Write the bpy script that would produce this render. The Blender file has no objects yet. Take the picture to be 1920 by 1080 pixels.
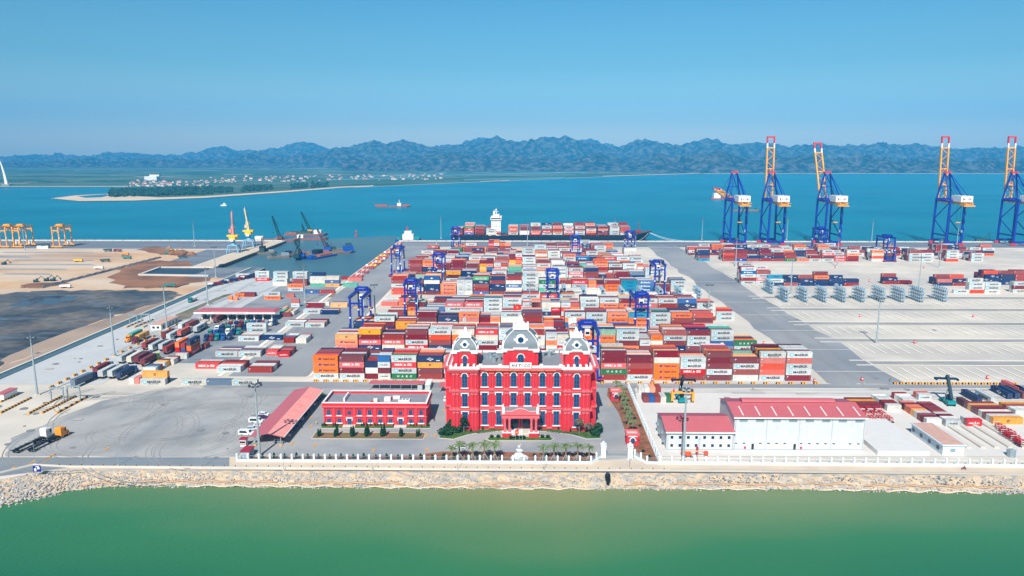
import bpy, math, random
from mathutils import Vector, Matrix
from mathutils.bvhtree import BVHTree
R=random.Random(7)
F_=1380.0; HY=286.0; H=110.1
TH=math.atan((540-HY)/F_); YAW=math.atan(20*math.cos(TH)/F_)
Rt=Vector((math.cos(YAW),math.sin(YAW),0)); Fh=Vector((-math.sin(YAW),math.cos(YAW),0))
Fw=Fh*math.cos(TH)+Vector((0,0,-math.sin(TH))); Up=Fh*math.sin(TH)+Vector((0,0,math.cos(TH)))
CAM=Vector((0,0,H))
def G(px,py,z=0.0):
    r=Fw+Rt*((px-960)/F_)-Up*((py-540)/F_); t=(z-H)/r.z
    return Vector((r.x*t,r.y*t,z))
def PJ(p):
    d=Vector(p)-CAM; w=d.dot(Fw); return (960+F_*d.dot(Rt)/w, 540-F_*d.dot(Up)/w, w)
def HT(px,pb,pt):
    g=G(px,pb); lo,hi=0.0,200.0
    for _ in range(40):
        m=(lo+hi)/2
        if PJ((g.x,g.y,m))[1]>pt: lo=m
        else: hi=m
    return lo
sc=bpy.context.scene; COL=sc.collection
def lin(c): return tuple((x/255/12.92 if x/255<=.04045 else ((x/255+.055)/1.055)**2.4) for x in c[:3])
MT={}
def mat(name,c,rough=.6,metal=0,noise=.12,scale=.3,spec=.3,rand=0,island=0,bump=0,bscale=3,c2=None,sc2=.02,streak=0):
    if name in MT: return MT[name]
    m=bpy.data.materials.new(name); MT[name]=m; m.use_nodes=True; nt=m.node_tree; N=nt.nodes; L=nt.links
    b=N['Principled BSDF']; b.inputs['Roughness'].default_value=rough; b.inputs['Metallic'].default_value=metal
    b.inputs['Specular IOR Level'].default_value=spec
    col=lin(c)+(1,)
    geo=N.new('ShaderNodeNewGeometry'); src=None
    pos=geo.outputs['Position']
    if rand:
        tc=N.new('ShaderNodeTexCoord'); pos=tc.outputs['Object']
    def rgb(v):
        n=N.new('ShaderNodeRGB'); n.outputs[0].default_value=v; return n.outputs[0]
    out=rgb(col)
    def mix(a,bb,f,mode='MIX'):
        x=N.new('ShaderNodeMix'); x.data_type='RGBA'; x.blend_type=mode
        if isinstance(f,float): x.inputs[0].default_value=f
        else: L.new(f,x.inputs[0])
        L.new(a,x.inputs[6]); L.new(bb,x.inputs[7]); return x.outputs[2]
    def noi(s,det=4,xs=1,ys=1,zs=1):
        t=N.new('ShaderNodeTexNoise'); t.inputs['Scale'].default_value=s; t.inputs['Detail'].default_value=det
        if (xs,ys,zs)!=(1,1,1):
            mp=N.new('ShaderNodeMapping'); mp.inputs['Scale'].default_value=(xs,ys,zs); L.new(pos,mp.inputs[0]); L.new(mp.outputs[0],t.inputs['Vector'])
        else: L.new(pos,t.inputs['Vector'])
        return t.outputs['Fac']
    def rng(f,a,bv,lo,hi):
        r=N.new('ShaderNodeMapRange'); L.new(f,r.inputs[0])
        for i,v in enumerate((a,bv,lo,hi)): r.inputs[i+1].default_value=v
        return r.outputs[0]
    if c2:
        out=mix(out,rgb(lin(c2)+(1,)),rng(noi(sc2,6),.42,.6,0,1))
    if streak:
        f=rng(noi(1.0,3,streak[0],streak[1],streak[2]),.4,.75,0,streak[3]); out=mix(out,rgb(lin(streak[4])+(1,)),f)
    if noise:
        f=rng(noi(scale,6),.25,.75,1-noise,1+noise)
        v=N.new('ShaderNodeVectorMath'); v.operation='SCALE'; L.new(out,v.inputs[0]); L.new(f,v.inputs['Scale']); out=v.outputs[0]
    if rand or island:
        if island: s=geo.outputs['Random Per Island']
        else:
            oi=N.new('ShaderNodeObjectInfo'); s=oi.outputs['Random']
        hs=N.new('ShaderNodeHueSaturation'); L.new(out,hs.inputs['Color'])
        L.new(rng(s,0,1,1-(rand or island),1+(rand or island)*.7),hs.inputs['Value'])
        sv=N.new('ShaderNodeMath'); sv.operation='MULTIPLY'; L.new(s,sv.inputs[0]); sv.inputs[1].default_value=7.13
        sf=N.new('ShaderNodeMath'); sf.operation='FRACT'; L.new(sv.outputs[0],sf.inputs[0])
        L.new(rng(sf.outputs[0],0,1,.8,1.08),hs.inputs['Saturation']); out=hs.outputs[0]
    L.new(out,b.inputs['Base Color'])
    if bump:
        bn=N.new('ShaderNodeBump'); bn.inputs['Strength'].default_value=bump; bn.inputs['Distance'].default_value=.3
        L.new(noi(bscale,3),bn.inputs['Height']); L.new(bn.outputs[0],b.inputs['Normal'])
    return m
class MB:
    def __init__(s): s.v=[];s.f=[];s.m=[];s.ms=[]
    def mi(s,m):
        if m not in s.ms: s.ms.append(m)
        return s.ms.index(m)
    def add(s,vs,fs,m):
        o=len(s.v); s.v+= [tuple(x) for x in vs]; i=s.mi(m)
        for f in fs: s.f.append(tuple(o+k for k in f)); s.m.append(i)
    def box(s,x0,y0,z0,x1,y1,z1,m,T=None):
        vs=[(x0,y0,z0),(x1,y0,z0),(x1,y1,z0),(x0,y1,z0),(x0,y0,z1),(x1,y0,z1),(x1,y1,z1),(x0,y1,z1)]
        if T: vs=[T@Vector(v) for v in vs]
        s.add(vs,[(0,3,2,1),(4,5,6,7),(0,1,5,4),(1,2,6,5),(2,3,7,6),(3,0,4,7)],m)
    def prism(s,pts,z0,z1,m,ms=None):
        n=len(pts); vs=[(p[0],p[1],z0) for p in pts]+[(p[0],p[1],z1) for p in pts]
        s.add(vs,[tuple(range(n,2*n))],m); s.add(vs,[tuple(range(n-1,-1,-1))]+[(i,(i+1)%n,n+(i+1)%n,n+i) for i in range(n)],ms or m)
    def sheet(s,pts,z,m):
        s.add([(p[0],p[1],z) for p in pts],[tuple(range(len(pts)))],m)
    def beam(s,p,q,w,m,h=None):
        p=Vector(p);q=Vector(q);d=(q-p).normalized(); u=Vector((0,0,1)) if abs(d.z)<.95 else Vector((0,1,0))
        a=d.cross(u).normalized(); b=a.cross(d).normalized(); h=h or w; a=a*w/2;b=b*h/2
        vs=[p-a-b,p+a-b,p+a+b,p-a+b,q-a-b,q+a-b,q+a+b,q-a+b]
        s.add(vs,[(0,3,2,1),(4,5,6,7),(0,1,5,4),(1,2,6,5),(2,3,7,6),(3,0,4,7)],m)
    def tube(s,p,q,r0,m,r1=None,n=8,cap=True):
        p=Vector(p);q=Vector(q);d=(q-p).normalized(); u=Vector((0,0,1)) if abs(d.z)<.95 else Vector((0,1,0))
        a=d.cross(u).normalized(); b=a.cross(d).normalized(); r1=r0 if r1 is None else r1
        vs=[p+(a*math.cos(t)+b*math.sin(t))*r0 for t in [2*math.pi*i/n for i in range(n)]]+[q+(a*math.cos(t)+b*math.sin(t))*r1 for t in [2*math.pi*i/n for i in range(n)]]
        fs=[(i,i+n,(i+1)%n+n,(i+1)%n) for i in range(n)]
        if cap: fs+=[tuple(range(n)),tuple(range(2*n-1,n-1,-1))]
        s.add(vs,fs,m)
    def lathe(s,pr,m,c=(0,0,0),n=12,sq=0):
        vs=[];k=len(pr)
        for r,z in pr:
            for i in range(n):
                t=2*math.pi*(i+.5)/n if sq else 2*math.pi*i/n
                vs.append((c[0]+r*math.cos(t),c[1]+r*math.sin(t),c[2]+z))
        fs=[(j*n+i,j*n+(i+1)%n,(j+1)*n+(i+1)%n,(j+1)*n+i) for j in range(k-1) for i in range(n)]
        fs+=[tuple(range(n-1,-1,-1)),tuple((k-1)*n+i for i in range(n))]
        s.add(vs,fs,m)
    def text(s,t,o,ux,uz,h,m,w=None,ctr=False):
        tv,tf,tw=TX(t); ux=Vector(ux);uz=Vector(uz);o=Vector(o); k=h if w is None else w/tw
        if ctr: o=o-ux*(tw*k/2)
        s.add([o+ux*(a*k)+uz*(b*h) for a,b in tv],tf,m)
    def build(s,name,parent=None,loc=None,rz=0,smooth=False):
        me=bpy.data.meshes.new(name); me.from_pydata(s.v,[],s.f)
        for m in s.ms: me.materials.append(m)
        me.polygons.foreach_set('material_index',s.m)
        if smooth: me.polygons.foreach_set('use_smooth',[True]*len(s.f))
        me.update(); o=bpy.data.objects.new(name,me); COL.objects.link(o)
        if parent: o.parent=parent
        if loc is not None: o.location=loc
        o.rotation_euler[2]=rz; return o
_tx={}
def TX(t):
    if t in _tx: return _tx[t]
    cu=bpy.data.curves.new('t','FONT'); cu.body=t; cu.resolution_u=2; cu.size=1.4; cu.offset=.045
    o=bpy.data.objects.new('t',cu); COL.objects.link(o); me=o.to_mesh()
    vs=[(v.co.x,v.co.y) for v in me.vertices]; fs=[tuple(p.vertices) for p in me.polygons]
    o.to_mesh_clear(); bpy.data.objects.remove(o); bpy.data.curves.remove(cu)
    x0=min(v[0] for v in vs);x1=max(v[0] for v in vs)
    _tx[t]=([(a-x0,b) for a,b in vs],fs,x1-x0); return _tx[t]
def tag(o,label=None,cat=None,group=None,kind=None):
    if label: o['label']=label
    if cat: o['category']=cat
    if group: o['group']=group
    if kind: o['kind']=kind
    return o
def thing(name,label,cat,loc=(0,0,0),rz=0,group=None):
    o=bpy.data.objects.new(name,None); COL.objects.link(o); o.location=loc; o.rotation_euler[2]=rz; o.empty_display_size=.5
    return tag(o,label,cat,group)
def kids(o): return [c for c in KID.get(o.name,[])]
KID={}
def dup(root,loc,rz=0,label=None,group=None,scale=None):
    r=root.copy(); COL.objects.link(r); r.location=loc; r.rotation_euler[2]=rz
    if scale: r.scale=scale
    if label: r['label']=label
    if group: r['group']=group
    for ch in list(root.children):
        c=ch.copy(); COL.objects.link(c); c.parent=r
        for g in ch.children:
            d=g.copy(); COL.objects.link(d); d.parent=c
    return r
ORD='first second third fourth fifth sixth seventh eighth ninth tenth eleventh twelfth thirteenth fourteenth fifteenth sixteenth seventeenth eighteenth nineteenth twentieth'.split()
def od(i): return ORD[i] if i<20 else ORD[19]
def w(m,pts,z0=0): return pts
# ---------------- camera, light, sky, air
cd=bpy.data.cameras.new('camera'); cam=bpy.data.objects.new('camera',cd); COL.objects.link(cam); sc.camera=cam
cam.location=CAM; cd.sensor_width=36; cd.lens=F_/1920*36; cd.clip_start=1; cd.clip_end=60000
cam.rotation_euler=(math.pi/2-TH,0,YAW)
SAZ=math.radians(10); SEL=math.radians(43)   # shadows fall towards +Y, turned 10 deg to +X
sd=bpy.data.lights.new('sun','SUN'); so=bpy.data.objects.new('sun',sd); COL.objects.link(so)
sd.energy=4.9; sd.angle=math.radians(.53); sd.color=(1,.955,.9)
ld=Vector((math.sin(SAZ)*math.cos(SEL),math.cos(SAZ)*math.cos(SEL),-math.sin(SEL)))
so.rotation_euler=ld.to_track_quat('-Z','Y').to_euler(); so.location=(0,-50,200)
wd=bpy.data.worlds.new('World'); sc.world=wd; wd.use_nodes=True; nt=wd.node_tree
sk=nt.nodes.new('ShaderNodeTexSky'); sk.sky_type='NISHITA'; sk.sun_disc=False; sk.sun_elevation=SEL; sk.sun_rotation=math.pi+SAZ
sk.air_density=1.6; sk.dust_density=1.2; sk.ozone_density=2.5; sk.altitude=0
bg=nt.nodes['Background']; bg.inputs[1].default_value=.122
tn=nt.nodes.new('ShaderNodeMix'); tn.data_type='RGBA'; tn.blend_type='MULTIPLY'; tn.inputs[0].default_value=1
wt=nt.nodes.new('ShaderNodeTexCoord'); ws=nt.nodes.new('ShaderNodeSeparateXYZ'); nt.links.new(wt.outputs['Generated'],ws.inputs[0])
wr_=nt.nodes.new('ShaderNodeValToRGB'); nt.links.new(ws.outputs['Z'],wr_.inputs[0]); e=wr_.color_ramp.elements
e[0].position=0; e[0].color=(1.35,1.36,1.32,1); e[1].position=.6; e[1].color=(.24,.36,.44,1)
for q,c in ((.04,(.60,.77,.93,1)),(.11,(.29,.53,.73,1)),(.2,(.20,.46,.66,1))): k=e.new(q); k.color=c
nt.links.new(wr_.outputs[0],tn.inputs[7])
nt.links.new(sk.outputs[0],tn.inputs[6]); nt.links.new(tn.outputs[2],bg.inputs[0])
sc.view_settings.view_transform='Standard'; sc.view_settings.look='None'; sc.view_settings.exposure=0.42
sc.cycles.use_denoising=True; sc.cycles.max_bounces=5; sc.cycles.volume_bounces=0; sc.cycles.diffuse_bounces=2; sc.cycles.glossy_bounces=2
sc.cycles.sample_clamp_indirect=6
hm=bpy.data.materials.new('haze_air'); hm.use_nodes=True; n=hm.node_tree; n.nodes.remove(n.nodes['Principled BSDF'])
pv=n.nodes.new('ShaderNodeVolumePrincipled'); pv.inputs['Color'].default_value=(.07,.50,1,1); pv.inputs['Density'].default_value=1.1e-4; pv.inputs['Anisotropy'].default_value=-.3
n.links.new(pv.outputs[0],n.nodes['Material Output'].inputs['Volume'])
m=MB(); m.box(-11000,-1000,-8,11000,9400,700,hm); tag(m.build('haze'),kind='stuff')
# ---------------- water
def water(name,c,c2,rough,bs,strength,spec=.5,**k):
    return mat(name,c,rough=rough,spec=spec,noise=.06,scale=.004,c2=c2,sc2=.006,bump=strength,bscale=bs,streak=k.get('streak',0))
SEA=water('sea_water',(0,112,134),(8,120,140),.45,.12,.35,.25,streak=(.0004,.005,1,.55,(44,128,146)))
CAN=bpy.data.materials.new('canal_water'); CAN.use_nodes=True
def canal():
    n=CAN.node_tree;N=n.nodes;L=n.links;b=N['Principled BSDF']
    b.inputs['Roughness'].default_value=.3; b.inputs['Specular IOR Level'].default_value=.2
    g=N.new('ShaderNodeNewGeometry'); s=N.new('ShaderNodeSeparateXYZ'); L.new(g.outputs['Position'],s.inputs[0])
    t=N.new('ShaderNodeTexNoise'); t.inputs['Scale'].default_value=.02; t.inputs['Detail'].default_value=5
    mp=N.new('ShaderNodeMapping'); mp.inputs['Scale'].default_value=(.35,1,1); L.new(g.outputs['Position'],mp.inputs[0]); L.new(mp.outputs[0],t.inputs['Vector'])
    a=N.new('ShaderNodeMath'); a.operation='MULTIPLY_ADD'; L.new(t.outputs['Fac'],a.inputs[0]); a.inputs[1].default_value=46; L.new(s.outputs['Y'],a.inputs[2])
    # silt from the bank thins out with the distance from the shore, widest in the middle of the bank
    x=N.new('ShaderNodeMath'); x.operation='ABSOLUTE'; xx=N.new('ShaderNodeMath'); xx.operation='ADD'; L.new(s.outputs['X'],xx.inputs[0]); xx.inputs[1].default_value=-12; L.new(xx.outputs[0],x.inputs[0])
    c=N.new('ShaderNodeMath'); c.operation='MULTIPLY_ADD'; L.new(x.outputs[0],c.inputs[0]); c.inputs[1].default_value=-.17; L.new(a.outputs[0],c.inputs[2])
    r=N.new('ShaderNodeMapRange'); L.new(c.outputs[0],r.inputs[0]); r.inputs[1].default_value=150; r.inputs[2].default_value=268
    cr=N.new('ShaderNodeValToRGB'); e=cr.color_ramp.elements; e[0].position=0; e[0].color=lin((18,92,66))+(1,); e[1].position=1; e[1].color=lin((138,140,94))+(1,)
    k=e.new(.5); k.color=lin((54,116,72))+(1,)
    L.new(r.outputs[0],cr.inputs[0]); L.new(cr.outputs[0],b.inputs['Base Color'])
    w1=N.new('ShaderNodeTexNoise'); w1.inputs['Scale'].default_value=.9; w1.inputs['Detail'].default_value=4
    m2=N.new('ShaderNodeMapping'); m2.inputs['Scale'].default_value=(1,.45,1); m2.inputs['Rotation'].default_value=(0,0,.5); L.new(g.outputs['Position'],m2.inputs[0]); L.new(m2.outputs[0],w1.inputs['Vector'])
    bn=N.new('ShaderNodeBump'); bn.inputs['Strength'].default_value=.6; bn.inputs['Distance'].default_value=.25; L.new(w1.outputs['Fac'],bn.inputs['Height']); L.new(bn.outputs[0],b.inputs['Normal'])
canal()
WZ=-2.5
m=MB(); m.sheet([(-10900,330),(10900,330),(10900,9300),(-10900,9300)],WZ,SEA); tag(m.build('sea'),kind='structure')
m=MB(); m.sheet([(-1500,-600),(1500,-600),(1500,329),(-1500,329)],WZ,CAN); tag(m.build('canal_water'),kind='structure')
# ---------------- ground
CONC=mat('yard_concrete',(212,202,186),.85,noise=.11,scale=.05,c2=(190,183,172),sc2=.012,streak=(.004,.05,1,.5,(178,176,170)),spec=.15)
ASPH=mat('asphalt_grey',(152,152,152),.85,noise=.14,scale=.04,c2=(126,130,136),sc2=.02,streak=(.02,.004,1,.6,(150,152,152)),spec=.15)
ROADG=mat('road_grey',(162,161,158),.85,noise=.08,scale=.08,c2=(140,144,148),sc2=.03,spec=.15)
PALE=mat('pale_pavement',(205,196,182),.85,noise=.06,scale=.1,c2=(196,190,180),sc2=.03,spec=.15)
SAND=mat('bare_sand',(206,172,136),.95,noise=.1,scale=.03,c2=(190,150,112),sc2=.012,streak=(.004,.03,1,.7,(205,200,190)),spec=.05)
TAN=mat('packed_earth',(168,148,130),.95,noise=.08,scale=.03,c2=(150,132,118),sc2=.02,spec=.05)
BRN=mat('brown_soil',(150,108,80),.95,noise=.15,scale=.05,c2=(118,88,72),sc2=.03,spec=.05)
MUD=mat('dark_mud',(58,62,66),.6,noise=.45,scale=.12,c2=(112,102,90),sc2=.02,bump=.8,bscale=.3,streak=(.03,.12,1,.9,(96,104,112)),spec=.2)
PUD=mat('puddle_water',(72,76,80),.3,noise=.05,spec=.5)
PATH=mat('bank_path',(208,190,166),.9,noise=.06,scale=.2,c2=(200,184,164),sc2=.06,spec=.1)
QUAY=mat('quay_asphalt',(108,116,126),.85,noise=.08,scale=.05,streak=(.002,.08,1,.8,(138,142,146)),spec=.15)
WHT=mat('white_paint',(222,222,216),.6,noise=.04)
LINE=mat('line_paint',(242,234,220),.7,noise=.05)
YEL=mat('yellow_paint',(226,160,40),.6,noise=.08)
BLK=mat('black_paint',(28,30,34),.6,noise=.1)
GRS=mat('grass_green',(62,104,36),.95,noise=.25,scale=.6,c2=(92,108,48),sc2=.25,spec=.05)
SOIL=mat('garden_soil',(146,98,72),.95,noise=.2,scale=.5,c2=(124,84,62),sc2=.3,spec=.05)
near=[G(*p) for p in [(-420,1010),(-60,919),(0,899),(60,888),(130,880),(600,881),(1250,884),(1920,891),(2600,898)]]
land=[(-1100,140)]+[(p.x,p.y) for p in near]+[(1100,330),(1100,926),(-156,926),(-156,640),(-250,640),(-250,703),(-300,703),(-300,926),(-1300,926),(-1300,330)]
m=MB(); m.prism(land,-6,0,CONC,mat('quay_wall',(96,92,86),.9,noise=.25,scale=.2)); tag(m.build('yard_ground'),kind='structure')
ZC=[.004]
def flat(name,pts,z,mt,kind='structure'):
    if 0<=z<1: z=ZC[0]; ZC[0]+=.004
    m=MB(); m.sheet([tuple(p[:2]) for p in pts],z,mt); return tag(m.build(name),kind=kind)
def rc(x0,y0,x1,y1): return [(x0,y0),(x1,y0),(x1,y1),(x0,y1)]
def gp(*l): return [G(*p) for p in l]
def wob(pts,a=2.,n=6,seed=1):
    r=random.Random(seed); o=[]
    for i in range(len(pts)):
        p=Vector(pts[i][:2]);q=Vector(pts[(i+1)%len(pts)][:2])
        for k in range(n):
            t=k/n; o.append((p.x+(q.x-p.x)*t+(r.uniform(-a,a) if k else 0),p.y+(q.y-p.y)*t+(r.uniform(-a,a) if k else 0)))
    return o
# construction field at the left
flat('sand_field',[(-1290,300),(-258,300),(-258,703),(-364,703),(-364,838),(-1290,838)],.004,SAND); flat('jetty_road',rc(-364,703.1,-325,838),.004,QUAY)
flat('road_field',gp((-700,860),(-40,852),(0,745),(420,515),(470,512),(-300,900)),.004,ROADG) if 0 else None
flat('quay_road',rc(-1295,845,-302,918),.004,QUAY)
flat('quay_road',rc(-152,868,1090,918),.004,QUAY)
m=MB()
for x0,x1 in ((-1300,-300),(-156,1100)):
    for k in range(int((x1-x0)/12)):
        m.box(x0+12*k+.1,924.2,0.01,x0+12*k+11.4,926.4,.75,PALE)
tag(m.build('quay_kerb'),kind='structure')
flat('packed_earth_road',wob(gp((-60,716),(0,690),(95,652),(200,600),(300,566),(352,553),(352,560),(345,566),(170,636),(0,706)),1.5,5,3),.012,TAN)
flat('mud_field',wob(gp((-300,560),(0,552),(60,546),(200,543),(330,547),(345,553),(290,570),(190,600),(90,652),(0,688),(-60,712),(-300,780)),4,6,4),.008,MUD)
flat('tan_verge',wob(gp((0,676),(90,636),(200,598),(300,568),(330,560),(300,572),(190,612),(60,665),(0,690)),1.5,4,31),.016,TAN)
for k,(a,b,c2,d) in enumerate([(62,572,110,560),(14,575,55,566),(100,566,140,556),(20,566,52,562)]):
    flat('mud_puddle',wob(gp((a,b),(c2,b-2),(c2+6,d),(a+28,d-1)),2,5,9+k),.020,PUD)
flat('brown_soil_patch',wob(gp((200,520),(235,498),(300,488),(350,490),(365,505),(420,512),(380,528),(330,540),(230,541)),5,6,5),.008,BRN)
flat('brown_soil_patch',wob(gp((35,540),(50,532),(120,528),(128,532),(70,541)),3,5,6),.012,BRN)
flat('brown_soil_patch',wob(gp((255,468),(290,462),(330,470),(360,474),(300,478)),4,5,6),.012,BRN)
m=MB(); a,b=G(80,541),G(302,484)
for k in range(60):
    t=k/60; p=a.lerp(b,t); q=a.lerp(b,t+1/60); o=Vector((-3,5,0))*(1+.3*math.sin(k*1.7))
    m.add([p,q,q+o+Vector((0,0,1.6)),p+o+Vector((0,0,1.2)),q+o*2.2,p+o*2.2],[(0,1,2,3),(3,2,4,5)],MUD)
tag(m.build('earth_bund'),kind='structure')
m=MB()
for (y,x0,x1) in ((483,-60,60),(481,-50,250),(497,-60,180),(506,-40,130),(515,0,100),(489,20,180),(474,0,180)):
    a,b=G(x0,y),G(x1,y+.5); m.sheet([(a.x,a.y),(b.x,b.y),(b.x-10,b.y+9),(a.x,a.y+9)],.02,ROADG)
tag(m.build('concrete_strip'),kind='structure')
flat('drain_basin',gp((262,515),(300,503),(400,503),(400,514),(385,516)),.03,mat('basin_lining',(48,60,72),.4,noise=.3,scale=.2))
m=MB(); pts=gp((262,516),(300,502),(402,502))
for p,q in zip(pts,pts[1:]): m.beam(p+Vector((0,0,.5)),q+Vector((0,0,.5)),3,PALE,1.2)
p,q=G(262,516),G(392,518); m.beam(p+Vector((0,0,.5)),q+Vector((0,0,.5)),4,PALE,1.2)
tag(m.build('basin_kerb'),kind='structure')
# roads
XR=-253.0
flat('entry_road',rc(-257,338,-203,640),.008,mat('entry_road_surface',(184,186,186),.85,noise=.06,scale=.1,streak=(.05,.004,1,.5,(200,196,188)),spec=.15))
flat('wharf_road',rc(-300,645,-251,702),.008,QUAY); flat('entry_road',rc(-257,640.1,-203,644),.008,ROADG)
flat('lot_asphalt',rc(-202.9,375,-152,600),.008,mat('lot_asphalt',(146,147,148),.85,noise=.12,scale=.05,c2=(122,130,138),sc2=.03,spec=.15))
flat('lot_apron',rc(-202.9,600.1,-157,640),.008,ROADG)
m=MB(); m.box(-262,338,0,-257.5,700,.35,mat('drain_blue',(80,106,116),.4,noise=.15)); m.box(-263.5,338,0,-262,700,.9,PALE); tag(m.build('drain_channel'),kind='structure')
flat('yard_road',rc(-147,352,-108,905),.012,ASPH)
flat('front_road',rc(-152,318,420,343.5),.012,ASPH)
flat('east_road',wob(rc(148,343.6,186,880),2.5,24,8),.012,ASPH)
flat('west_lot',wob(gp((20,822),(190,752),(330,727),(590,727),(445,856),(10,856)),1,6,12),.012,mat('west_lot_asphalt',(158,158,156),.85,noise=.14,scale=.05,c2=(138,140,142),sc2=.03,streak=(.09,.014,1,.6,(182,178,170)),spec=.15))
flat('office_court',gp((450,850),(605,728),(1166,728),(1215,856),(1140,862),(700,862)),.016,ROADG)
flat('service_yard',gp((1214,856),(1190,728),(1730,728),(2060,728),(2300,856)),.008,mat('service_concrete',(208,203,196),.85,noise=.05,scale=.1,spec=.15))
flat('bank_road',gp((130,878),(0,893),(-60,912),(-300,990),(-300,858),(0,858),(1920,869),(2300,872),(2300,893),(1920,888),(1250,880),(600,878)),.020,PATH)
flat('coast_road',gp((-60,912),(0,893),(130,877),(430,877),(430,858),(0,858),(-300,858),(-300,985)),.024,mat('coast_road_surface',(120,130,138),.85,noise=.1,scale=.05,streak=(.01,.1,1,.8,(150,150,146)),spec=.15))
# painted lanes of the empty east yard
m=MB()
for k in range(5):
    y0=354+43.9*k
    if k==0: y0=350
    x=190.0
    for i in range(62):
        xx=x+6.45*i
        if k==4 and i<30 and 0: continue
        m.sheet(rc(xx-.35,y0+1,xx+.35,y0+22),.180,LINE)
    for yy in (y0+25.5,y0+34.5): m.sheet(rc(176,yy,620,yy+1.3),.188,LINE)
    for yy in (y0+28.0,y0+31): m.sheet(rc(186,yy,620,yy+1.8),.184,ROADG)
for k in range(2):
    y0=601+43.9*k
    for i in range(62): m.sheet(rc(190+6.45*i-.35,y0+1,190+6.45*i+.35,y0+22),.180,LINE)
    m.sheet(rc(186,y0+27,620,y0+28.2),.188,LINE)
for y in (364,407,452,497,541,585,630): m.sheet(rc(150,y,196,y+.5),.192,LINE)
for y in (862,866): m.sheet(rc(-150,y,560,y+.6),.192,LINE)
m.sheet(rc(-152.5,352,-150.5,905),.188,LINE); m.sheet(rc(-106.5,352,-105.5,905),.188,LINE)
tag(m.build('lane_markings'),kind='structure')
m=MB()
def arrow(px,py,r=0):
    p=G(px,py); T=Matrix.Translation((p.x,p.y,.196))@Matrix.Rotation(r,4,'Z')
    for q in ([(-.18,-2.2),(.18,-2.2),(.18,.6),(-.18,.6)],[(-.7,.6),(.7,.6),(0,2.2)]):
        m.add([T@Vector((a,b,0)) for a,b in q],[tuple(range(len(q)))],YEL)
for p in ((582,784),(582,800),(548,832),(590,836),(700,846),(800,845),(818,770),(832,770),(800,818),(815,818),(88,862),(60,868),(96,856),(22,880),(200,843),(1142,760)): arrow(*p)
tag(m.build('road_arrows'),kind='structure')
# ---------------- stony bank
ROCKM=mat('riprap_stone',(176,172,166),.9,noise=.2,scale=1.2,island=.4,spec=.1)
BANK=mat('bank_earth',(200,176,146),.95,noise=.2,scale=.5,c2=(166,160,150),sc2=.35,bump=.6,bscale=1.5,spec=.05)
LEDGE=mat('clay_ledge',(190,152,118),.95,noise=.18,scale=.8,spec=.05)
xs=[-420,-60,0,60,130,230,330,400,560,700,900,1150,1350,1500,1700,1900,2000,2500]
top=lambda x:(1010+(x+420)*(919-1010)/360 if x<-60 else 919+(x+60)/60*-20 if x<0 else 899-x*11/60 if x<60 else 888-(x-60)*8/70 if x<130 else 880+(x-130)/1790*11)
bot=lambda x:(1050-(x+420)*.236 if x<-60 else 965-(x+60)*.217 if x<0 else 952-x*14/60 if x<60 else 938-(x-60)*16/70 if x<130 else 922-(x-130)*.09 if x<230 else 913 if x<400 else 913+(x-400)*.006 if x<1500 else 919+(x-1500)*.017)
m=MB(); V=[];NX=260;NY=8
for i in range(NX+1):
    x=-420+2920*i/NX; a=G(x,top(x),0); b=G(x,bot(x)+3,WZ-.4)
    for j in range(NY+1):
        t=j/NY; p=a.lerp(b,t); p.z=a.z+(b.z-a.z)*(t**1.3)
        if 0<j<NY: p+=Vector((R.uniform(-.3,.3),R.uniform(-.3,.3),R.uniform(-.12,.2)))
        if j==NY: p+=Vector((0,R.uniform(-.6,.6)+.8*math.sin(i*.37)+.5*math.sin(i*.11+1),0))
        V.append(p)
m.add(V,[(i*(NY+1)+j,i*(NY+1)+j+1,(i+1)*(NY+1)+j+1,(i+1)*(NY+1)+j) for i in range(NX) for j in range(NY)],BANK)
tag(m.build('bank_slope'),kind='structure')
ICO=[(0,0,-1),(.72,-.53,-.45),(-.28,-.85,-.45),(-.89,0,-.45),(-.28,.85,-.45),(.72,.53,-.45),(.28,-.85,.45),(-.72,-.53,.45),(-.72,.53,.45),(.28,.85,.45),(.89,0,.45),(0,0,1)]
ICF=[(0,1,2),(1,0,5),(0,2,3),(0,3,4),(0,4,5),(1,5,10),(2,1,6),(3,2,7),(4,3,8),(5,4,9),(1,10,6),(2,6,7),(3,7,8),(4,8,9),(5,9,10),(6,10,11),(7,6,11),(8,7,11),(9,8,11),(10,9,11)]
def rock(m,p,s,mt):
    T=Matrix.Rotation(R.uniform(0,6),3,'Z')@Matrix.Rotation(R.uniform(0,6),3,'X'); k=(s*R.uniform(.7,1.3),s*R.uniform(.5,1),s*R.uniform(.4,.8))
    m.add([Vector(p)+T@Vector((a*k[0]*R.uniform(.75,1.2),b*k[1],c*k[2])) for a,b,c in ICO],ICF,mt)
m=MB()
DK=mat('riprap_dark',(104,112,112),.9,noise=.2,island=.4,spec=.1)
for i in range(7200):
    x=R.uniform(-80,2000); dens=.5+.5*math.sin(x*.017+1)*math.sin(x*.041)
    t=R.random()**.8
    if x>130 and (t<.12 or R.random()>.35+.6*dens): continue
    if .62<t<.8 and x>260 and R.random()<.75: continue
    a=G(x,top(x),0); b=G(x,bot(x)+2,WZ); p=a.lerp(b,t); p.z=a.z+(b.z-a.z)*(t**1.3)+.08
    dk=(1330<x<1480 or 1560<x<1600 or 1700<x<1860) and t<.6
    rock(m,p,R.uniform(.16,.42)*(1.35 if x<130 else 1),DK if dk and R.random()<.7 else ROCKM)
tag(m.build('riprap_stones'),kind='stuff')
m=MB()
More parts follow.
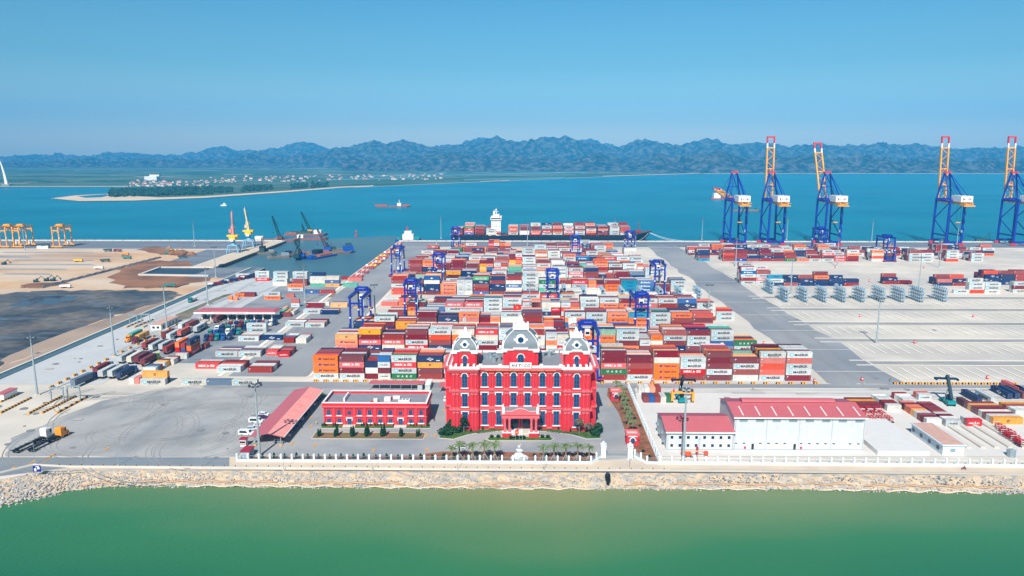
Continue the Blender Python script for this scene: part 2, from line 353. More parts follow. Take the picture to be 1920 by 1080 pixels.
for (x0,x1,t0,o) in ((145,235,.72,0),(255,520,.68,1),(540,760,.72,2),(780,940,.8,3),(900,1040,.7,0),(1170,1235,.7,1),(1255,1500,.66,2),(1505,1600,.62,3),(1620,1900,.66,1),(350,640,.9,0),(680,890,.92,2),(930,1120,.93,1),(1290,1440,.9,3),(1530,1640,.9,0),(1660,1850,.92,1)):
    n=int((x1-x0)/6); V=[]
    for i in range(n+1):
        x=x0+(x1-x0)*i/n; tt=t0+.04*math.sin(i*.7+o)+R.uniform(-.015,.015); e=min(1,min(i,n-i)/3+.15)
        a=G(x,top(x),0); b=G(x,bot(x)+2,WZ); p=a.lerp(b,tt); p.z=a.z+(b.z-a.z)*(tt**1.3)
        V+=[p+Vector((0,.8*e,.14*e)),p+Vector((0,0,.26*e)),p+Vector((0,-.3,.0))]
    m.add(V,[(3*i+j,3*i+3+j,3*i+4+j,3*i+1+j) for i in range(n) for j in range(2)],LEDGE if t0<.85 else mat('pale_ledge',(204,186,160),.9,noise=.12,scale=.8))
tag(m.build('bank_ledge'),kind='structure')

# silty water of the harbour basin and tyre marks on the paving
flat('basin_water',wob([(-156.5,640.5),(-249,640.5),(-251,703.5),(-299.5,703.5),(-299.5,925),(-250,985),(-190,1005),(-140,960),(-157,925)],1,5,77)[0:0] or [(-156.2,640.2),(-249.8,640.2),(-249.8,703.2),(-299.8,703.2),(-299.8,927),(-282,952),(-255,968),(-220,984),(-190,1004),(-160,996),(-130,962),(-120,927.5),(-156.2,926.5)],WZ+.02,water('basin_water',(70,104,112),(84,112,116),.4,.3,.3,.25))
TYR=mat('tyre_mark',(144,144,142),.9,noise=.2,scale=.5); STN=mat('oil_stain',(132,132,130),.8,noise=.2,scale=.6); PTC=mat('paving_patch',(176,172,164),.9,noise=.1)
def track(m,pts,w_,z,mt):
    for o in (-.95,.95):
        V=[]
        for i,p in enumerate(pts):
            a=Vector(pts[max(0,i-1)]);b=Vector(pts[min(len(pts)-1,i+1)]); d=(b-a).normalized(); n=Vector((-d.y,d.x)); q=Vector(p)+n*o
            V+=[(q.x-n.x*w_/2,q.y-n.y*w_/2,z),(q.x+n.x*w_/2,q.y+n.y*w_/2,z)]
        m.add(V,[(2*i,2*i+1,2*i+3,2*i+2) for i in range(len(pts)-1)],mt)
m=MB(); rr=random.Random(5); zt=.130
for k in range(46):
    g=G(rr.uniform(150,430),rr.uniform(745,835)); r_=rr.uniform(9,34); a0=rr.uniform(0,6.28); da=rr.uniform(.8,2.6); zt+=.0006
    track(m,[(g.x+r_*math.cos(a0+da*i/18),g.y+r_*math.sin(a0+da*i/18)) for i in range(19)],.28,zt,TYR)
for k in range(30):
    x=rr.choice((rr.uniform(-250,-206),rr.uniform(-145,-110),rr.uniform(150,184))); y=rr.uniform(350,500); zt+=.0006
    track(m,[(x+3*math.sin(i*.35+k)*rr.uniform(.6,1),y+i*9) for i in range(rr.randint(8,26))],.3,zt,TYR)
for k in range(16):
    y=rr.uniform(322,340); x=rr.uniform(-140,260); zt+=.0006
    track(m,[(x+i*8,y+.8*math.sin(i*.4+k)) for i in range(rr.randint(8,22))],.3,zt,TYR)
tag(m.build('tyre_tracks'),kind='structure')
m=MB()
for k in range(150):
    rg=rr.choice(((-250,-205,350,640),(-200,-155,380,630),(-146,-109,355,900),(150,600,350,560),(-150,410,320,342),(60,300,262,315),(-240,-100,258,330)))
    x=rr.uniform(rg[0],rg[1]); y=rr.uniform(rg[2],rg[3]); s=rr.uniform(.5,2.2); zt+=.0006; n=9
    if k%6==0: m.sheet(rc(x,y,x+s*2.5,y+s*1.5),zt,PTC)
    else: m.sheet([(x+s*rr.uniform(.6,1.2)*math.cos(6.283*i/n),y+s*rr.uniform(.6,1.2)*math.sin(6.283*i/n)) for i in range(n)],zt,STN)
tag(m.build('paving_stains'),kind='structure')
# ---------------- far shore, hills
FLAND=mat('far_plain',(40,84,62),.95,noise=.3,scale=.004,c2=(78,104,84),sc2=.0025,streak=(.0006,.01,1,.5,(120,128,112)),spec=.05)
BEACH=mat('beach_sand',(214,190,160),.95,noise=.1,scale=.01,spec=.05)
HILL=mat('karst_hill',(16,44,44),.95,noise=.5,scale=.05,c2=(84,88,84),sc2=.02,bump=1.0,bscale=.04,spec=.05)  # blue-green pushed into the hill colour, painting in part of the distance haze
def far(l,z): return [(g.x,g.y) for g in (G(a,b,z) for a,b in l)]
sh=[(-400,352),(0,350),(240,350),(216,356),(205,362),(140,366),(97,372),(150,377),(250,376),(380,371),(540,360),(640,352),(870,342),(1130,331),(1300,325.5),(1600,325),(2400,326)]
pl=far(sh,WZ+1); m=MB(); m.prism(pl+[(9000,7000),(9000,9250),(-9000,9250),(-9000,6000)],WZ-2,WZ+1.2,FLAND,BEACH); tag(m.build('far_plain_land'),kind='structure')
bl=[(216,357),(205,363),(140,366.5),(97,372),(150,377),(250,376),(380,371),(540,360),(640,352),(700,349),(700,347.5),(640,350),(540,357.5),(380,368),(300,370),(240,367),(222,362)]
flat('beach_spit',far(bl,WZ+1.3),WZ+1.4,BEACH)
flat('beach_strip',far([(900,341),(955,339),(955,338),(900,340)],WZ+1.3),WZ+1.4,BEACH)
flat('beach_strip',far([(1130,331),(1300,325.6),(1320,325.4),(1300,324.8),(1130,330)],WZ+1.3),WZ+1.4,BEACH)
flat('beach_strip',far([(-20,350),(240,350),(240,348.8),(-20,349)],WZ+1.3),WZ+1.4,BEACH)
flat('lagoon_water',far([(145,368),(200,364),(206,366),(190,370),(160,371)],WZ+1.3),WZ+1.5,SEA)
for a,b,c2,d in ((620,338,780,334),(820,330,1100,324),(700,331,860,328),(870,338,1060,334)):
    flat('flooded_field',far([(a,b),(c2,d),(c2,d-2),(a,b-2)],WZ+1.3),WZ+1.6,mat('flooded_field',(96,140,140),.4,noise=.2,scale=.004))
prof=[(-300,296),(0,294),(60,290),(110,288),(160,291),(205,284),(250,287),(310,290),(370,286),(385,280),(410,274),(430,272),(445,280),(480,280),(505,276),(520,275),(545,268),(570,264),(590,267),(620,273),(650,271),(680,269),(700,264),(730,268),(755,262),(775,267),(800,270),(840,268),(880,262),(910,256),(930,252),(950,257),(980,262),(1010,258),(1040,256),(1060,255),(1085,263),(1110,260),(1140,266),(1160,268),(1190,256),(1210,252),(1235,256),(1260,262),(1290,262),(1325,258),(1345,256),(1370,264),(1400,268),(1430,267),(1460,265),(1490,268),(1520,263),(1550,264),(1600,271),(1630,267),(1655,265),(1680,272),(1720,268),(1745,272),(1790,273),(1820,276),(1855,270),(1880,277),(1920,275),(2200,280)]
def pf(x):
    for (a,b),(c,d) in zip(prof,prof[1:]):
        if a<=x<=c: return b+(d-b)*(x-a)/(c-a)
    return 285
from mathutils import noise as NZ
def hill(name,D0,D1,drop,x0,x1,seed,nx=700,ny=40,base=0,shf=0):
    m=MB();V=[]
    for i in range(nx+1):
        x=x0+(x1-x0)*i/nx; 
        for j in range(ny+1):
            t=j/ny; D=D0+(D1-D0)*t
            p=Fh*D+Rt*((x-960)/F_*D*math.cos(TH)); top=(H+(HY-(pf(x+shf)+drop))*D/1403)
            k=math.sin(min(t/.62,1)*math.pi/2)**.75 if t<.62 else 1-.5*((t-.62)/.38)**2
            n1=NZ.noise(Vector((p.x*.0022,p.y*.0018,seed))); n2=NZ.noise(Vector((p.x*.006,p.y*.006,seed+5))); n3=NZ.noise(Vector((p.x*.02,p.y*.02,seed+9)))
            rid=abs(n1)
            vd=NZ.voronoi(Vector((p.x*.0029,p.y*.0029,seed)))[0][0]; vs2=NZ.voronoi(Vector((p.x*.012,p.y*.012,seed)))[0][0]; w_=1-min(1,abs(t-.62)*6)
            z=top*k*(1-.5*(1-t)*(1-min(1,rid*2.6)))*(w_*.98+(1-w_)*(1.08-.62*min(1,vd)**1.3))-top*.16*vs2+top*.06+ (34*n2+30*n3+12*NZ.noise(Vector((p.x*.05,p.y*.05,seed+3))))*min(1,t*4)*(1-.6*(.5<t<.75))
            if t>=.55 and t<=.7: z=min(z,top*1.01+9*n3)
            if j==0 or j==ny: z=-4
            V.append((p.x,p.y,max(z,-4)))
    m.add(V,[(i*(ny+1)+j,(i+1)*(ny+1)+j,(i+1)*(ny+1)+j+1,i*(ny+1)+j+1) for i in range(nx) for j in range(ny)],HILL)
    return tag(m.build(name,smooth=False),kind='structure')
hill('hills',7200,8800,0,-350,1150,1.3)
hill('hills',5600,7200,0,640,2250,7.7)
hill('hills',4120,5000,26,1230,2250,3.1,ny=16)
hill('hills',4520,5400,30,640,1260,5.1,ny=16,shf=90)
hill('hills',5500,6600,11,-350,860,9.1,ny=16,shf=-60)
# coastal wood on the spit
LEAFD=mat('wood_foliage',(34,70,48),.95,noise=.4,scale=.02,island=.35,spec=.05)
m=MB()
for i in range(1500):
    x=R.uniform(205,400) if i<1050 else R.choice((420,470,495,560,600))+R.uniform(-16,16); yb=(369-(x-250)*.03 if x<400 else 363-(x-400)*.055); y=yb-R.uniform(0,14 if x<400 else 9)
    if y>pf(x)+60 or 1:
        p=G(x,y,WZ+1); s=R.uniform(2,6.5)*(1.25 if R.random()<.15 else 1); p.z+=s*.6; rock(m,p,s,LEAFD)
tag(m.build('coastal_wood'),kind='stuff')
m=MB(); mts=[mat('far_field_a',(92,120,84),.95,noise=.2,scale=.01),mat('far_field_b',(150,146,124),.95,noise=.2,scale=.01),mat('far_field_c',(30,70,52),.95,noise=.3,scale=.01)]
for i in range(260):
    x=R.uniform(-40,1300); y0=347 if x<240 else 345-(x-240)*.018; y=R.uniform(312,y0)
    if y>y0-1: continue
    wd_=R.uniform(10,90); hh=R.uniform(.3,1.0); z=WZ+1.25+i*.001
    m.add([(g.x,g.y,z) for g in (G(x,y,z),G(x+wd_,y-.2,z),G(x+wd_*.9,y-hh,z),G(x+wd_*.15,y-hh,z))],[(0,1,2,3)],mts[R.choice((0,0,1,2,2))])
tag(m.build('far_fields'),kind='stuff')
# village houses across the water
hs=[]
HW=mat('house_wall',(206,200,190),.8,rand=.3,noise=.05); HR=mat('house_roof',(168,96,76),.8,rand=.3,noise=.1)
def house():
    t=thing('village_house','small pale house with a low roof in the village across the water','house',group='village houses across the water')
    m=MB(); m.box(-9,-6,0,9,6,8,HW); m.build('wall',t)
    m=MB(); m.add([(-9.5,-6.5,8),(9.5,-6.5,8),(9.5,0,11),(-9.5,0,11),(9.5,6.5,8),(-9.5,6.5,8)],[(0,1,2,3),(3,2,4,5),(0,3,5),(1,4,2)],HR); m.build('roof',t)
    return t
h0=house(); n=0
for i in range(190):
    x=R.uniform(395,830) if i<118 else R.uniform(240,390); c=338-(x-395)*.014 if x>=395 else 345; y=c+R.uniform(-6,5)
    p=G(x,y,WZ+1.2); s=R.uniform(.25,.75)
    if n==0: h0.location=p; h0.rotation_euler[2]=R.uniform(-1,1); h0.scale=(s,s,s)
    else: dup(h0,p,R.uniform(-1,1),scale=(s,s,s))
    n+=1
p=G(288,338,WZ+1); t=thing('white_hall','large white hall with a stepped flat roof among far trees','building',p)
m=MB(); m.box(-30,-15,0,20,15,16,WHT); m.box(-10,-12,16,30,12,24,WHT); m.build('wall',t); m=MB(); m.box(-11,-13,24,31,13,25,HR); m.build('roof',t)
# leaning tower
p=G(13,348,WZ+1); t=thing('white_tower','tall slender white tower curving to a point on the far left shore','tower',p); m=MB(); V=[]
for k in range(15):
    u=k/14; z=84*u; cx=-14*u**1.7; hw=4.2*(1-u)**.8+1.0; V+=[(cx-hw,-hw*.7,z),(cx+hw,-hw*.7,z),(cx+hw,hw*.7,z),(cx-hw,hw*.7,z)]
m.add(V,[(4*k+i,4*k+(i+1)%4,4*k+4+(i+1)%4,4*k+4+i) for k in range(14) for i in range(4)]+[(56,57,58,59)],mat('tower_white',(236,226,210),.7,noise=.04)); m.build('shaft',t)
m=MB(); m.box(-14,-10,0,14,10,5,mat('tower_base',(150,150,146),.8)); m.build('base',t)
# ---------------- shipping containers
CC={'M':('grey',(196,200,198)),'L':('pale grey',(212,212,204)),'B':('maroon',(122,28,38)),'D':('dark maroon',(84,26,32)),'C':('rust-brown',(150,46,36)),'S':('salmon',(206,82,58)),'O':('orange',(244,116,14)),
'R':('bright red',(214,40,40)),'G':('green',(20,112,62)),'E':('bright green',(20,164,66)),'N':('navy',(18,46,92)),'U':('blue',(20,88,158)),'Y':('yellow',(236,160,34)),'W':('cream',(222,212,194)),
'T':('teal green',(70,172,144)),'Q':('turquoise',(30,140,168)),'A':('slate blue',(98,118,140)),'F':('blue',(24,98,160)),'K':('red-brown',(190,60,50)),'P':('light green',(150,186,160)),'V':('white',(228,226,218)),'H':('navy',(18,46,92)),'X':('grey',(206,206,196))}
INK={'M':('MAERSK',(44,58,76)),'X':('MAERSK',(44,58,76)),'O':('Hapag-Lloyd',(40,44,96)),'R':('HAMBURG SÜD',(235,232,228)),'G':('U A S C',(235,235,230)),'E':('EVERGREEN',(20,130,60)),'N':('CMA CGM',(220,226,230)),'Y':('MSC',(40,36,30)),'F':('Safmarine',(228,236,240)),'K':('NYK',(230,220,215)),'S':None}
def ptm(code,isl):
    nm,c=CC[code]
    return mat(('stack_paint_' if isl else 'container_paint_')+code,c,.55,noise=.14,scale=.8,spec=.25,rand=0 if isl else .17,island=.2 if isl else 0,streak=(.9,.9,.25,.5,tuple(int(v*.62+w*.3) for v,w in zip(c,(120,84,62)))))
TAGM=mat('stencil_white',(226,226,222),.6,noise=0); CYAN=mat('star_cyan',(70,176,204),.6,noise=0)
def ink(c): return mat('lettering_%d_%d_%d'%c,c,.6,noise=0)
HUL=mat('frame_dark',(60,58,58),.7,noise=.1)
def logo(m,code,L,Hc,y,s):
    # s=+1: side facing -Y; -1: side facing +Y
    def P(u,v): return (u*s,y*s,v)
    def quad(u0,v0,u1,v1,mt): m.add([P(u0,v0),P(u1,v0),P(u1,v1),P(u0,v1)],[(0,1,2,3)],mt)
    U=(s,0,0);Z=(0,0,1); long=L>8
    if code in 'MX':
        if long:
            quad(-4.7,.65,-3.1,2.25,CYAN)
            c=P(-3.9,1.45); pts=[]
            for k in range(14):
                r=.64 if k%2==0 else .34; a=math.pi/2+k*math.pi/7; pts.append((c[0]+s*r*math.cos(a),c[1]-.004*s,c[2]+r*math.sin(a)))
            m.add(pts,[tuple(range(14))],TAGM)
            m.text('MAERSK',P(-2.6,.9),U,Z,1.2,ink((30,42,60)),w=6.9)
            if code=='X': m.text('SEALAND',P(-2.3,.3),U,Z,.5,ink((120,120,124)),w=5.0)
        else:
            quad(-2.2,1.1,-1.6,1.7,CYAN); m.text('MAERSK',P(-1.3,1.15),U,Z,.5,ink((44,58,76)),w=3.2)
    elif code=='O' and long:
        b=ink((30,38,120)); m.add([P(-3.6,.9),P(-2.9,.9),P(-2.5,2.0),P(-3.2,2.0)],[(0,1,2,3)],b); m.add([P(-2.75,.9),P(-2.2,.9),P(-1.8,2.0),P(-2.35,2.0)],[(0,1,2,3)],b)
        m.text('Hapag-Lloyd',P(-1.3,1.0),U,Z,1.1,ink((44,34,76)),w=6.0)
    elif code=='O': m.text('Hapag-Lloyd',P(-1.5,1.2),U,Z,.5,ink((60,44,80)),w=3.0)
    elif code=='R':
        k=1 if long else .5; wt=ink((238,234,230)); m.text('HAMBURG',P(-4.6*k,1.1),U,Z,.95*k+.1,wt,w=3.9*k); m.text('SÜD',P(1.7*k,1.1),U,Z,.95*k+.1,wt,w=2.2*k)
        m.add([P(-.4*k,.8),P(1.3*k,1.5),P(-.1*k,2.2),P(.3*k,1.5)],[(0,1,2,3)],wt)
    elif code=='G' and long:
        for i,ch in enumerate('UASC'): m.text(ch,P(-3.4+2.1*i,1.05),U,Z,.9,TAGM,w=.95)
    elif code=='E' and long:
        quad(-4.2,.8,4.2,2.0,TAGM); m.text('EVERGREEN',P(-3.7,1.0),tuple(x for x in U),Z,.85,ink((20,120,60)),w=7.4)
    elif code=='N':
        k=1 if long else .55; wt=ink((224,230,234)); m.text('CMA CGM',P(-1.5*k,1.25),U,Z,.62*k,wt,w=3.1*k)
        m.add([P(-.9*k,2.0),P(.2*k,2.35),P(.5*k,2.2),P(-.2*k,2.0)],[(0,1,2,3)],wt); m.add([P(-.3*k,1.05),P(.9*k,1.05),P(.3*k,.7),P(-.1*k,.75)],[(0,1,2,3)],wt)
        if long: quad(3.1,.7,4.9,1.05,wt)
    elif code=='Y' and long:
        b=ink((44,38,30)); m.text('m',P(-.55,1.55),U,Z,.7,b,w=1.1); m.text('sc',P(-.55,.95),U,Z,.62,b,w=1.1)
    elif code=='F' and long:
        m.text('Safmarine',P(-1.9,1.0),U,Z,1.15,TAGM,w=5.2); quad(-3.9,.9,-2.7,2.0,TAGM)
    elif code=='U' and long:
        c=P(0,1.45); m.add([(c[0]+.9*math.cos(a),c[1],c[2]+.5*math.sin(a)) for a in [2*math.pi*i/12*s for i in range(12)]],[tuple(range(12))],TAGM)
    elif code=='K' and long: m.text('NYK',P(-.8,.95),U,Z,1.2,TAGM,w=3.0)
    elif code=='Q' and long: quad(-2,1.0,3,2.0,ink((24,90,150)))
    elif code in 'BDCHAS':
        if long: quad(-5.6,1.9,-4.9,2.2,TAGM)
    if long and code in 'BCSD': quad(5.35,.9,5.5,2.3,ink((170,120,110))); quad(-5.6,1.0,-5.45,1.7,ink((190,160,150)))
def corr(m,L,Hc,y,mt,n,dz=.18):
    # corrugated side between the rails, facing sign(y)
    s=1 if y>0 else -1; V=[];x0=-L/2+.2;x1=L/2-.2;st=(x1-x0)/n
    for i in range(n):
        for a,d in ((0,0),(.3,0),(.5,.045),(.8,.045)):
            x=x0+st*(i+a); V+=[(x,y-s*d,dz),(x,y-s*d,Hc-.15)]
    V+=[(x1,y,dz),(x1,y,Hc-.15)]
    k=len(V)//2; m.add(V,[((2*i,2*i+2,2*i+3,2*i+1) if s<0 else (2*i,2*i+1,2*i+3,2*i+2)) for i in range(k-1)],mt)
def cmesh(code,L,Hc):
    m=MB(); p=ptm(code,0); W=2.44; w2=W/2
    for sx in (-1,1):
        for sy in (-1,1):
            x=sx*(L/2-.09); y=sy*(w2-.08); m.box(x-.09,y-.08,0,x+.09,y+.08,Hc,p)
    for sy in (-1,1):
        m.box(-L/2+.18,sy*(w2-.03)-.03,.02,L/2-.18,sy*(w2-.03)+.03,.18,p); m.box(-L/2+.18,sy*(w2-.03)-.03,Hc-.14,L/2-.18,sy*(w2-.03)+.03,Hc-.01,p)
        corr(m,L,Hc,sy*(w2-.035),p,20 if L>8 else 10)
    for sx in (-1,1): m.box(sx*(L/2-.04)-.04,-w2+.16,.02,sx*(L/2-.04)+.04,w2-.16,.18,p); m.box(sx*(L/2-.04)-.04,-w2+.16,Hc-.14,sx*(L/2-.04)+.04,w2-.16,Hc-.01,p)
    m.box(-L/2+.1,-w2+.1,.08,L/2-.1,w2-.1,.2,HUL)
    V=[];n=14 if L>8 else 8   # ribbed roof
    for i in range(n+1):
        x=-L/2+.1+(L-.2)*i/n; z=Hc-.05+(.03 if i%2 else 0); V+=[(x,-w2+.05,z),(x,w2-.05,z)]
    m.add(V,[(2*i,2*i+2,2*i+3,2*i+1) for i in range(n)],p)
    m.add([(L/2-.07,-w2+.16,.18),(L/2-.07,w2-.16,.18),(L/2-.07,w2-.16,Hc-.14),(L/2-.07,-w2+.16,Hc-.14)],[(0,1,2,3)],p)
    logo(m,code,L,Hc,-w2+.0-.004,1); logo(m,code,L,Hc,-w2-.004,-1)
    # doors on the -X end
    d=MB(); x=-L/2+.02
    for sy in (-1,1):
        d.box(x-.02,min(0,sy*(w2-.17))+ (.01 if sy>0 else 0),.18,x+.03,max(0,sy*(w2-.17))-(.01 if sy<0 else 0),Hc-.15,p)
        for k in (.35,.8): d.tube((x-.05,sy*k,.2),(x-.05,sy*k,Hc-.2),.03,ink((150,150,148)),n=5)
    return m,d
_cm={}
def cget(code,L,Hc):
    k=(code,L,Hc)
    if k not in _cm:
        a,b=cmesh(*k); oa=a.build('shipping_container'); ob=b.build('door'); _cm[k]=(oa.data,ob.data)
        bpy.data.objects.remove(oa); bpy.data.objects.remove(ob)
    return _cm[k]
CONT=[]   # x,y,z,rz,L,H,code,label words
L40,L20=12.19,6.06
def cadd(x,y,z,code,L=L40,Hc=2.9,rz=0.0,lab=''): CONT.append([x,y,z,rz,L,Hc,code,lab])
PAL='MMMMMMMMMXXWLBBBBBBBBBDDCCCCCSOOOOORRNNNNHUGYYFTQPK'
TOPW='MMMMMMLLWXBBBBBCCCSSOORNNAYK'
def rnd(): return R.choice(PAL)
X0=-103.0; SP=12.9; YB=[348.6+43.9*i for i in range(12)]; YB=[y if i<5 else 568+43.9*(i-5) for i,y in enumerate(YB)]
blockn=['frontmost']+[od(i) for i in range(1,12)]
TZ=2.9
# front faces of the near blocks, bottom tier first; '.'=any colour; lower-case digits unused; '/' splits two short boxes
F1={0:'MOOO',1:'MBRB',2:('BVH','XBMF'),3:'GMRM',4:'CBYN',5:'BMSM',6:'MBOM',7:'BCMB',8:'MMOM',9:'BWNM',10:'CMBO',11:'CGRBB',12:'MCCB',13:'OOOWB',14:'CRMM',15:'BMBBB',16:'LCMB',17:'MSSSX',18:'BMMSM'}
F2={0:'WSOY',1:'BNRBY',2:'NWRC',3:'WRMBB',4:'MNCSM',5:'BCSOW',6:'MBMWR',7:'NMBMM',8:'BMWMC',9:('MWOM','BRMW'),10:'MBMOOF'[:5],11:'BMOOP',12:'BOBMM',13:('OBM','MBWO'),14:'BNBMC',15:'CBMMB',16:'RAUM'+'M',17:'BMG',18:'B'}
F3={0:'BNH',1:'HNBM',2:'CYYO'[:3],3:'WMWBB',4:'UCMN',5:'CMWSO',6:('WHRB','MMWO'),7:'MBMWM',8:'BRDCB',9:('MWS','RNB'),10:'MBFOM',11:'BMMMM',12:'CMUOO',13:'BMOOQ',14:'BOMMM',15:'MOBCO',16:'MRSBS',17:'',18:''}
F4={0:'B',1:'NC',2:'CYOB',3:'NHU',4:'YMMR',5:'BCMR',6:'MMMMM',7:'OMGMM',8:('BOCM','UBNB'),9:('MNMW','WBRW'),10:('RMSM','WMOS'),11:'MWMMM',12:'BSOOM',13:'CBOOB',14:'MMBKM',15:'CBBCM',16:'WCBNU',17:'CWMX',18:'MM'}
F5={0:'S',1:'OS',2:'W',3:'MB',4:'BC',5:'LB',6:'WM',7:'LWW',8:'WWM',9:'MBR',10:'MWM'}
FF=[F1,F2,F3,F4,F5]
def stackname(k): return '%s stack from left'%od(k)
def put(bi,k,row,tier,code,half=None):
    x=X0+SP*k+L40/2; y=YB[bi]+1.22+2.75*row; z=TZ*tier
    nm='%s container, %s tier, %s row, %s stack, %s yard block'
    if half is None: cadd(x,y,z,code,lab=nm%('{c}',od(tier),od(row),od(k),blockn[bi]))
    else: cadd(x+(half-.5)*6.16,y,z,code,L20,lab=('{c} short %s container, %s tier, %s row, %s stack, %s yard block')%(('left','right')[half],od(tier),od(row),od(k),blockn[bi]))
for bi in range(12):
    if bi==11: ks=[k for k in range(2,19)]
    else: ks=range(19)
    for k in ks:
        if bi<5 and k not in FF[bi]: continue
        if bi<5: f=FF[bi][k]
        else:
            # far blocks: ragged heights, empty ground at the right end where the yard thins out
            xr=[0,0,0,0,0,17.5,16.6,17.2,16.3,16.5,15.4,15.2][bi]
            if k>xr: continue
            if bi==11 and k in (7,8,9,17,18,4): continue
            if bi in (9,10) and k in (8,): f='MB' 
            h=R.choice((3,4,4,4,5)) if bi<10 else R.choice((2,3,3,4))
            grey=k in (8,9,10,16,17)
            f=[ (R.choice('MMMXL') if (grey and R.random()<.75) else rnd()) for _ in range(h)]
            for q in range(1,h):
                if R.random()<.4: f[q]=f[q-1]
            if k in ((5,6,12) if bi%2 else (7,13)): f=(f,[rnd() for _ in range(h)])
            if bi==5: f={0:'SSMCC',1:'CMNCN'[:4],2:'BNHWU',3:'OOOB'[:3],4:('MMLM','WMMM'),5:'UCCNE',6:'CHNC'+'H',7:'SWFVC',8:'MMMMMMM'[:6],9:'WTMG',10:'CMWC',11:'OCMR'}.get(k,f)
            if bi==6: f={0:'CBH',1:'UNP',2:'BAO',5:'BWM',6:'MMMM',11:'OBMRMM'[:5],12:'HCCC'+'H',13:('UPN','UWC'),15:'BHHA'}.get(k,f)
            f=tuple(''.join(q) for q in f) if isinstance(f,tuple) else ''.join(f)
        fs=f if isinstance(f,tuple) else (f,)
        for hf,s in enumerate(fs):
            half=hf if isinstance(f,tuple) else None
            H0=len(s)
            for row in range(6):
                hh=H0 if row==0 else max(0,min(5 if bi>0 else 5,H0+R.choice((0,0,0,0,0,0,-1)) if H0>2 else H0-R.choice((0,0,1))))
                if bi==0: hh=max(hh,H0-1) if H0>3 else hh
                if bi==0 and k in (4,): hh=H0
                if bi==4 : hh=min(hh,3)
                for t in range(hh):
                    if row==0: code=s[t]
                    elif t==hh-1: code=R.choice(TOPW)
                    else: code=rnd()
                    if row and t and R.random()<.4: code=prev
                    prev=code
                    put(bi,k,row,t,code,half)
# reefer bays with white boxes between racks at the right of the fifth block
for i,k in enumerate(range(11,19)):
    xx=X0+SP*10.4+14.3*i+3.0
    if i in (5,7): rows=(0,) if i==5 else ()
    else: rows=range(6)
    hz=(3,3,2,2,2,1,2,0)[i]
    for row in rows:
        for t in range(hz if row>1 else max(1,hz-1)):
            cadd(xx+5.6,YB[4]+12.5+1.22+2.75*row,TZ*t,R.choice('VVVVWVX') ,lab='{c} container, %s tier, %s row, %s bay between the steel racks'%(od(t),od(row),od(i)))
# ---- west lots: (px,py of front left bottom corner, length, tiers/rows)
def lot(px,py,L,rows,name,dx=0):
    g=G(px,py)
    for r,col in enumerate(rows):
        for t,c in enumerate(col):
            if c=='-': continue
            cadd(g.x+L/2,g.y+1.22+2.6*r,TZ*t,c,L,lab='{c} container, %s tier, %s row of %s'%(od(t),od(r),name))
lot(340,722,L40,['X'],'front line, by the west lot fence'); lot(387.5,722.5,L40,['A'],'front line, middle one by west lot fence'); lot(435,723,L40,['X'],'front line, beside the tall mast')
lot(366.7,691.5,L40,['R','S','L'],'westmost group, first lot line'); lot(406.7,697.8,L40,['M','L','S','C','B'],'middle group, first lot line'); lot(465.5,699,L40,['C','X','L','B','B'],'east group, first lot line')
lot(404,669,L40,['M','B','V','B','A'],'west group, second lot line'); lot(447,669,L40,['X','A','B','L','V'],'second group, second lot line'); lot(500,667,L20,['R','S','L','L','W'],'short third group, second lot line'); lot(522,670,L20,['R','C','S','C','B'],'short east group, second lot line')
lot(446.7,640,L40,['M','C','L','W'],'west group, third lot line'); lot(463,623.5,L40,['MM','L'],'tall pair behind third lot line'); lot(490.7,638,L40,['N','L','M'],'navy group, third lot line'); lot(532,643.5,L20,['C','C','U','L','W'],'short group, third lot line'); lot(555,644,L20,['W','L','L','M','S'],'short east group, third lot line')
lot(535,613,L40,['M','L','V','B'],'west group, fourth lot line'); lot(572.5,614,L40,['X','R','L','B','B'],'east group, fourth lot line')
lot(569,588,L40,['M','L','B'],'west group, fifth lot line'); lot(600.4,590,L40,['H','L','C'],'east group, fifth lot line'); lot(574,576.4,L40,['B','W'],'west group, sixth lot line'); lot(619.6,576.4,L40,['Y','L','B'],'east group, sixth lot line'); lot(602,573.5,L20,['W'],'short one, sixth lot line')
lot(529,594.5,L20,['B'],'lone short box by the gate'); lot(496,561.8,L40,['OM'],'pair by the grass island'); lot(448,556.7,L40,['C','H'],'pair behind the gate roof'); lot(537,558,L20,['S'],'lone box beyond gate'); lot(546,576,L20,['MS'],'short stack by the gate')
lot(540,546,L40,['MO'],'pair on the island edge'); lot(570,550.5,L40,['U'],'island line, blue'); lot(599,550.7,L40,['C'],'island line, brown')
lot(479,527,L40,['RMM'],'westmost waterside stack',); lot(511.6,536,L40,['WM','LLMM'[:4],'MMMM'],'second waterside stack'); lot(548,536.5,L40,['CC','BFMM','BMMM'],'third waterside stack'); lot(582,537.8,L40,['TWL','BMMH'],'fourth waterside stack'); lot(609,537.8,L40,['YUW','CCL'],'fifth waterside stack')
lot(643,537.5,L40,['T'],'lone teal waterside spot'); lot(640,524.5,L20,['C'],'lone short waterside spot'); lot(652,527,L40,['S','S'],'quay edge by parked trailers'); lot(442,520,L40,['M','L'],'wharf edge pair')
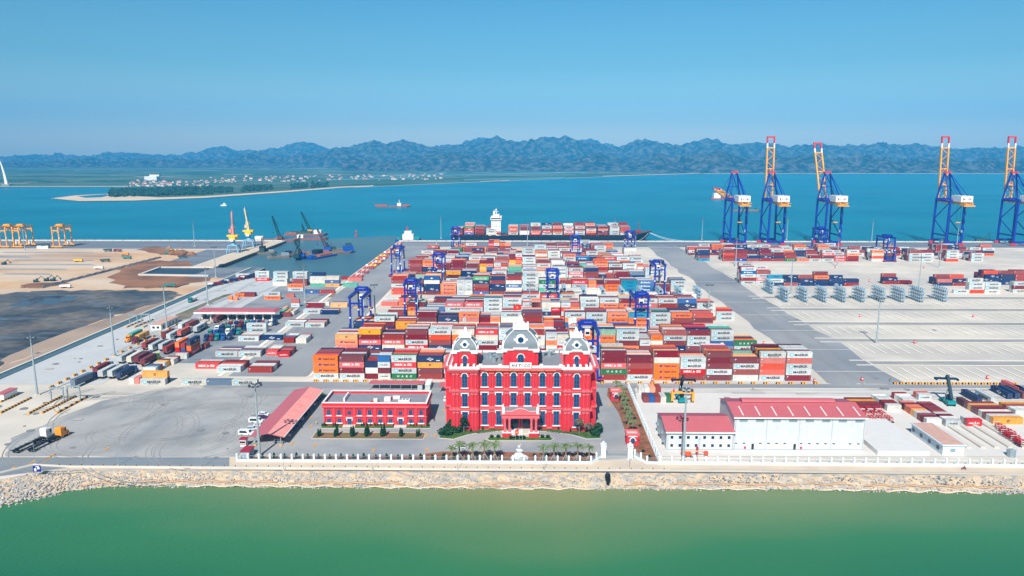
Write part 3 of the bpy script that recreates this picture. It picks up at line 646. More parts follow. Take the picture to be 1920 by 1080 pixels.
# boxes standing lengthways (rear end faces the camera)
def along(px,py,cols,L=L40,name='',n=1,top=1,z=0.0):
    g=G(px,py)
    for t,c in enumerate(cols): cadd(g.x,g.y+L/2,z+TZ*t,c,L,rz=math.pi/2,lab='{c} container, %s tier of %s'%(od(t),name))
along(333,661,'RO',name='west end-on stack by trucks'); along(343.5,663,'UC',name='middle end-on stack by trucks'); along(355,667.5,'RON',name='east end-on stack by trucks'); along(382,655,'C',L20,name='end-on spot past the stacks')
along(247,719.5,'L',L20,name='end-on spot left of yellow box'); along(257,719.8,'S',L20,name='end-on spot beside yellow box')
lot(263,721.5,L40,['X','HY'],'yellow topped group by west trucks'); lot(305,684,L20,['W','L','C'],'short cream group by trucks'); lot(288,690,L20,['L','Y','C'],'short yellow group by trucks'); lot(330,673,L20,['L','B'],'short pair below end-on stacks'); lot(270,700,L20,['L','Q','C'],'short turquoise group by trucks')
along(534,584,'O',L20,name='orange end-on spot near gate'); along(528,592,'T',name='teal end-on spot near gate'); along(537,593,'Y',name='yellow end-on spot near gate'); along(548,592,'W',name='cream end-on spot near gate'); 
for i,(a,b) in enumerate(((428,563),(438,564),(441,557),(451,557))): lot(a,b,3.0,['O'],'%s orange bin by grass island'%od(i))
# ---- east side yard
lot(1861.5,796,L40,['Y','L','B','W','B','B','Y','B'],'yellow fronted group, east yard'); lot(1812.6,799.6,L20,['R','M'],'red pair, east yard')
lot(1773,800.6,L20,['M','L','B','L','C','B','B','B','C'],'middle short group, east yard'); lot(1737,798.5,L20,['L','B','C','M','Y','S','O','B','S'],'west short group, east yard')
lot(1663,771.8,L20,['L','B','C','L','M','V'],'short group behind warehouse corner'); lot(1600,771,L40,['B','B','Y','B'],'long group behind the warehouse'); lot(1692,760,L20,['L','L','V','C'],'far short group, east yard'); lot(1722,751,L20,['M','S'],'farthest short pair, east yard')
along(1862,757.5,'M',name='end-on spot by teal handler'); along(1812,764.5,'D',L20,name='short end-on spot by teal handler'); along(1836,757,'H',name='navy end-on spot by teal handler')
for i,(a,c) in enumerate(((1893,'N'),(1907,'H'),(1921,'B'),(1935,'N'))): along(a,749-i*.3,c,name='%s end-on spot, right edge'%od(i))
along(1912,738,'BR'[1:],name='red end-on spot at right edge'); lot(1885,772,L40,['C','Y'],'brown topped pair, right edge'); lot(1903,781,L40,['L','L'],'cream pair, right edge')
lot(1204,0+757.5,L20,['C'],'x') if 0 else None
# nine short boxes by the west wall of the service yard
for i,c in enumerate('LXOC'): along(1202.5+10.6*i,738,c,L20,name='rear line, %s spot by service fence'%od(i))
for i,c in enumerate('BUCLG'): along(1211.5+10.8*i,755.5,c,L20,name='front line, %s spot by service fence'%od(i))
# ---- far east blocks
yb=G(1500,490).y
for b in range(2):
    for k in range(26):
        x=G(1309,490).x+12.7*k; 
        if k>22 and b==0: continue
        f=('QCHH','','CCSB','UCBB','CH','CNB','CHB','GC','O','XB','MBRM','RR','BCOM','','LSWO','BHB','','MMMC','MMM','','SMMM','','MMM')[k] if b==0 and k<23 else ''.join(R.choice('BBCCHNNMMMOS') for _ in range(R.choice((2,3,4))))
        if f=='' or (b==1 and k in (19,20,16)): continue
        for row in range(6):
            hh=max(1,len(f)+(R.choice((0,0,-1,0,1)) if row else 0))
            for t in range(min(hh,4)):
                cadd(x+L40/2,yb+1.22+2.75*row+43.9*b,TZ*t,f[t] if row==0 and t<len(f) else R.choice('BBCCHNMMMLS'),lab='{c} container, %s tier, %s row, %s stack, far east block'%(od(t),od(row),od(k)))
def cluster(px,py,cols,rows,name,pal='HHNNCCBS'):
    g=G(px,py)
    for k,f in enumerate(cols):
        for row in range(rows):
            hh=len(f)+(R.choice((0,0,1)) if row else 0)
            for t in range(hh): cadd(g.x+12.6*k+L40/2,g.y+1.22+2.75*row,TZ*t,f[t] if row==0 and t<len(f) else R.choice(pal),lab='{c} container, %s tier, %s row, %s stack of %s'%(od(t),od(row),od(k),name))
cluster(1757,536,('HS','CN','B','H'),5,'navy group, east yard'); cluster(1846,534,('HHN','NHH','CCC'),6,'navy and brown group, east yard')
cluster(1816,550,('SMM','XMM'),2,'grey group before the navy ones','MMX'); cluster(1899,549,('XBM','MMM'),2,'grey group at right edge','MMX'); cluster(1788,550,('M',),1,'lone grey spot, east yard')
cluster(1389,533,('MCMFM','MRMC'),5,'mixed group beside east road','MMCBRX'); cluster(1441,536,('HM','CH','HN','HHO','NH','CH'),2,'low line behind the racks','HNCBQ'); cluster(1655,533,('CN','B'),2,'low pair behind the racks')
# ---- ship's deck load
SD=926+7; sy=G(1000,452).y+0
SHX=[(848.6,3),(870,3),(890,3),(911.5,2),(953,3),(974,3),(995,3),(1016,3),(1036,3),(1057,3),(1078,3),(1098.7,3),(1121,3),(1142.5,3),(1162.5,3)]
sc_ship=['RBB','URK'+'G','BCB','WXM','MORO','VVBB','ROBB','MRCM','MOBO','SMRM','MMCM','COMB','CNOB','MMLM','XSSC']
for i,((px,_),f) in enumerate(zip(SHX,sc_ship)):
    for row in range(12):
        ff=f if row==0 else ''.join(R.choice('MMMXBBCSORLN') for _ in range(len(f)+(1 if R.random()<.15 else 0)))
        for t,c in enumerate(ff): cadd((px-980)*952/1403+L40/2+.5,934.5+2.5*row,7.2+2.65*t,c,Hc=2.6,lab='{c} container, %s tier, %s row, %s bay on ship deck'%(od(t),od(row),od(i)))
# ---- occlusion: which containers does the photograph show, and how large
def box8(x,y,z,rz,L,W,Hc):
    c,s=math.cos(rz),math.sin(rz); return [(x+c*a-s*b,y+s*a+c*b,z+h) for h in (0,Hc) for a,b in ((-L/2,-W/2),(L/2,-W/2),(L/2,W/2),(-L/2,W/2))]
def finish_containers():
    V=[];Fc=[]
    for c in CONT:
        o=len(V); V+=box8(c[0],c[1],c[2],c[3],c[4],2.44,c[5]); Fc+=[tuple(o+i for i in f) for f in ((0,3,2,1),(4,5,6,7),(0,1,5,4),(1,2,6,5),(2,3,7,6),(3,0,4,7))]
    for (x0,y0,z0,x1,y1,z1) in BLOCKERS:
        o=len(V); V+=[(a,b,c) for c in (z0,z1) for a,b in ((x0,y0),(x1,y0),(x1,y1),(x0,y1))]; Fc+=[tuple(o+i for i in f) for f in ((0,3,2,1),(4,5,6,7),(0,1,5,4),(1,2,6,5),(2,3,7,6),(3,0,4,7))]
    bv=BVHTree.FromPolygons([Vector(v) for v in V],Fc); sc_=[]
    for i,c in enumerate(CONT):
        x,y,z,rz,L,Hc,code,lab=c; co,si=math.cos(rz),math.sin(rz); area=0
        for nm,n3 in (('f',(0,-1,0)),('l',(-1,0,0)),('r',(1,0,0)),('b',(0,1,0)),('t',(0,0,1))):
            N_=Vector((co*n3[0]-si*n3[1],si*n3[0]+co*n3[1],n3[2]))
            samp=[]
            for a in (-.4,-.13,.13,.4):
                for b in (-.35,.0,.35):
                    if nm in 'fb': q=(a*L,n3[1]*1.23,Hc/2+b*Hc)
                    elif nm=='t': q=(a*L,b*2.44,Hc+.01)
                    else: q=(n3[0]*(L/2+.01),a*2.44,Hc/2+b*Hc)
                    samp.append(Vector((x+co*q[0]-si*q[1],y+si*q[0]+co*q[1],z+q[2])))
            d=samp[5]-CAM
            if N_.dot(d)>=0: continue
            A={'f':L*Hc,'b':L*Hc,'t':L*2.44}.get(nm,2.44*Hc)*abs(N_.dot(d.normalized()))*(F_/d.dot(Fw))**2
            vis=0
            for p in samp:
                q=p+N_*.03; dd=CAM-q; h=bv.ray_cast(q,dd.normalized(),dd.length)
                px,py,_=PJ(p)
                if h[0] is None and 0<=px<1920 and 0<=py<1080: vis+=1
            area+=A*vis/len(samp)
        sc_.append(area)
    order=sorted(range(len(CONT)),key=lambda i:-sc_[i]); ind=set(i for i in order[:300] if sc_[i]>4)
    far_=MB(); n0=0
    for i,c in enumerate(CONT):
        x,y,z,rz,L,Hc,code,lab=c
        if i in ind:
            a,b=cget(code,L,Hc); o=bpy.data.objects.new('shipping_container',a); COL.objects.link(o); o.location=(x,y,z+.02); o.rotation_euler[2]=rz
            d=bpy.data.objects.new('door',b); COL.objects.link(d); d.parent=o
            nm=CC[code][0]; tag(o,lab.replace('{c}',nm),'shipping container','shipping containers of the terminal')
        else:
            if sc_[i]<=0 and z>0 and 0: continue
            T=Matrix.Translation((x,y,z+.02))@Matrix.Rotation(rz,4,'Z'); n0+=1
            q=MB(); p=ptm(code,1); q.box(-L/2,-1.21,0.02,L/2,1.21,Hc-.03,p)
            o=len(far_.v); far_.v+=[tuple(T@Vector(v)) for v in q.v]
            for f,mi in zip(q.f,q.m): far_.f.append(tuple(o+k for k in f)); far_.m.append(far_.mi(q.ms[mi]))
            if sc_[i]>0:
                q=MB(); logo(q,code,L,Hc,-1.22,1)
                if q.v:
                    o=len(far_.v); far_.v+=[tuple(T@Vector(v)) for v in q.v]
                    for f,mi in zip(q.f,q.m): far_.f.append(tuple(o+k for k in f)); far_.m.append(far_.mi(q.ms[mi]))
    tag(far_.build('container_stacks'),kind='stuff')
    print('containers',len(CONT),'indiv',len(ind),'smallest',sc_[order[299]],'visible',sum(1 for a in sc_ if a>4))
BLOCKERS=[]
# ---------------- cranes, masts, racks
BLU=mat('crane_blue',(16,44,150),.45,noise=.08,spec=.3); CY=mat('crane_yellow',(238,160,40),.5,noise=.1); CR=mat('crane_red',(200,44,56),.5,noise=.08); CW=mat('crane_white',(226,228,228),.5,noise=.04)
GAL=mat('galvanised_steel',(150,166,172),.45,metal=.3,noise=.1); RUB=mat('rubber',(30,30,32),.85,noise=.1); GLS=mat('cab_glass',(24,40,52),.15,noise=0,spec=.6); RACK=mat('rack_steel',(150,176,190),.55,noise=.1)
def rtg(name,label,C=BLU,cab=CW,spr=CY,loc=(0,0,0),tro=.5,sz=6.0,group='rubber tyred gantry cranes between the stacks',foot=CR):
    # span along Y (23.5 m), legs 7.8 m apart in X, origin at the middle on the ground
    t=thing(name,label,'gantry crane',loc,0,group); S=23.5; A=3.9; Ht=23.4
    for sy in (-1,1):
        y=sy*S/2
        for sx in (-1,1):
            m=MB(); m.beam((sx*A,y,1.6),(sx*A*.92,y,Ht),1.0,C,1.3); m.box(sx*A-.52,y-.67,11.6,sx*A+.52,y+.67,12.4,CW); m.build('leg',t)
        m=MB(); m.box(-6.2,y-.55,1.5,6.2,y+.55,2.7,C); m.build('sill_beam',t); m=MB(); m.box(-3.2,y-.4,Ht-3.2,3.2,y+.4,Ht-2.2,C); m.beam((-A,y,Ht-6),(0,y,Ht-2.6),.3,C); m.beam((A,y,Ht-6),(0,y,Ht-2.6),.3,C); m.build('portal_beam',t)
        for sx in (-1,1):
            m=MB()
            for k in (-.8,.8): m.tube((sx*5.4+k,y-.35,.8),(sx*5.4+k,y+.35,.8),.8,RUB,n=12)
            m.box(sx*5.4-1.5,y-.6,1.2,sx*5.4+1.5,y+.6,1.75,foot); m.build('wheel_bogie',t)
    for sx in (-1,1):
        m=MB(); m.box(sx*A-.6,-S/2-.6,Ht,sx*A+.6,S/2+.6,Ht+1.7,C)
        m.beam((sx*(A+1.1),-S/2,Ht+.2),(sx*(A+1.1),S/2,Ht+.2),.5,GAL,.1)
        m.beam((sx*(A+1.4),-S/2,Ht+1.3),(sx*(A+1.4),S/2,Ht+1.3),.08,C)
        for k in range(9): m.beam((sx*(A+1.4),-S/2+k*S/8,Ht+.2),(sx*(A+1.4),-S/2+k*S/8,Ht+1.3),.08,C)
        m.build('girder',t)
    ty=(tro-.5)*(S-6); m=MB(); m.box(-4.6,ty-2.5,Ht+1.7,4.6,ty+2.5,Ht+2.3,C); m.box(-3.6,ty-2,Ht+2.3,3.4,ty+1.8,Ht+4.0,C); m.tube((-2,ty-1.9,Ht+3),(2,ty-1.9,Ht+3),.9,C); m.box(-4.4,ty-2.4,Ht+2.3,-4.2,ty+2.4,Ht+3.4,C); m.box(4.2,ty-2.4,Ht+2.3,4.4,ty+2.4,Ht+3.4,C); m.build('trolley',t)
    m=MB(); m.box(-1.5,ty-3.6,Ht-3.2,1.1,ty-1.2,Ht-.2,cab); m.box(-1.2,ty-3.64,Ht-2.6,.8,ty-3.58,Ht-1.2,GLS); c=m.build('operator_cab',t)
    z=Ht-sz; m=MB(); m.box(-6.1,ty-.25,z,6.1,ty+.25,z+.45,spr); m.box(-3,ty-.8,z+.5,3,ty+.8,z+1.3,C)
    for sx in (-1,1): m.box(sx*6.0-.2,ty-1.2,z-.3,sx*6.0+.2,ty+1.2,z+.3,spr)
    m.build('spreader',t)
    m=MB()
    for sx in (-1,1):
        for sy in (-1,1): m.beam((sx*2.5,ty+sy*.6,z+1.2),(sx*2.5,ty+sy*.6,Ht+2),.09,BLK)
    m.build('hoist_rope',t)
    m=MB(); m.box(-3.4,S/2-1.2+1.8,2.8,1.5,S/2+2.6,5.4,cab); m.build('power_pack',t)
    m=MB(); m.tube((-A-.8,-S/2+.2,6.2),(-A-.4,-S/2+.2,6.2),1.7,mat('reel_dark',(40,74,84),.6),n=14); m.build('cable_reel',t)
    m=MB()
    for k in range(5): m.beam((A+.7,-S/2+(.8 if k%2 else -.6),3+4*k),(A+.7,-S/2+(-.6 if k%2 else .8),7+4*k),.25,GAL,.6)
    m.build('stair',t)
    return t
def near(px,bi,off=0): # crane over block bi with its near frame seen at px
    y=YB[bi]-3.4; Z=y*math.cos(TH)+H*math.sin(TH); return ((px-980)*Z/F_,y+11.75)
rt=[(670,2,'blue gantry crane straddling the west end of the third yard block',.92,9.5),(771,3,'blue gantry crane with white cab over the fourth yard block, west side',.2,7),(1037,4,'blue gantry crane between the grey stacks in the middle of the yard',.3,12),(1106,0,'blue gantry crane just behind the right corner of the red office',.75,14),
(1202,2,'blue gantry crane with white cab over the third block, right of the office',.1,8),(1236,5,'blue gantry crane rising beyond the white reefer boxes',.4,10),(743,7,'blue gantry crane parked at the west edge near the trailer row',.6,7),(822,6,'blue gantry crane over the seventh block, west side',.2,6),(854,11,'farthest blue gantry crane in front of the ship stern',.3,5),(1080,9,'blue gantry crane over orange boxes near the ship middle',.5,8),(1183,10,'blue gantry crane beneath the ship bow',.5,6)]
r0=None
RTGX=[]
for px,bi,lb,tro,sz in rt:
    x,y=near(px,bi); RTGX.append((x,y)); rtg('gantry_crane',lb,loc=(x,y,0),tro=tro,sz=sz)
for px,py,lb in ((1543,472,'blue gantry crane at the far east block beneath the leaning boom'),(1668,491,'blue gantry crane on the far east block right of the leaning boom')):
    g=G(px,py); rtg('gantry_crane',lb,loc=(g.x,g.y+11.75,0),tro=.4,sz=7); RTGX.append((g.x,g.y+11.75))
for i,px in enumerate((8,33,107)):
    g=G(px,465.5); rtg('gantry_crane',('yellow gantry crane cut by the left edge','yellow gantry crane, middle one of three','yellow gantry crane standing alone, right of its two neighbours')[i],C=CY,spr=CY,foot=CY,loc=(g.x,g.y+11.75,0),tro=.4,sz=4,group='yellow gantry cranes on the western quay')
def sts(px,boom,label):
    g=G(px,452); x=g.x*901/g.y; y0=886
    t=thing('ship_to_shore_crane',label,'quay crane',(x,y0,0),0,'ship to shore cranes on the quay'); G_=30; A=9.2; Hp=52
    for sy in (0,1):
        y=sy*G_
        for sx in (-1,1):
            m=MB(); m.beam((sx*A,y,3),(sx*(A-.6),y,Hp+3),2.0,BLU,1.7); m.build('leg',t)
        m=MB(); m.box(-A-1,y-.9,3.2,A+1,y+.9,5.4,BLU); m.build('sill_beam',t); m=MB(); m.box(-A,y-.8,Hp+1,A,y+.8,Hp+3.4,BLU); m.build('portal_beam',t)
        for sx in (-1,1):
            m=MB(); 
            for k in (-1,0,1): m.box(sx*A+k*2.4-1,y-1,.3,sx*A+k*2.4+1,y+1,1.6,CR)
            m.box(sx*A-3,y-.7,1.6,sx*A+3,y+.7,3.1,CR); m.build('wheel_bogie',t)
    for sx in (-1,1):
        m=MB(); m.beam((sx*A,0,12),(sx*A,G_,12),1.2,BLU,1.6); m.beam((sx*A,0,12.5),(sx*A,G_,30),.8,BLU); m.beam((sx*A,G_,30),(sx*A,0,Hp),.8,BLU); m.box(sx*A-.7,0,Hp,sx*A+.7,G_,Hp+2,BLU); m.build('side_brace',t)
    m=MB(); ap=(0,G_-2,86)
    for sx in (-1,1):
        m.beam((sx*(A-.6),G_,Hp+3),(sx*3,G_-2,86),1.4,BLU); m.beam((sx*3,G_-3,85),(sx*(A-1),4,Hp+3),.9,BLU); m.beam((sx*3,G_-3,85),(sx*3.5,-20,Hp+4),.45,BLU); m.beam((sx*2.5,G_-3,84),(sx*3,-10,Hp+4),.35,BLU); m.beam((sx*5.6,G_-1,69),(sx*5,12,Hp+3),.5,BLU)
    m.beam((-5.6,G_-1,69),(5.6,G_-1,69),.8,BLU); m.build('apex_frame',t)
    m=MB(); m.box(-4.2,G_-4,85.4,4.2,G_-.5,87.4,CR); m.build('apex_beam',t)
    m=MB()
    for sx in (-1,1): m.box(sx*3.6-.7,-24,Hp-2,sx*3.6+.7,G_+4,Hp+.8,CY)
    for k in range(8): m.box(-3.6,-24+k*7,Hp-1.6,3.6,-23.4+k*7,Hp-.9,CY)
    m.box(-6.4,-25,Hp-3.4,6.4,-17,Hp-2.2,CY); m.box(-6.6,-25,Hp-3.0,-6.4,-17,Hp+.6,CY); m.box(6.2,-14,Hp-1,10.5,-4,Hp-.4,CY); m.build('trolley_girder',t)
    m=MB(); m.box(-6.2,-17,Hp+1.2,7.6,3,Hp+8.2,CW); 
    for k in range(4): m.box(-4+k*2.8,-17.05,Hp+3.5,-2.8+k*2.8,-16.98,Hp+5,mat('vent_grey',(150,156,158),.6))
    m.build('machinery_house',t)
    hinge=Vector((0,G_+4,Hp)); ang=math.radians(boom); d=Vector((0,math.cos(ang),math.sin(ang))); u=Vector((0,-math.sin(ang),math.cos(ang))); Lb=77
    m=MB()
    for sx in (-1,1):
        o=Vector((sx*4.2,0,0)); m.beam(hinge+o,hinge+o+d*(Lb*.83),1.5,CY,2.0); m.beam(hinge+o+d*(Lb*.83),hinge+o+d*(Lb*.9),1.5,CW,2.0); m.beam(hinge+o+d*(Lb*.9),hinge+o+d*Lb,1.5,CR,2.0)
    N_=8
    for k in range(N_):
        a=hinge+d*(Lb*.83*k/N_); b=hinge+d*(Lb*.83*(k+1)/N_); s=1 if k%2 else -1; m.beam(a+Vector((s*4.2,0,0)),b-Vector((s*4.2,0,0)),.5,CY)
    for q in (.83,.5,.25): m.beam(hinge+d*Lb*q-Vector((4.2,0,0)),hinge+d*Lb*q+Vector((4.2,0,0)),1.4,CY)
    m.beam(hinge+d*Lb-Vector((4.9,0,0)),hinge+d*Lb+Vector((4.9,0,0)),1.8,CR); m.build('boom',t)
    for sx in (-1,1): m=MB(); m.beam(hinge+d*Lb*(.55)+Vector((sx*3,0,0))+u,(sx*2.5,G_-2,86),.3,BLU); m.beam(hinge+d*Lb*(.3)+Vector((sx*3,0,0))+u,(sx*2.5,G_-2,84),.3,BLU); m.build('stay_rope',t)
    m=MB(); m.box(-2.6,-6,28,2.6,-3.6,28.9,CY); 
    for sx in (-1,1): m.beam((sx*2.2,-4.8,28.9),(sx*2.2,-4.8,Hp-2),.15,BLK)
    m.build('spreader',t)
    m=MB(); 
    for k in range(10): m.beam((A+1.6,-.6 if k%2 else 2,5+4.8*k),(A+1.6,2 if k%2 else -.6,9.8+4.8*k),.3,BLU,.8)
    m.box(A-2.5,-2,16,A-.9,-.8,19,GAL); m.build('stair',t)
sts(1376,8,'quay crane with lowered yellow boom, leftmost of the blue ones'); sts(1446,86,'quay crane with upright boom, second blue one from the left'); sts(1550,65,'quay crane with leaning boom beside the small gantry')
sts(1774,86,'quay crane with upright boom standing clear, fourth from the left'); sts(1899,86,'quay crane with upright boom cut by the right edge')
# light masts
MAST=mat('mast_steel',(158,172,176),.5,metal=.2,noise=.05)
def mast():
    t=thing('light_mast','x','light mast',group='tall floodlight masts'); m=MB(); m.tube((0,0,.6),(0,0,28),.55,MAST,.22,n=10); m.box(-.9,-.9,0,.9,.9,.6,PALE); m.build('pole',t)
    m=MB(); m.lathe([(.8,27.4),(.9,27.5),(.8,27.6)],mat('lamp_dark',(58,66,70),.5),n=12); m.tube((0,0,28),(0,0,29.6),.05,MAST,n=5); m.build('lamp_ring',t)
    for k in range(8):
        a=k*math.pi/4; m=MB(); c=(2.1*math.cos(a),2.1*math.sin(a),27.2); m.beam((.7*math.cos(a),.7*math.sin(a),27.5),c,.15,MAST); m.box(c[0]-.4,c[1]-.4,26.95,c[0]+.4,c[1]+.4,27.35,mat('lamp_dark',(58,66,70),.5)); m.build('floodlight',t)
    return t
ML=[(487,855,'standing by the long red carport'),(1281,866,'in front of the small white workshop'),(70,741,'on the entry road kerb at the far left'),(215,669,'beside the parked container trucks'),(313,617,'next to the small booth building'),(390,572,'on the grass strip beside the entry road'),(405,520,'beyond the grass strip by the drain'),(365,462,'on the far western quay'),(47,471,'beside the yellow gantry cranes'),(572,567,'on the round grass island'),(704,612,'behind the westmost blue gantry crane'),(744,548,'at the west end of the sixth yard block'),(827,447,'at the quay by the west yard corner'),(993,611,'behind the central dome'),(989,462,'among the far central stacks'),(1061,553,'left of the first steel rack'),(1237,552,'among the steel racks by the gantry'),(1327,612,'at the right end of the third yard block'),(1152,450,'by the quay beneath the ship'),(1316,449,'by the quay left of the cranes'),(1475,450,'between two quay cranes'),(1379,500,'before the far east stacks'),(1482,553,'among the racks of the empty yard'),(1569,500,'before the grey far east stacks'),(1643,645,'alone in the empty east yard'),(1722,545,'by the last steel racks'),(1761,502,'beside the far east stacks, right side'),(1793,468,'by the fourth quay crane'),(1634,455,'on the quay between the third and fourth cranes')]
m0=None
for px,py,lb in ML:
    g=G(px,py)
    if m0 is None: m0=mast(); m0.location=g; m0['label']='tall floodlight mast '+lb
    else: dup(m0,g,R.uniform(0,1),label='tall floodlight mast '+lb)
# street lamps along the bank
def slamp():
    t=thing('street_lamp','x','street lamp',group='thin lamps along the bank road'); m=MB(); m.tube((0,0,0),(0,0,8.6),.09,MAST,.06,n=6); m.tube((0,0,8.6),(.2,-.9,9.2),.05,MAST,n=5); m.box(-.2,-.2,0,.2,.2,.5,PALE); m.build('pole',t); m=MB(); m.box(.0,-1.6,9.15,.35,-.8,9.3,MAST); m.build('lamp_head',t); return t
s0=None
for px,py,lb in ((67,871,'beside the blue road sign'),(222,874,'before the wide west lot'),(380,877,'before the bare end of the west lot'),(532,882,'before the carport fence'),(698,882,'before the low red building'),(858,882,'before the left palms'),(1020,884,'before the right palms'),(1180,880,'before the gate'),(1308,866,'before the orange boom lift')):
    g=G(px,py)
    if s0 is None: s0=slamp(); s0.location=g; s0['label']='thin bent street lamp '+lb
    else: dup(s0,g,0,label='thin bent street lamp '+lb)
# reefer racks
def rack(n=4,Ly=16):
    t=thing('reefer_rack','x','steel rack',group='steel reefer racks'); m=MB()
    for x in (-1.1,1.1):
        for k in range(7): m.beam((x,k*Ly/6,0),(x,k*Ly/6,11.6),.22,RACK)
    for k in range(0,7): m.beam((-1.1,k*Ly/6,11.5),(1.1,k*Ly/6,11.5),.15,RACK)
    m.build('frame',t)
    for l in range(4):
        m=MB(); z=2.6+2.9*l; m.box(-1.2,0,z,1.2,Ly,z+.12,RACK)
        for x in (-1.15,1.15): m.beam((x,0,z+1.1),(x,Ly,z+1.1),.1,RACK)
        for k in range(6): m.box(-1.15,k*Ly/6+.5,z+.12,-.5,k*Ly/6+1.6,z+1.1,RACK); m.box(.5,k*Ly/6+.5,z+.12,1.15,k*Ly/6+1.6,z+1.1,RACK)
        m.build('platform',t)
    m=MB()
    for k in range(4): m.beam((1.7,.3 if k%2 else 3,2.9*k),(1.7,3 if k%2 else .3,2.9*k+2.9),.6,RACK,.2)
    m.build('stair',t); return t
k0=None; RK=[]
for i in range(8): RK.append((X0+SP*10.4+14.3*i,YB[4]+13,'%s steel rack from the left between the white boxes'%od(i)))
for i,px in enumerate((1474,1510,1546,1582,1618,1655,1692,1728,1772)):
    g=G(px,568-(0 if i<8 else 1)); RK.append((g.x,g.y,'%s steel rack from the left in the empty east yard'%od(i)))
g=G(1446,552); RK.append((g.x,g.y,'short-looking steel rack at the road edge of the east yard'))
for x,y,lb in RK:
    if k0 is None: k0=rack(); k0.location=(x,y,0); k0['label']=lb
    else: dup(k0,(x,y,0),0,label=lb,scale=(1,1.1,.86))
# gantry crane stands over containers: keep its column clear
# ---------------- buildings
RED=mat('wall_red',(202,42,52),.65,noise=.12,scale=.5,spec=.2,streak=(.8,.8,.1,.25,(196,52,60))); RED2=mat('moulding_lit_pink',(216,100,104),.6,noise=.06,scale=.6,spec=.2); TRIM=mat('trim_white',(232,228,222),.6,noise=.06,scale=.5)  # moulding red is lightened to pink, with its bright highlights put into the colour
GLASS=mat('window_glass',(14,60,100),.12,noise=.3,scale=.35,spec=.8); MUL=mat('window_mullion',(70,110,140),.5,noise=0); SLATE=mat('dome_slate',(114,124,130),.6,noise=.12,scale=1.2); RGREY=mat('roof_grey',(134,136,142),.85,noise=.1,scale=.3)
ROOFR=mat('roof_sheet_red',(186,98,104),.5,noise=.05,scale=.2,spec=.3); ROOFP=mat('roof_sheet_faded',(226,150,140),.6,noise=.06,scale=.4,streak=(.1,1.2,1,.7,(236,182,168))); GOLD=mat('sign_gold',(226,160,84),.5,noise=0); SGN=mat('sign_navy',(14,22,70),.6,noise=0); DOORG=mat('dark_glass',(10,30,52),.15,noise=.1,spec=.7)
def window(t,x,y,z,w_,h_,arch=0,trim=True,y2=None,sill=True,hood=True,name='window'):
    m=MB(); 
    if trim:
        if arch:
            n=10; r0=w_/2+.05; r1=w_/2+.32; V=[]
            for k in range(n+1):
                a=math.pi*k/n
                for r in (r0,r1):
                    for yy in (y-.35,y-.02): V.append((x+r*math.cos(a),yy,z+h_+r*math.sin(a)))
            m.add(V,[q for k in range(n) for q in ((4*k,4*k+4,4*k+6,4*k+2),(4*k+2,4*k+6,4*k+7,4*k+3),(4*k,4*k+1,4*k+5,4*k+4))],TRIM)
            for s in (-1,1): m.box(x+s*(w_/2+.3)-.25,y-.3,z+h_-.25,x+s*(w_/2+.3)+.25,y-.01,z+h_,TRIM)
        elif hood:
            m.box(x-w_/2-.6,y-.4,z+h_+.06,x+w_/2+.6,y-.01,z+h_+.42,TRIM)
            for s in (-1,1): m.box(x+s*(w_/2+.35)-.16,y-.3,z+h_-.9,x+s*(w_/2+.35)+.16,y-.01,z+h_+.05,TRIM)
        if sill: m.box(x-w_/2-.55,y-.5,z-.42,x+w_/2+.55,y-.01,z-.05,TRIM)
    for s in (-1,1): m.box(x+s*w_/2-.07,y-.12,z,x+s*w_/2+.07,y-.01,z+h_,MUL)
    m.box(x-.05,y-.1,z,x+.05,y-.06,z+h_+(w_/2 if arch else 0)-.1,MUL)
    k=max(2,int(h_/1.5))
    for i in range(k+1): m.box(x-w_/2+.07,y-.1,z+h_*i/k-.04,x+w_/2-.07,y-.07,z+h_*i/k+.04,MUL)
    o=m.build(name,t); m=MB()
    pts=[(x-w_/2+.07,z),(x+w_/2-.07,z),(x+w_/2-.07,z+h_)]
    if arch: pts+=[(x+(w_/2-.07)*math.cos(math.pi*k/10),z+h_+(w_/2-.07)*math.sin(math.pi*k/10)) for k in range(1,10)]
    pts+=[(x-w_/2+.07,z+h_)]
    m.add([(a,y-.05,b) for a,b in pts],[tuple(range(len(pts)))],GLASS); m.build('pane',o); return o
PLS=mat('pilaster_lit_red',(206,62,70),.55,noise=.05)  # wall red lightened: the highlight on rounded shafts is painted into the colour
def pil(m,x,y,z0,z1,w_=.8,d=.35):
    m.tube((x,y-.1,z0+.7),(x,y-.1,z1-.9),w_*.52,PLS,n=10); m.box(x-w_/2-.18,y-d-.15,z0,x+w_/2+.18,y-.012,z0+.7,RED2); m.box(x-w_/2-.2,y-d-.2,z1-.9,x+w_/2+.2,y-.012,z1-.35,RED2)
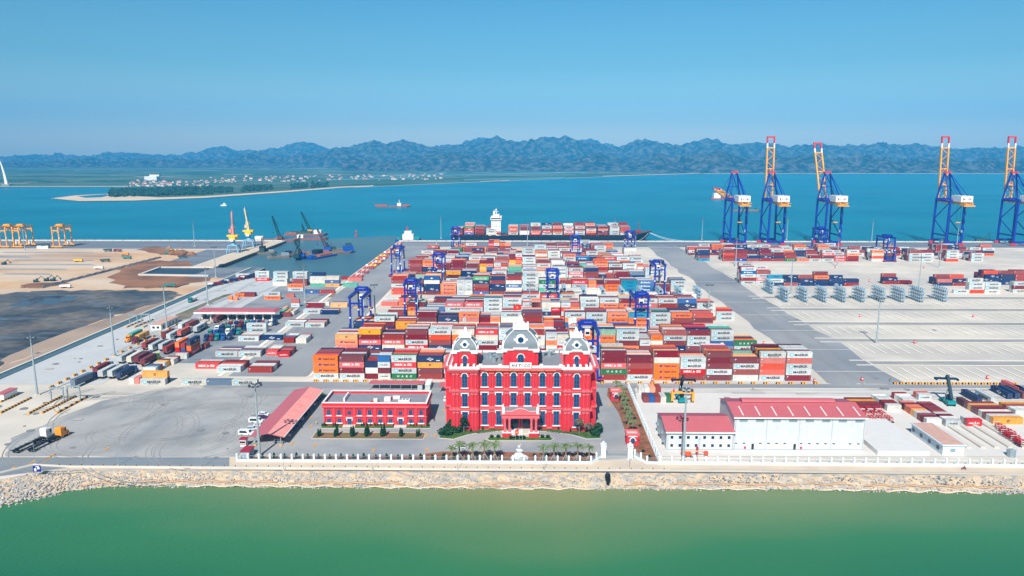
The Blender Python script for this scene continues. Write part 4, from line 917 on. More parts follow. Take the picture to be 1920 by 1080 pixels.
def office():
    g=G(976,808); t=thing('office_building','red three storey classical office with grey domes and white trim','building',(g.x,g.y,0))
    HW_,C0,Dp=27.8,16.7,25.0; F2z,F3z,Tz=9.0,16.7,25.5
    m=MB()
    m.box(-HW_,0,0,-C0,Dp,Tz,RED); m.box(C0,0,0,HW_,Dp,Tz,RED); m.box(-C0,1.6,0,C0,Dp-.01,Tz-.02,RED)
    m.box(-HW_-2.4,4.5,0,-HW_,Dp-4,Tz-.3,RED); m.box(HW_,4.5,0,HW_+2.4,Dp-4,Tz-.3,RED); m.build('wall',t)
    def rings(z,hh,o,mt,m):
        for s in (-1,1):
            a,b=sorted((s*C0-s*o*0,s*(HW_+o))); m.box(a-(0 if s>0 else 0),-o,z,b,Dp,z+hh,mt)
            a,b=sorted((s*(HW_+o),s*(HW_+2.4+o))); m.box(a,4.5-o,z,b,Dp-4+o,z+hh,mt)
        m.box(-C0,1.6-o,z,C0,1.7,z+hh,mt)
    m=MB(); 
    for z in (F2z,F3z): rings(z-.55,.5,.45,RED2,m); rings(z-.05,.28,.75,RED2,m)
    rings(Tz-1.2,.6,.5,RED2,m); rings(Tz-.6,.45,.95,RED2,m); rings(Tz-.15,.4,1.3,RED2,m); m.build('cornice',t)
    m=MB()
    for z0,z1 in ((.6,F2z-.6),(F2z+.2,F3z-.6),(F3z+.2,Tz-1.2)):
        for s in (-1,1):
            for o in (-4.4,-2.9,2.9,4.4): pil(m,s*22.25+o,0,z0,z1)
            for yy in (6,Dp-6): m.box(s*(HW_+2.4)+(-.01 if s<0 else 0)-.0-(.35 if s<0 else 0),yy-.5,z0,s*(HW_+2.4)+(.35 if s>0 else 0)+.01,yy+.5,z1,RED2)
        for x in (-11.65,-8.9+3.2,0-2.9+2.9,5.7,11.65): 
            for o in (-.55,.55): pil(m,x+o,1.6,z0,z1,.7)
    for s in (-1,1): m.box(s*22.25-5.4,-.7,0,s*22.25-2.1,-.01,1.3,RED); m.box(s*22.25+2.1,-.7,0,s*22.25+5.4,-.01,1.3,RED)
    m.build('pilaster',t)
    for s in (-1,1):
        window(t,s*22.25,0,2.0,2.1,6.0); window(t,s*22.25,0,10.2,2.1,5.3); window(t,s*22.25,0,18.1,2.1,4.8,1)
        for yy in (9,12.5,16): pass
    for x in (-14.4,-8.7,-2.8,2.8,8.7,14.4):
        if abs(x)>5: window(t,x,1.6,2.0,2.2,5.9)
        window(t,x,1.6,10.3,2.2,5.2); window(t,x,1.6,18.1,2.2,4.7,1)
    m=MB()   # parapet and blocks
    def par(x0,y0,x1,y1,z=Tz+.25,h=.9): m.box(x0,y0,z,x1,y1,z+h,TRIM)
    par(-C0,1.7,-4.6,2.2); par(4.6,1.7,C0,2.2); 
    for s in (-1,1):
        par(s*22.25-5.9,-.3,s*22.25+5.9,.3); par(s*(HW_+.1)-.3,.3,s*(HW_+.1)+.3,Dp); par(s*22.25-5.9 ,Dp-.5,s*22.25+5.9,Dp)
        m.box(s*(HW_+1.9)-.3,4.6,Tz+.1,s*(HW_+1.9)+.3,Dp-4,Tz+1.0,TRIM)
        for k in range(4): m.box(s*22.25-3.9+k*2.4,-.35,Tz+1.15,s*22.25-3.0+k*2.4,1.6,Tz+2.0,TRIM)
        for k in (-5.4,5.4): m.box(s*22.25+k-.6,-.5,Tz+.25,s*22.25+k+.6,.7,Tz+1.7,TRIM)
    par(-C0,Dp-.5,C0,Dp)
    for x in (-16,-8.2,8.2,16): m.box(x-.7,1.5,Tz+.25,x+.7,2.5,Tz+1.7,TRIM)
    m.build('parapet',t)
    m=MB(); m.box(-C0,2.3,Tz+.02,C0,Dp-.6,Tz+.12,RGREY)
    for s in (-1,1): a,b=sorted((s*C0,s*(HW_-.3))); m.box(a,.4,Tz+.03,b,Dp-.6,Tz+.13,RGREY)
    m.build('roof',t)
    for k,(x,y) in enumerate(((-12.5,14),(-10,16),(-11,11),(-9,13),(9,19),(12,20),(-13,18))):
        m=MB(); m.tube((x,y,Tz+.15),(x,y,Tz+2.0),1.0,GAL,n=10); m.box(x-1.6,y+1.1,Tz+.15,x+1.2,y+2.2,Tz+1.4,GAL); m.tube((x,y,Tz+1.7),(x+2.4,y+1.5,Tz+1.7),.4,GAL,n=8); m.build('roof_unit',t)
    def dome(cx,cy,hw,dr,dh,cap,nm):
        z0=Tz+.1; m=MB(); m.box(cx-hw,cy-hw,z0,cx+hw,cy+hw,z0+dr,RED)
        for s in (-1,1): 
            m.box(cx+s*hw*.72-.8,cy-hw-.5,z0,cx+s*hw*.72+.8,cy-hw-.01,z0+dr-.6,RED)
            m.box(cx+s*(hw-.6)-1.5,cy-hw-.9,z0+dr-.6,cx+s*(hw-.6)+1.0,cy-hw+.2,z0+dr+.2,TRIM)
        m.build('drum',t)
        m=MB(); m.box(cx-hw-.5,cy-hw-.35,z0+dr,cx+hw+.5,cy+hw+.5,z0+dr+.55,TRIM); m.box(cx-hw*.42,cy-hw-.9,z0+dr+.55,cx+hw*.42,cy-hw-.0,z0+dr+1.1,TRIM); m.build('drum_cornice',t)
        d=MB(); zb=z0+dr+.55; V=[];n=9
        for k in range(n+1):
            u=k/n; a=hw*(1-u**2.6*.66); z=zb+dh*u
            V+=[(cx-a,cy-a,z),(cx+a,cy-a,z),(cx+a,cy+a,z),(cx-a,cy+a,z)]
        d.add(V,[(4*k+i,4*k+(i+1)%4,4*k+4+(i+1)%4,4*k+4+i) for k in range(n) for i in range(4)],SLATE); do=d.build('dome',t)
        r=MB()
        for k in range(n):
            for i in range(4): r.beam(V[4*k+i],V[4*k+4+i],.3,TRIM)
        r.build('rib',do)
        c=MB(); a=hw*.32+.5; zt=zb+dh; c.box(cx-a-.5,cy-a-.5,zt,cx+a+.5,cy+a+.5,zt+.7,TRIM); c.box(cx-a,cy-a,zt+.7,cx+a,cy+a,zt+1.5,TRIM)
        c.lathe([(a*1.15,0),(a*.75,cap*.22),(a*.42,cap*.45),(a*.34,cap*.8),(a*.12,cap)],TRIM,(cx,cy,zt+1.5),4,1)
        for i in range(4):
            sx,sy=((-1,-1),(1,-1),(1,1),(-1,1))[i]; c.box(cx+sx*(a+.1)-.35,cy+sy*(a+.1)-.35,zt+.7,cx+sx*(a+.1)+.35,cy+sy*(a+.1)+.35,zt+1.9,TRIM)
        c.build('finial',do)
        # round window with white surround
        zc=zb+dh*.52; yw=cy-hw*(1-.52**2.6*.66)-.5; rr=hw*.17; q=MB(); q.tube((cx,yw-.1,zc),(cx,yw+1.6,zc),rr*1.75,TRIM,n=18); q.box(cx-rr*2.3,yw,zc-rr*.35,cx+rr*2.3,yw+1.3,zc+rr*.35,TRIM); q.box(cx-rr*1.6,yw+.1,zb+.1,cx+rr*1.6,yw+1.2,zc-rr*1.0,TRIM if 0 else SLATE)
        wo=q.build('round_window',do); q=MB(); q.tube((cx,yw-.16,zc),(cx,yw,zc),rr,GLASS,n=18); q.build('pane',wo) if 0 else None
        q.build('oculus',t)
        for s in (-1,1):
            q=MB(); q.box(cx+s*hw*.88-(.6),cy-.8,zb+dh*.4,cx+s*hw*.88+(.6),cy+.8,zb+dh*.58,TRIM); q.box(cx+s*(hw+.1)-.5,cy-hw*.25,zb,cx+s*(hw+.1)+.5,cy+hw*.25,zb+1.2,TRIM); q.build('side_dormer',t)
        window(t,cx,cy-hw,z0+.5,hw*.36,dr*.62-hw*.1,1,name='window')
    dome(0,10.4,7.0,7.0,6.9,3.8,'c'); dome(-22.25,7.2,4.7,6.5,4.6,2.5,'l'); dome(22.25,7.2,4.7,6.5,4.6,2.5,'r')
    m=MB(); m.box(-4.3,.9,Tz+.3,4.3,1.5,Tz+2.6,TRIM); o=m.build('sign_board',t)
    m=MB(); 
    for ch,x in (('H',-3.6),('A',-2.35),('T',-1.1),('C',1.35),('O',2.55)): m.text(ch,(x,.87,Tz+.85),(1,0,0),(.2,0,1),1.25,SGN,w=1.0)
    for k in range(3): m.box(.15+k*.07,.86,Tz+.9+k*.5,1.05+k*.07,.88,Tz+1.05+k*.5,SGN)
    m.build('lettering',o)
    m=MB(); m.text('HATECO HAIPHONG INTERNATIONAL CONTAINER TERMINAL',(0,.28,Tz-.72),(1,0,0),(0,.0,1),.78,GOLD,w=28.0) if 0 else m.text('HATECO HAIPHONG INTERNATIONAL CONTAINER TERMINAL',(-14.2,.33,Tz-.55),(1,0,0),(0,.0,1),.6,GOLD,w=28.4)
    m.box(-14.8,.34,Tz-.62,14.8,.42,Tz+.08,RED); m.build('frieze',t)
    # portico
    m=MB(); m.box(-7.4,-6.4,7.6,7.4,1.5,9.2,RED2); m.box(-7.8,-6.8,9.2,7.8,1.55,9.6,RED2); m.box(-7.0,-6.0,9.6,7.0,1.5,9.72,RGREY)
    n=16; V=[]
    for k in range(n+1):
        x=-6.8+13.6*k/n; zz=9.6+1.0+(1.1*math.cos((x/3.4)*math.pi/2) if abs(x)<3.4 else 0); V+=[(x,-6.5,9.6),(x,-6.5,zz),(x,-6.0,zz),(x,-6.0,9.6)]
    m.add(V,[q for k in range(n) for q in ((4*k,4*k+4,4*k+5,4*k+1),(4*k+2,4*k+6,4*k+7,4*k+3))],RED2); m.add(V,[q for k in range(n) for q in ((4*k+1,4*k+5,4*k+6,4*k+2),)],TRIM)
    for s in (-1,1): m.box(s*6.9-.25,-6.5,9.6,s*6.9+.25,1.4,10.9,TRIM); m.box(s*6.7-.5,-6.7,9.6,s*6.7+.5,-5.7,12.2,TRIM)
    m.build('portico',t)
    for s in (-1,1):
        m=MB(); m.box(s*5.2-1.9,-7.3,0,s*5.2+1.9,-5.1,1.9,RED); m.box(s*5.2-2.0,-7.4,1.9,s*5.2+2.0,-5.0,2.15,TRIM); m.build('column_base',t)
        for o in (-.9,.9):
            m=MB(); m.lathe([(.62,2.15),(.62,2.6),(.5,2.8),(.44,6.4),(.6,6.9),(.66,7.55)],RED2,(s*5.2+o,-6.2,0),12); m.build('column',t)
    m=MB(); m.box(-4.2,1.3,.6,4.2,1.58,6.4,DOORG)
    for k in range(7): m.box(-4.2+k*1.4-.05,1.24,.6,-4.2+k*1.4+.05,1.3,6.4,MUL)
    m.build('entrance_door',t)
    m=MB(); 
    for k in range(4): m.box(-6.5+k*.4,-5-0+k*.5,.0+.15*k,6.5-k*.4,1.58,.15+.15*k-.003,PALE)
    m.build('steps',t)
    BLOCKERS.append((g.x-HW_,g.y,0,g.x+HW_,g.y+Dp,Tz+.5)); 
    for cx,hw,hh,cy in ((0,6,20,10.4),(-22.25,3.7,14.5,7.2),(22.25,3.7,14.5,7.2)): BLOCKERS.append((g.x+cx-hw,g.y+cy-hw,Tz,g.x+cx+hw,g.y+cy+hw,Tz+hh*.85))
    return g
og=office()
def lowred():
    g=G(608,797.5); W_=42; D=15.5; h=HT(700,797.5,760); t=thing('low_office','long low red two storey office with flat grey roof and white parapet','building',(g.x,g.y,0))
    m=MB(); m.box(0,0,0,W_,D,h,RED); m.build('wall',t)
    m=MB(); m.box(-.5,-.5,h-1.0,W_+.5,D+.3,h-.5,RED2); m.box(-.9,-.9,h-.5,W_+.9,D+.5,h-.1,RED2); m.box(-.4,-.35,3.9,W_+.4,.0,4.1,RED2); m.build('cornice',t)
    m=MB(); 
    for a in ((-.4,-.4,W_+.4,.2),(-.4,D-.4,W_+.4,D+.2),(-.4,.2,.2,D-.4),(W_-.2,.2,W_+.4,D-.4)): m.box(a[0],a[1],h-.1,a[2],a[3],h+1.1,RED); m.box(a[0]-.08,a[1]-.08,h+1.1,a[2]+.08,a[3]+.08,h+1.38,TRIM)
    m.build('parapet',t)
    m=MB(); m.box(.2,.2,h-.05,W_-.2,D-.4,h+.05,RGREY); m.build('roof',t)
    for i in range(10):
        x=2.1+i*4.2
        window(t,x,0,4.7,1.5,1.5,0 if i in (2,7) else 1,trim=False)
        if i in (2,7): window(t,x,0,.5,1.6,2.6,hood=True,sill=False,name='door'); 
        else: window(t,x,0,1.3,1.6,1.6,hood=False); m=MB(); m.box(x-1.2,-.3,4.1,x+1.2,-.02,4.4,TRIM); m.build('window_sill',t)
    m=MB()
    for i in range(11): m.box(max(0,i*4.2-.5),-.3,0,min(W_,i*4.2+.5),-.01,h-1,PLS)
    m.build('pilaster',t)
    for i in (2,7):
        x=2.1+i*4.2; m=MB()
        for k in range(3): m.box(x-2.5,-2.6+k*.6,k*.17,x+2.5,0-.31,.165+k*.17,PALE)
        m.build('steps',t)
    for k,(x,y,a,b,c) in enumerate(((7.2,4.4,.6,8,1.6),(20,2.6,1.6,1.4,1.8),(24,5,2.6,2,1.6),(27,8,3,1.2,1.2),(30,4.2,4.6,2.6,.9))):
        m=MB(); m.box(x,y,h+.05,x+a,y+b,h+c,TRIM if k else TRIM); 
        if k in (1,3): m.box(x-.9,y-.8,h+.05,x,y,h+1.3,RED)
        if k==4:
            for q in range(3): m.box(x+.3+q*1.4,y+.4,h+c,x+1.3+q*1.4,y+2.2,h+c+.08,RGREY)
        m.build('roof_unit',t)
lowred()
def shed(name,label,cat,ridge0,ridge1,eL,eR,zr,ze,posts,roofm):
    pass
# long carport
zr,ze=5.2,3.7; a=G(501,813,zr); b=G(574.5,725,zr); l0=G(466,820,ze); r0=G(531.7,821,ze); x0,xm,x1=l0.x,a.x,r0.x; y0=a.y; y1=b.y
t=thing('carport','long open carport with a red and faded pink gable roof','carport',(xm,y0,0)); Lc=y1-y0; wl=x0-xm; wr=x1-xm
m=MB(); m.add([(wl,0,ze),(0,0,zr),(0,Lc,zr),(wl,Lc,ze),(wl,0,ze-.12),(0,0,zr-.12),(0,Lc,zr-.12),(wl,Lc,ze-.12)],[(0,1,2,3),(7,6,5,4),(0,4,5,1),(3,2,6,7),(0,3,7,4)],ROOFR); m.build('roof',t)
m=MB(); m.add([(.02,0,zr),(wr,0,ze),(wr,Lc,ze),(.02,Lc,zr),(.02,0,zr-.12),(wr,0,ze-.12),(wr,Lc,ze-.12),(.02,Lc,zr-.12)],[(0,1,2,3),(7,6,5,4),(0,4,5,1),(3,2,6,7),(1,5,6,2)],ROOFP)
m.beam((wr,0,ze+.03),(wr,Lc,ze+.03),.22,TRIM); m.beam((.02,-.02,zr+.06),(wr,-.02,ze+.06),.16,ROOFR)
for k in range(34): m.beam((.1,Lc*k/34+.5,zr+.03),(wr,Lc*k/34+.5,ze+.03),.07,RED2)
m.build('roof',t)
for k in range(9):
    for x in (wl+2,wr-1.6):
        m=MB(); m.box(x-.15,Lc*k/8.0*.97+.8,0,x+.15,Lc*k/8*.97+1.1,ze-.1,GAL); m.box(x-.5,Lc*k/8*.97+.5,0,x+.5,Lc*k/8*.97+1.4,.5,YEL); m.build('post',t)
# small carport and cabins behind the low office
g=G(690,735); t=thing('bike_shelter','narrow shelter with a dark pink roof behind the low red office','shelter',(g.x,g.y+2,0)); m=MB(); m.box(0,0,3.2,26,5,3.5,ROOFR); m.build('roof',t)
for k in range(6): m=MB(); m.box(k*5,.2,0,k*5+.2,.4,3.2,GAL); m.build('post',t)
g=G(823,737); t=thing('car_shelter','short shelter with a dark pink roof beside the office wall','shelter',(g.x,g.y,0)); m=MB(); m.box(0,0,2.9,5.6,7,3.2,ROOFR); m.build('roof',t)
for k in range(2): m=MB(); m.box(.2+k*5,.4,0,.4+k*5,.6,2.9,GAL); m.build('post',t)
for k,px in enumerate((783,797)):
    g=G(px,732); t=thing('plant_cabin',('left','right')[k]+' pale flat roofed cabin behind the low red office','cabin',(g.x,g.y,0)); m=MB(); m.box(0,0,0,2.4,9,2.6,mat('cabin_grey',(178,190,184),.7)); m.build('wall',t); m=MB(); m.box(-.1,-.1,2.6,2.5,9.1,2.75,TRIM); m.build('roof',t)
# warehouses
WW=mat('warehouse_white',(198,202,204),.55,noise=.05,scale=.3,streak=(1.2,1.2,.12,.35,(176,178,174))); SEAM=mat('panel_seam',(140,156,166),.6); ROOFW=mat('roof_sheet_coral',(188,98,104),.5,noise=.04,scale=.2,spec=.3)
def warehouse(px0,px1,pyb,h,rise,D,name,label,large):
    g=G(px0,pyb); g1=G(px1,pyb); W_=g1.x-g.x; t=thing(name,label,'warehouse',(g.x,g.y,0))
    m=MB(); m.add([(0,0,0),(W_,0,0),(W_,D,0),(0,D,0),(0,0,h),(W_,0,h),(W_,D,h),(0,D,h),(0,D/2,h+rise),(W_,D/2,h+rise)],[(0,1,5,4),(2,3,7,6),(1,2,6,9,5),(3,0,4,8,7)],WW)
    n=4 if large else 2
    for k in range(1,n): m.box(W_*k/n-.06,-.06,0,W_*k/n+.06,-.005,h-.4,SEAM)
    m.box(-.02,-.05,0,W_+.02,-.003,.35,SEAM); m.box(W_-.35,-.1,0,W_-.2,-.003,h-.3,SEAM); m.box(.4,-.1,0,.55,-.003,h-.3,SEAM); m.build('wall',t)
    m=MB(); e=.6
    for s in (0,1):
        ya,yb_=(-e,D/2) if s==0 else (D+e,D/2)
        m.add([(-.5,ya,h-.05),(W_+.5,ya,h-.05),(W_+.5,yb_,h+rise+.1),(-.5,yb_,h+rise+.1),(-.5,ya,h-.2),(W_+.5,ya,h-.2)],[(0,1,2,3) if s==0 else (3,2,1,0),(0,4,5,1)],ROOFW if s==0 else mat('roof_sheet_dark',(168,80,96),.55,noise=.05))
    nr=int(W_/.8)
    for k in range(nr): x=-.4+(W_+.8)*k/nr; m.beam((x,-e,h+.0),(x,D/2,h+rise+.14),.06,ROOFW)
    m.build('roof',t); m=MB(); m.box(-.55,-e-.35,h-.5,W_+.55,-e+.05,h-.08,TRIM); m.build('gutter',t)
    if large:
        m=MB(); m.box(5,D/2-1.6,h+rise-.3,W_-8,D/2+1.6,h+rise+.7,ROOFW)
        V=[]
        for k in range(9):
            a=math.pi*k/8
            for x in (5,W_-8): V.append((x,D/2-2.0*math.cos(a),h+rise+.6+.9*math.sin(a)))
        m.add(V,[(2*k,2*k+1,2*k+3,2*k+2) for k in range(8)]+[tuple(2*k for k in range(9)),tuple(2*k+1 for k in range(8,-1,-1))],ROOFW); m.build('ridge_vent',t)
        for k in range(8):
            x=3.4+k*6.2; m=MB(); m.beam((x-.2,.4,h+.35),(x-.2,D/2-3.6,h+rise*.62+.3),.5,mat('skylight',(226,206,204),.4),.1); m.build('skylight',t)
        for k in range(8):
            x=1.8+k*6.15; m=MB(); m.box(x,-.08,h-2.0,x+3.0,-.01,h-.9,mat('vent_dark',(120,140,150),.6)); m.build('window',t)
        for k in range(16):
            if k in (2,7,13): continue
            x=.4+k*3.05; m=MB(); m.box(x,-.08,2.4,x+1.0,-.01,2.75,DOORG); m.build('window',t)
        for x in (6.8,22.5): m=MB(); m.box(x,-.1,.1,x+.9,-.01,2.4,DOORG); m.build('door',t)
        for x in (4,25): m=MB(); m.box(x,-.3,.6,x+.7,-.01,1.3,CR); m.build('hose_box',t)
    else:
        for z in (1.2,4.4):
            for k in range(8):
                x=1.4+k*3.05; m=MB(); m.box(x,-.07,z,x+1.2,-.004,z+1.3,WHT); o=m.build('window',t); m=MB(); m.box(x+.08,-.09,z+.08,x+1.12,-.075,z+1.22,DOORG); m.build('pane',o)
        for k in range(4): m=MB(); m.box(-.9,3+k*4.2,3.6 if k%2 else 1.8,-.02,4.6+k*4.2,4.6 if k%2 else 2.8,GAL); m.build('wall_unit',t)
    BLOCKERS.append((g.x,g.y,0,g.x+W_,g.y+D,h+rise*.6)); return t,W_
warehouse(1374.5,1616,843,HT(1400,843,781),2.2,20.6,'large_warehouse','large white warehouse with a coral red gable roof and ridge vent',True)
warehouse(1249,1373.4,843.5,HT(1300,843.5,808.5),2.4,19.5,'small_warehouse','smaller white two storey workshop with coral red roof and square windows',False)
# red gatehouses
def gateh(px,py,lb):
    g=G(px,py); t=thing('gatehouse',lb,'gatehouse',(g.x,g.y,0)); m=MB(); m.box(-2.3,0,0,2.3,4,4.2,RED); m.build('wall',t); m=MB()
    for a in ((-2.6,-.3,2.6,.2),(-2.6,3.8,2.6,4.3),(-2.6,.2,-2.1,3.8),(2.1,.2,2.6,3.8)): m.box(a[0],a[1],4.2,a[2],a[3],5.0,RED2)
    m.box(-1.7,-.36,3.7,1.7,-.02,4.0,TRIM); m.build('parapet',t); m=MB(); m.box(-2.1,.2,4.2,2.1,3.8,4.3,PALE); m.build('roof',t); window(t,0,0,1.0,1.6,1.4,1,sill=False)
gateh(1186,836,'small red gatehouse with arched window beside the front gate'); gateh(1155,752,'small red gatehouse behind the first palm of the east garden')
# east service buildings
SB=mat('cabin_blue_white',(204,218,226),.6,noise=.04); PK=mat('roof_pink_brown',(196,156,140),.85,noise=.12,scale=.4)
g=G(1766.5,854.5); t=thing('service_cabin','long low pale blue cabin with a pink brown flat roof','building',(g.x,g.y,0)); Ws=G(1806,854.5).x-g.x; Ls=G(1716,823).y-g.y+6
m=MB(); m.box(0,0,0,Ws,Ls,3.9,SB); m.build('wall',t); m=MB(); m.box(-.5,-.5,3.9,Ws+.5,Ls+.5,4.35,SB); m.box(0,0,4.35,Ws,Ls,4.42,PK); m.build('roof',t)
for k in range(4): m=MB(); m.box(-.08,2.5+k*5.8,1.3,-.01,4.1+k*5.8,2.7,DOORG); m.build('window',t)
m=MB(); m.box(2.8,-.08,1.5,4.6,-.01,2.8,GAL); m.build('window',t)
g=G(1645,854.5); g2=G(1755,855); gl=G(1606,797); t=thing('loading_platform','raised white concrete platform between the warehouse and the pale blue cabin','platform',(g.x,g.y,0)); Wp=g2.x-g.x; m=MB(); m.box(0,0,0,Wp-2.5,34,1.9,mat('platform_white',(208,206,202),.8,noise=.04,scale=.3)); m.build('deck',t)
for k in range(5):
    g=G(1817+26*k,841); t=thing('concrete_plinth','%s low concrete plinth from the pale blue cabin'%od(k),'plinth',(g.x,g.y,0),group='long concrete plinths'); m=MB(); m.box(-.9,0,0,.9,27,.8,PALE); m.build('plinth_body',t)
g=G(1895,856); t=thing('water_tank','small upright grey tank behind the fence','tank',(g.x,g.y,0)); m=MB(); m.lathe([(1.3,0),(1.3,2.6),(.6,3.0)],GAL,n=14); m.build('tank_body',t)
m=MB()
for k in range(4): a=k*math.pi/2+.7; m.beam((1.45*math.cos(a),1.45*math.sin(a),0),(1.45*math.cos(a),1.45*math.sin(a),3.4),.12,GAL)
m.build('frame',t)
# toll-style truck gate
g=G(372,600.5); g1=G(515,600.5); t=thing('truck_gate','wide truck gate with a dark pink roof on white columns','gate',(g.x,g.y,0)); Wg=g1.x-g.x
m=MB(); m.box(-1.5,-2,5.6,Wg+1.5,12,6.1,ROOFR); m.box(0,0,6.1,Wg,10,6.5,ROOFR); m.build('roof',t); m=MB(); m.box(-1.8,-2.4,4.9,Wg+1.8,-2.02,5.9,TRIM); m.box(10,-2.6,4.8,Wg-16,-2.42,6.2,TRIM); m.build('fascia',t)
m=MB(); m.text('HATECO HAIPHONG INTERNATIONAL CONTAINER TERMINAL',(11,-2.63,5.25),(1,0,0),(0,0,1),.6,ink((190,90,90)),w=Wg-29); m.build('lettering',t)
for k in range(9):
    x=2+k*(Wg-4)/8; m=MB(); m.box(x-.35,1,0,x+.35,1.7,5.0,TRIM); m.beam((x,1.3,3),(x-1.2,1.3,5),.3,TRIM); m.beam((x,1.3,3),(x+1.2,1.3,5),.3,TRIM); m.box(x-.35,8,0,x+.35,8.7,5.6,TRIM); m.build('column',t)
    m=MB(); m.box(x-.9,2.5,0,x+.9,6.5,2.8,mat('booth_grey',(150,164,176),.6)); m.box(x-.92,2.45,1.2,x+.92,6.4,2.1,DOORG); m.build('booth',t)
for k in range(10):
    x=g.x+(Wg-4)*k/9+2; t=thing('lane_kerb','%s yellow striped lane kerb before the gate'%od(k),'kerb',(x,g.y-14,0),group='striped kerbs at the truck gate'); m=MB()
    for q in range(14): m.box(-.4,q*1.1,0,.4,q*1.1+1.1,.5,YEL if q%2 else (PALE if q%4 else BLK))
    m.build('kerb_body',t)
# booth building by the entry road
g=G(283,619); g1=G(306,619); t=thing('booth_building','narrow white one storey booth building with a pale pink roof','building',(g.x,g.y,0)); Wb=6.6; m=MB(); m.box(0,0,0,Wb,24,3.4,WHT); m.build('wall',t); m=MB(); m.box(-.3,-.3,3.4,Wb+.3,24.3,3.7,PK); m.build('roof',t)
for k in range(2): m=MB(); m.box(1+k*2.8,-.07,1,2.6+k*2.8,-.01,2.4,DOORG); m.build('window',t)
for k in range(5): m=MB(); m.box(Wb+.01,2+k*4.4,.6,Wb+.07,4.2+k*4.4,2.5,DOORG); m.build('window',t)
# portals over the lanes
def portal(x,y,W_,lb,Hh=6.5):
    t=thing('lane_portal',lb,'portal',(x,y,0),group='steel portals over the lanes'); 
    for s in (0,1):
        m=MB(); m.box(s*W_-.22,-.22,0,s*W_+.22,.22,Hh,GAL); m.build('post',t)
    m=MB(); m.box(-.5,-.3,Hh,W_+.5,.3,Hh+.5,GAL); 
    for k in range(4): m.box(W_*(k+.5)/4-.2,-.5,Hh-.5,W_*(k+.5)/4+.2,-.1,Hh,GAL)
    m.build('cross_beam',t)
g=G(97,754); portal(g.x,g.y,5.6,'left steel portal above the near striped kerbs'); g=G(128,751); portal(g.x,g.y,5.6,'right steel portal above the near striped kerbs'); g=G(244,609); portal(g.x,g.y,5,'left steel portal near the booth building'); g=G(266,608); portal(g.x,g.y,5.5,'right steel portal near the booth building')
def skerb(p0,p1,lb,n=24):
    a=G(*p0); b=G(*p1); d=(b-a); L_=d.length; rz=math.atan2(d.y,d.x); t=thing('striped_kerb',lb,'kerb',a,rz,'yellow and black kerbs at the lanes'); m=MB(); s=L_/n
    for k in range(n): m.box(k*s,-.45,0,k*s+s,.45,.7,YEL if k%2==0 else BLK)
    m.build('kerb_body',t)
skerb((53,777),(116,744),'left yellow and black kerb below the portals'); skerb((78,776),(142,744),'middle yellow and black kerb below the portals'); skerb((106,776),(164,745),'right yellow kerb below the portals',12); skerb((0,755),(32,741),'short striped kerb left of the mast, upper one',12); skerb((0,776),(58,747),'striped kerb left of the mast, lower one',20)
for k,(a,b) in enumerate((((236,615),(268,601)),((251,615),(287,600)),((268,615),(276,611)))): skerb(a,b,('left','middle','right')[k]+' yellow kerb near the booth building',10)
g=G(-6,752); t=thing('west_booth','booth with dark pink roof cut by the left edge','booth',(g.x,g.y,0)); m=MB(); m.box(0,0,0,3.4,9,3,WHT); m.build('wall',t); m=MB(); m.box(-.3,-.3,3,3.7,9.3,3.3,ROOFR); m.build('roof',t)
# barrier blocks
def blocks(y,x0,x1,n,lb,skip=()):
    b0=None
    for i in range(n):
        if i in skip: continue
        x=x0+(x1-x0)*i/(n-1); g=G(x,y+(x-600)*.0035)
        if b0 is None:
            b0=thing('barrier_block','x','barrier','' or (0,0,0),0,'yellow and black barrier blocks'); m=MB()
            for q in range(6): m.box(-1.14+q*.38,-.4,0,-.76+q*.38,.4,.9,YEL if q%3 else BLK)
            m.build('block_body',b0); b=b0; b.location=g
        else: b=dup(b0,g,0)
        b['label']='%s striped barrier block %s'%(od(i),lb)
blocks(715.2,593,778,11,'from the left, row before the left stacks'); blocks(717,1130,1530,18,'from the left, row before the right stacks'); blocks(716.5,1679,1902,20,'from left, row at the empty yard edge')
def blocks2(p0,p1,n,lb):
    for i in range(n):
        g=G(p0[0]+(p1[0]-p0[0])*i/(n-1),p0[1]+(p1[1]-p0[1])*i/(n-1)); b=thing('barrier_block','%s striped barrier block %s'%(od(i),lb),'barrier',g,1.2,'yellow and black barrier blocks'); m=MB()
        for q in range(4): m.box(-1.0+q*.5,-.5,0,-.5+q*.5,.5,1.1,YEL if q%2==0 else BLK)
        m.build('block_body',b)
blocks2((97,727),(332,610),17,'up along the entry road')
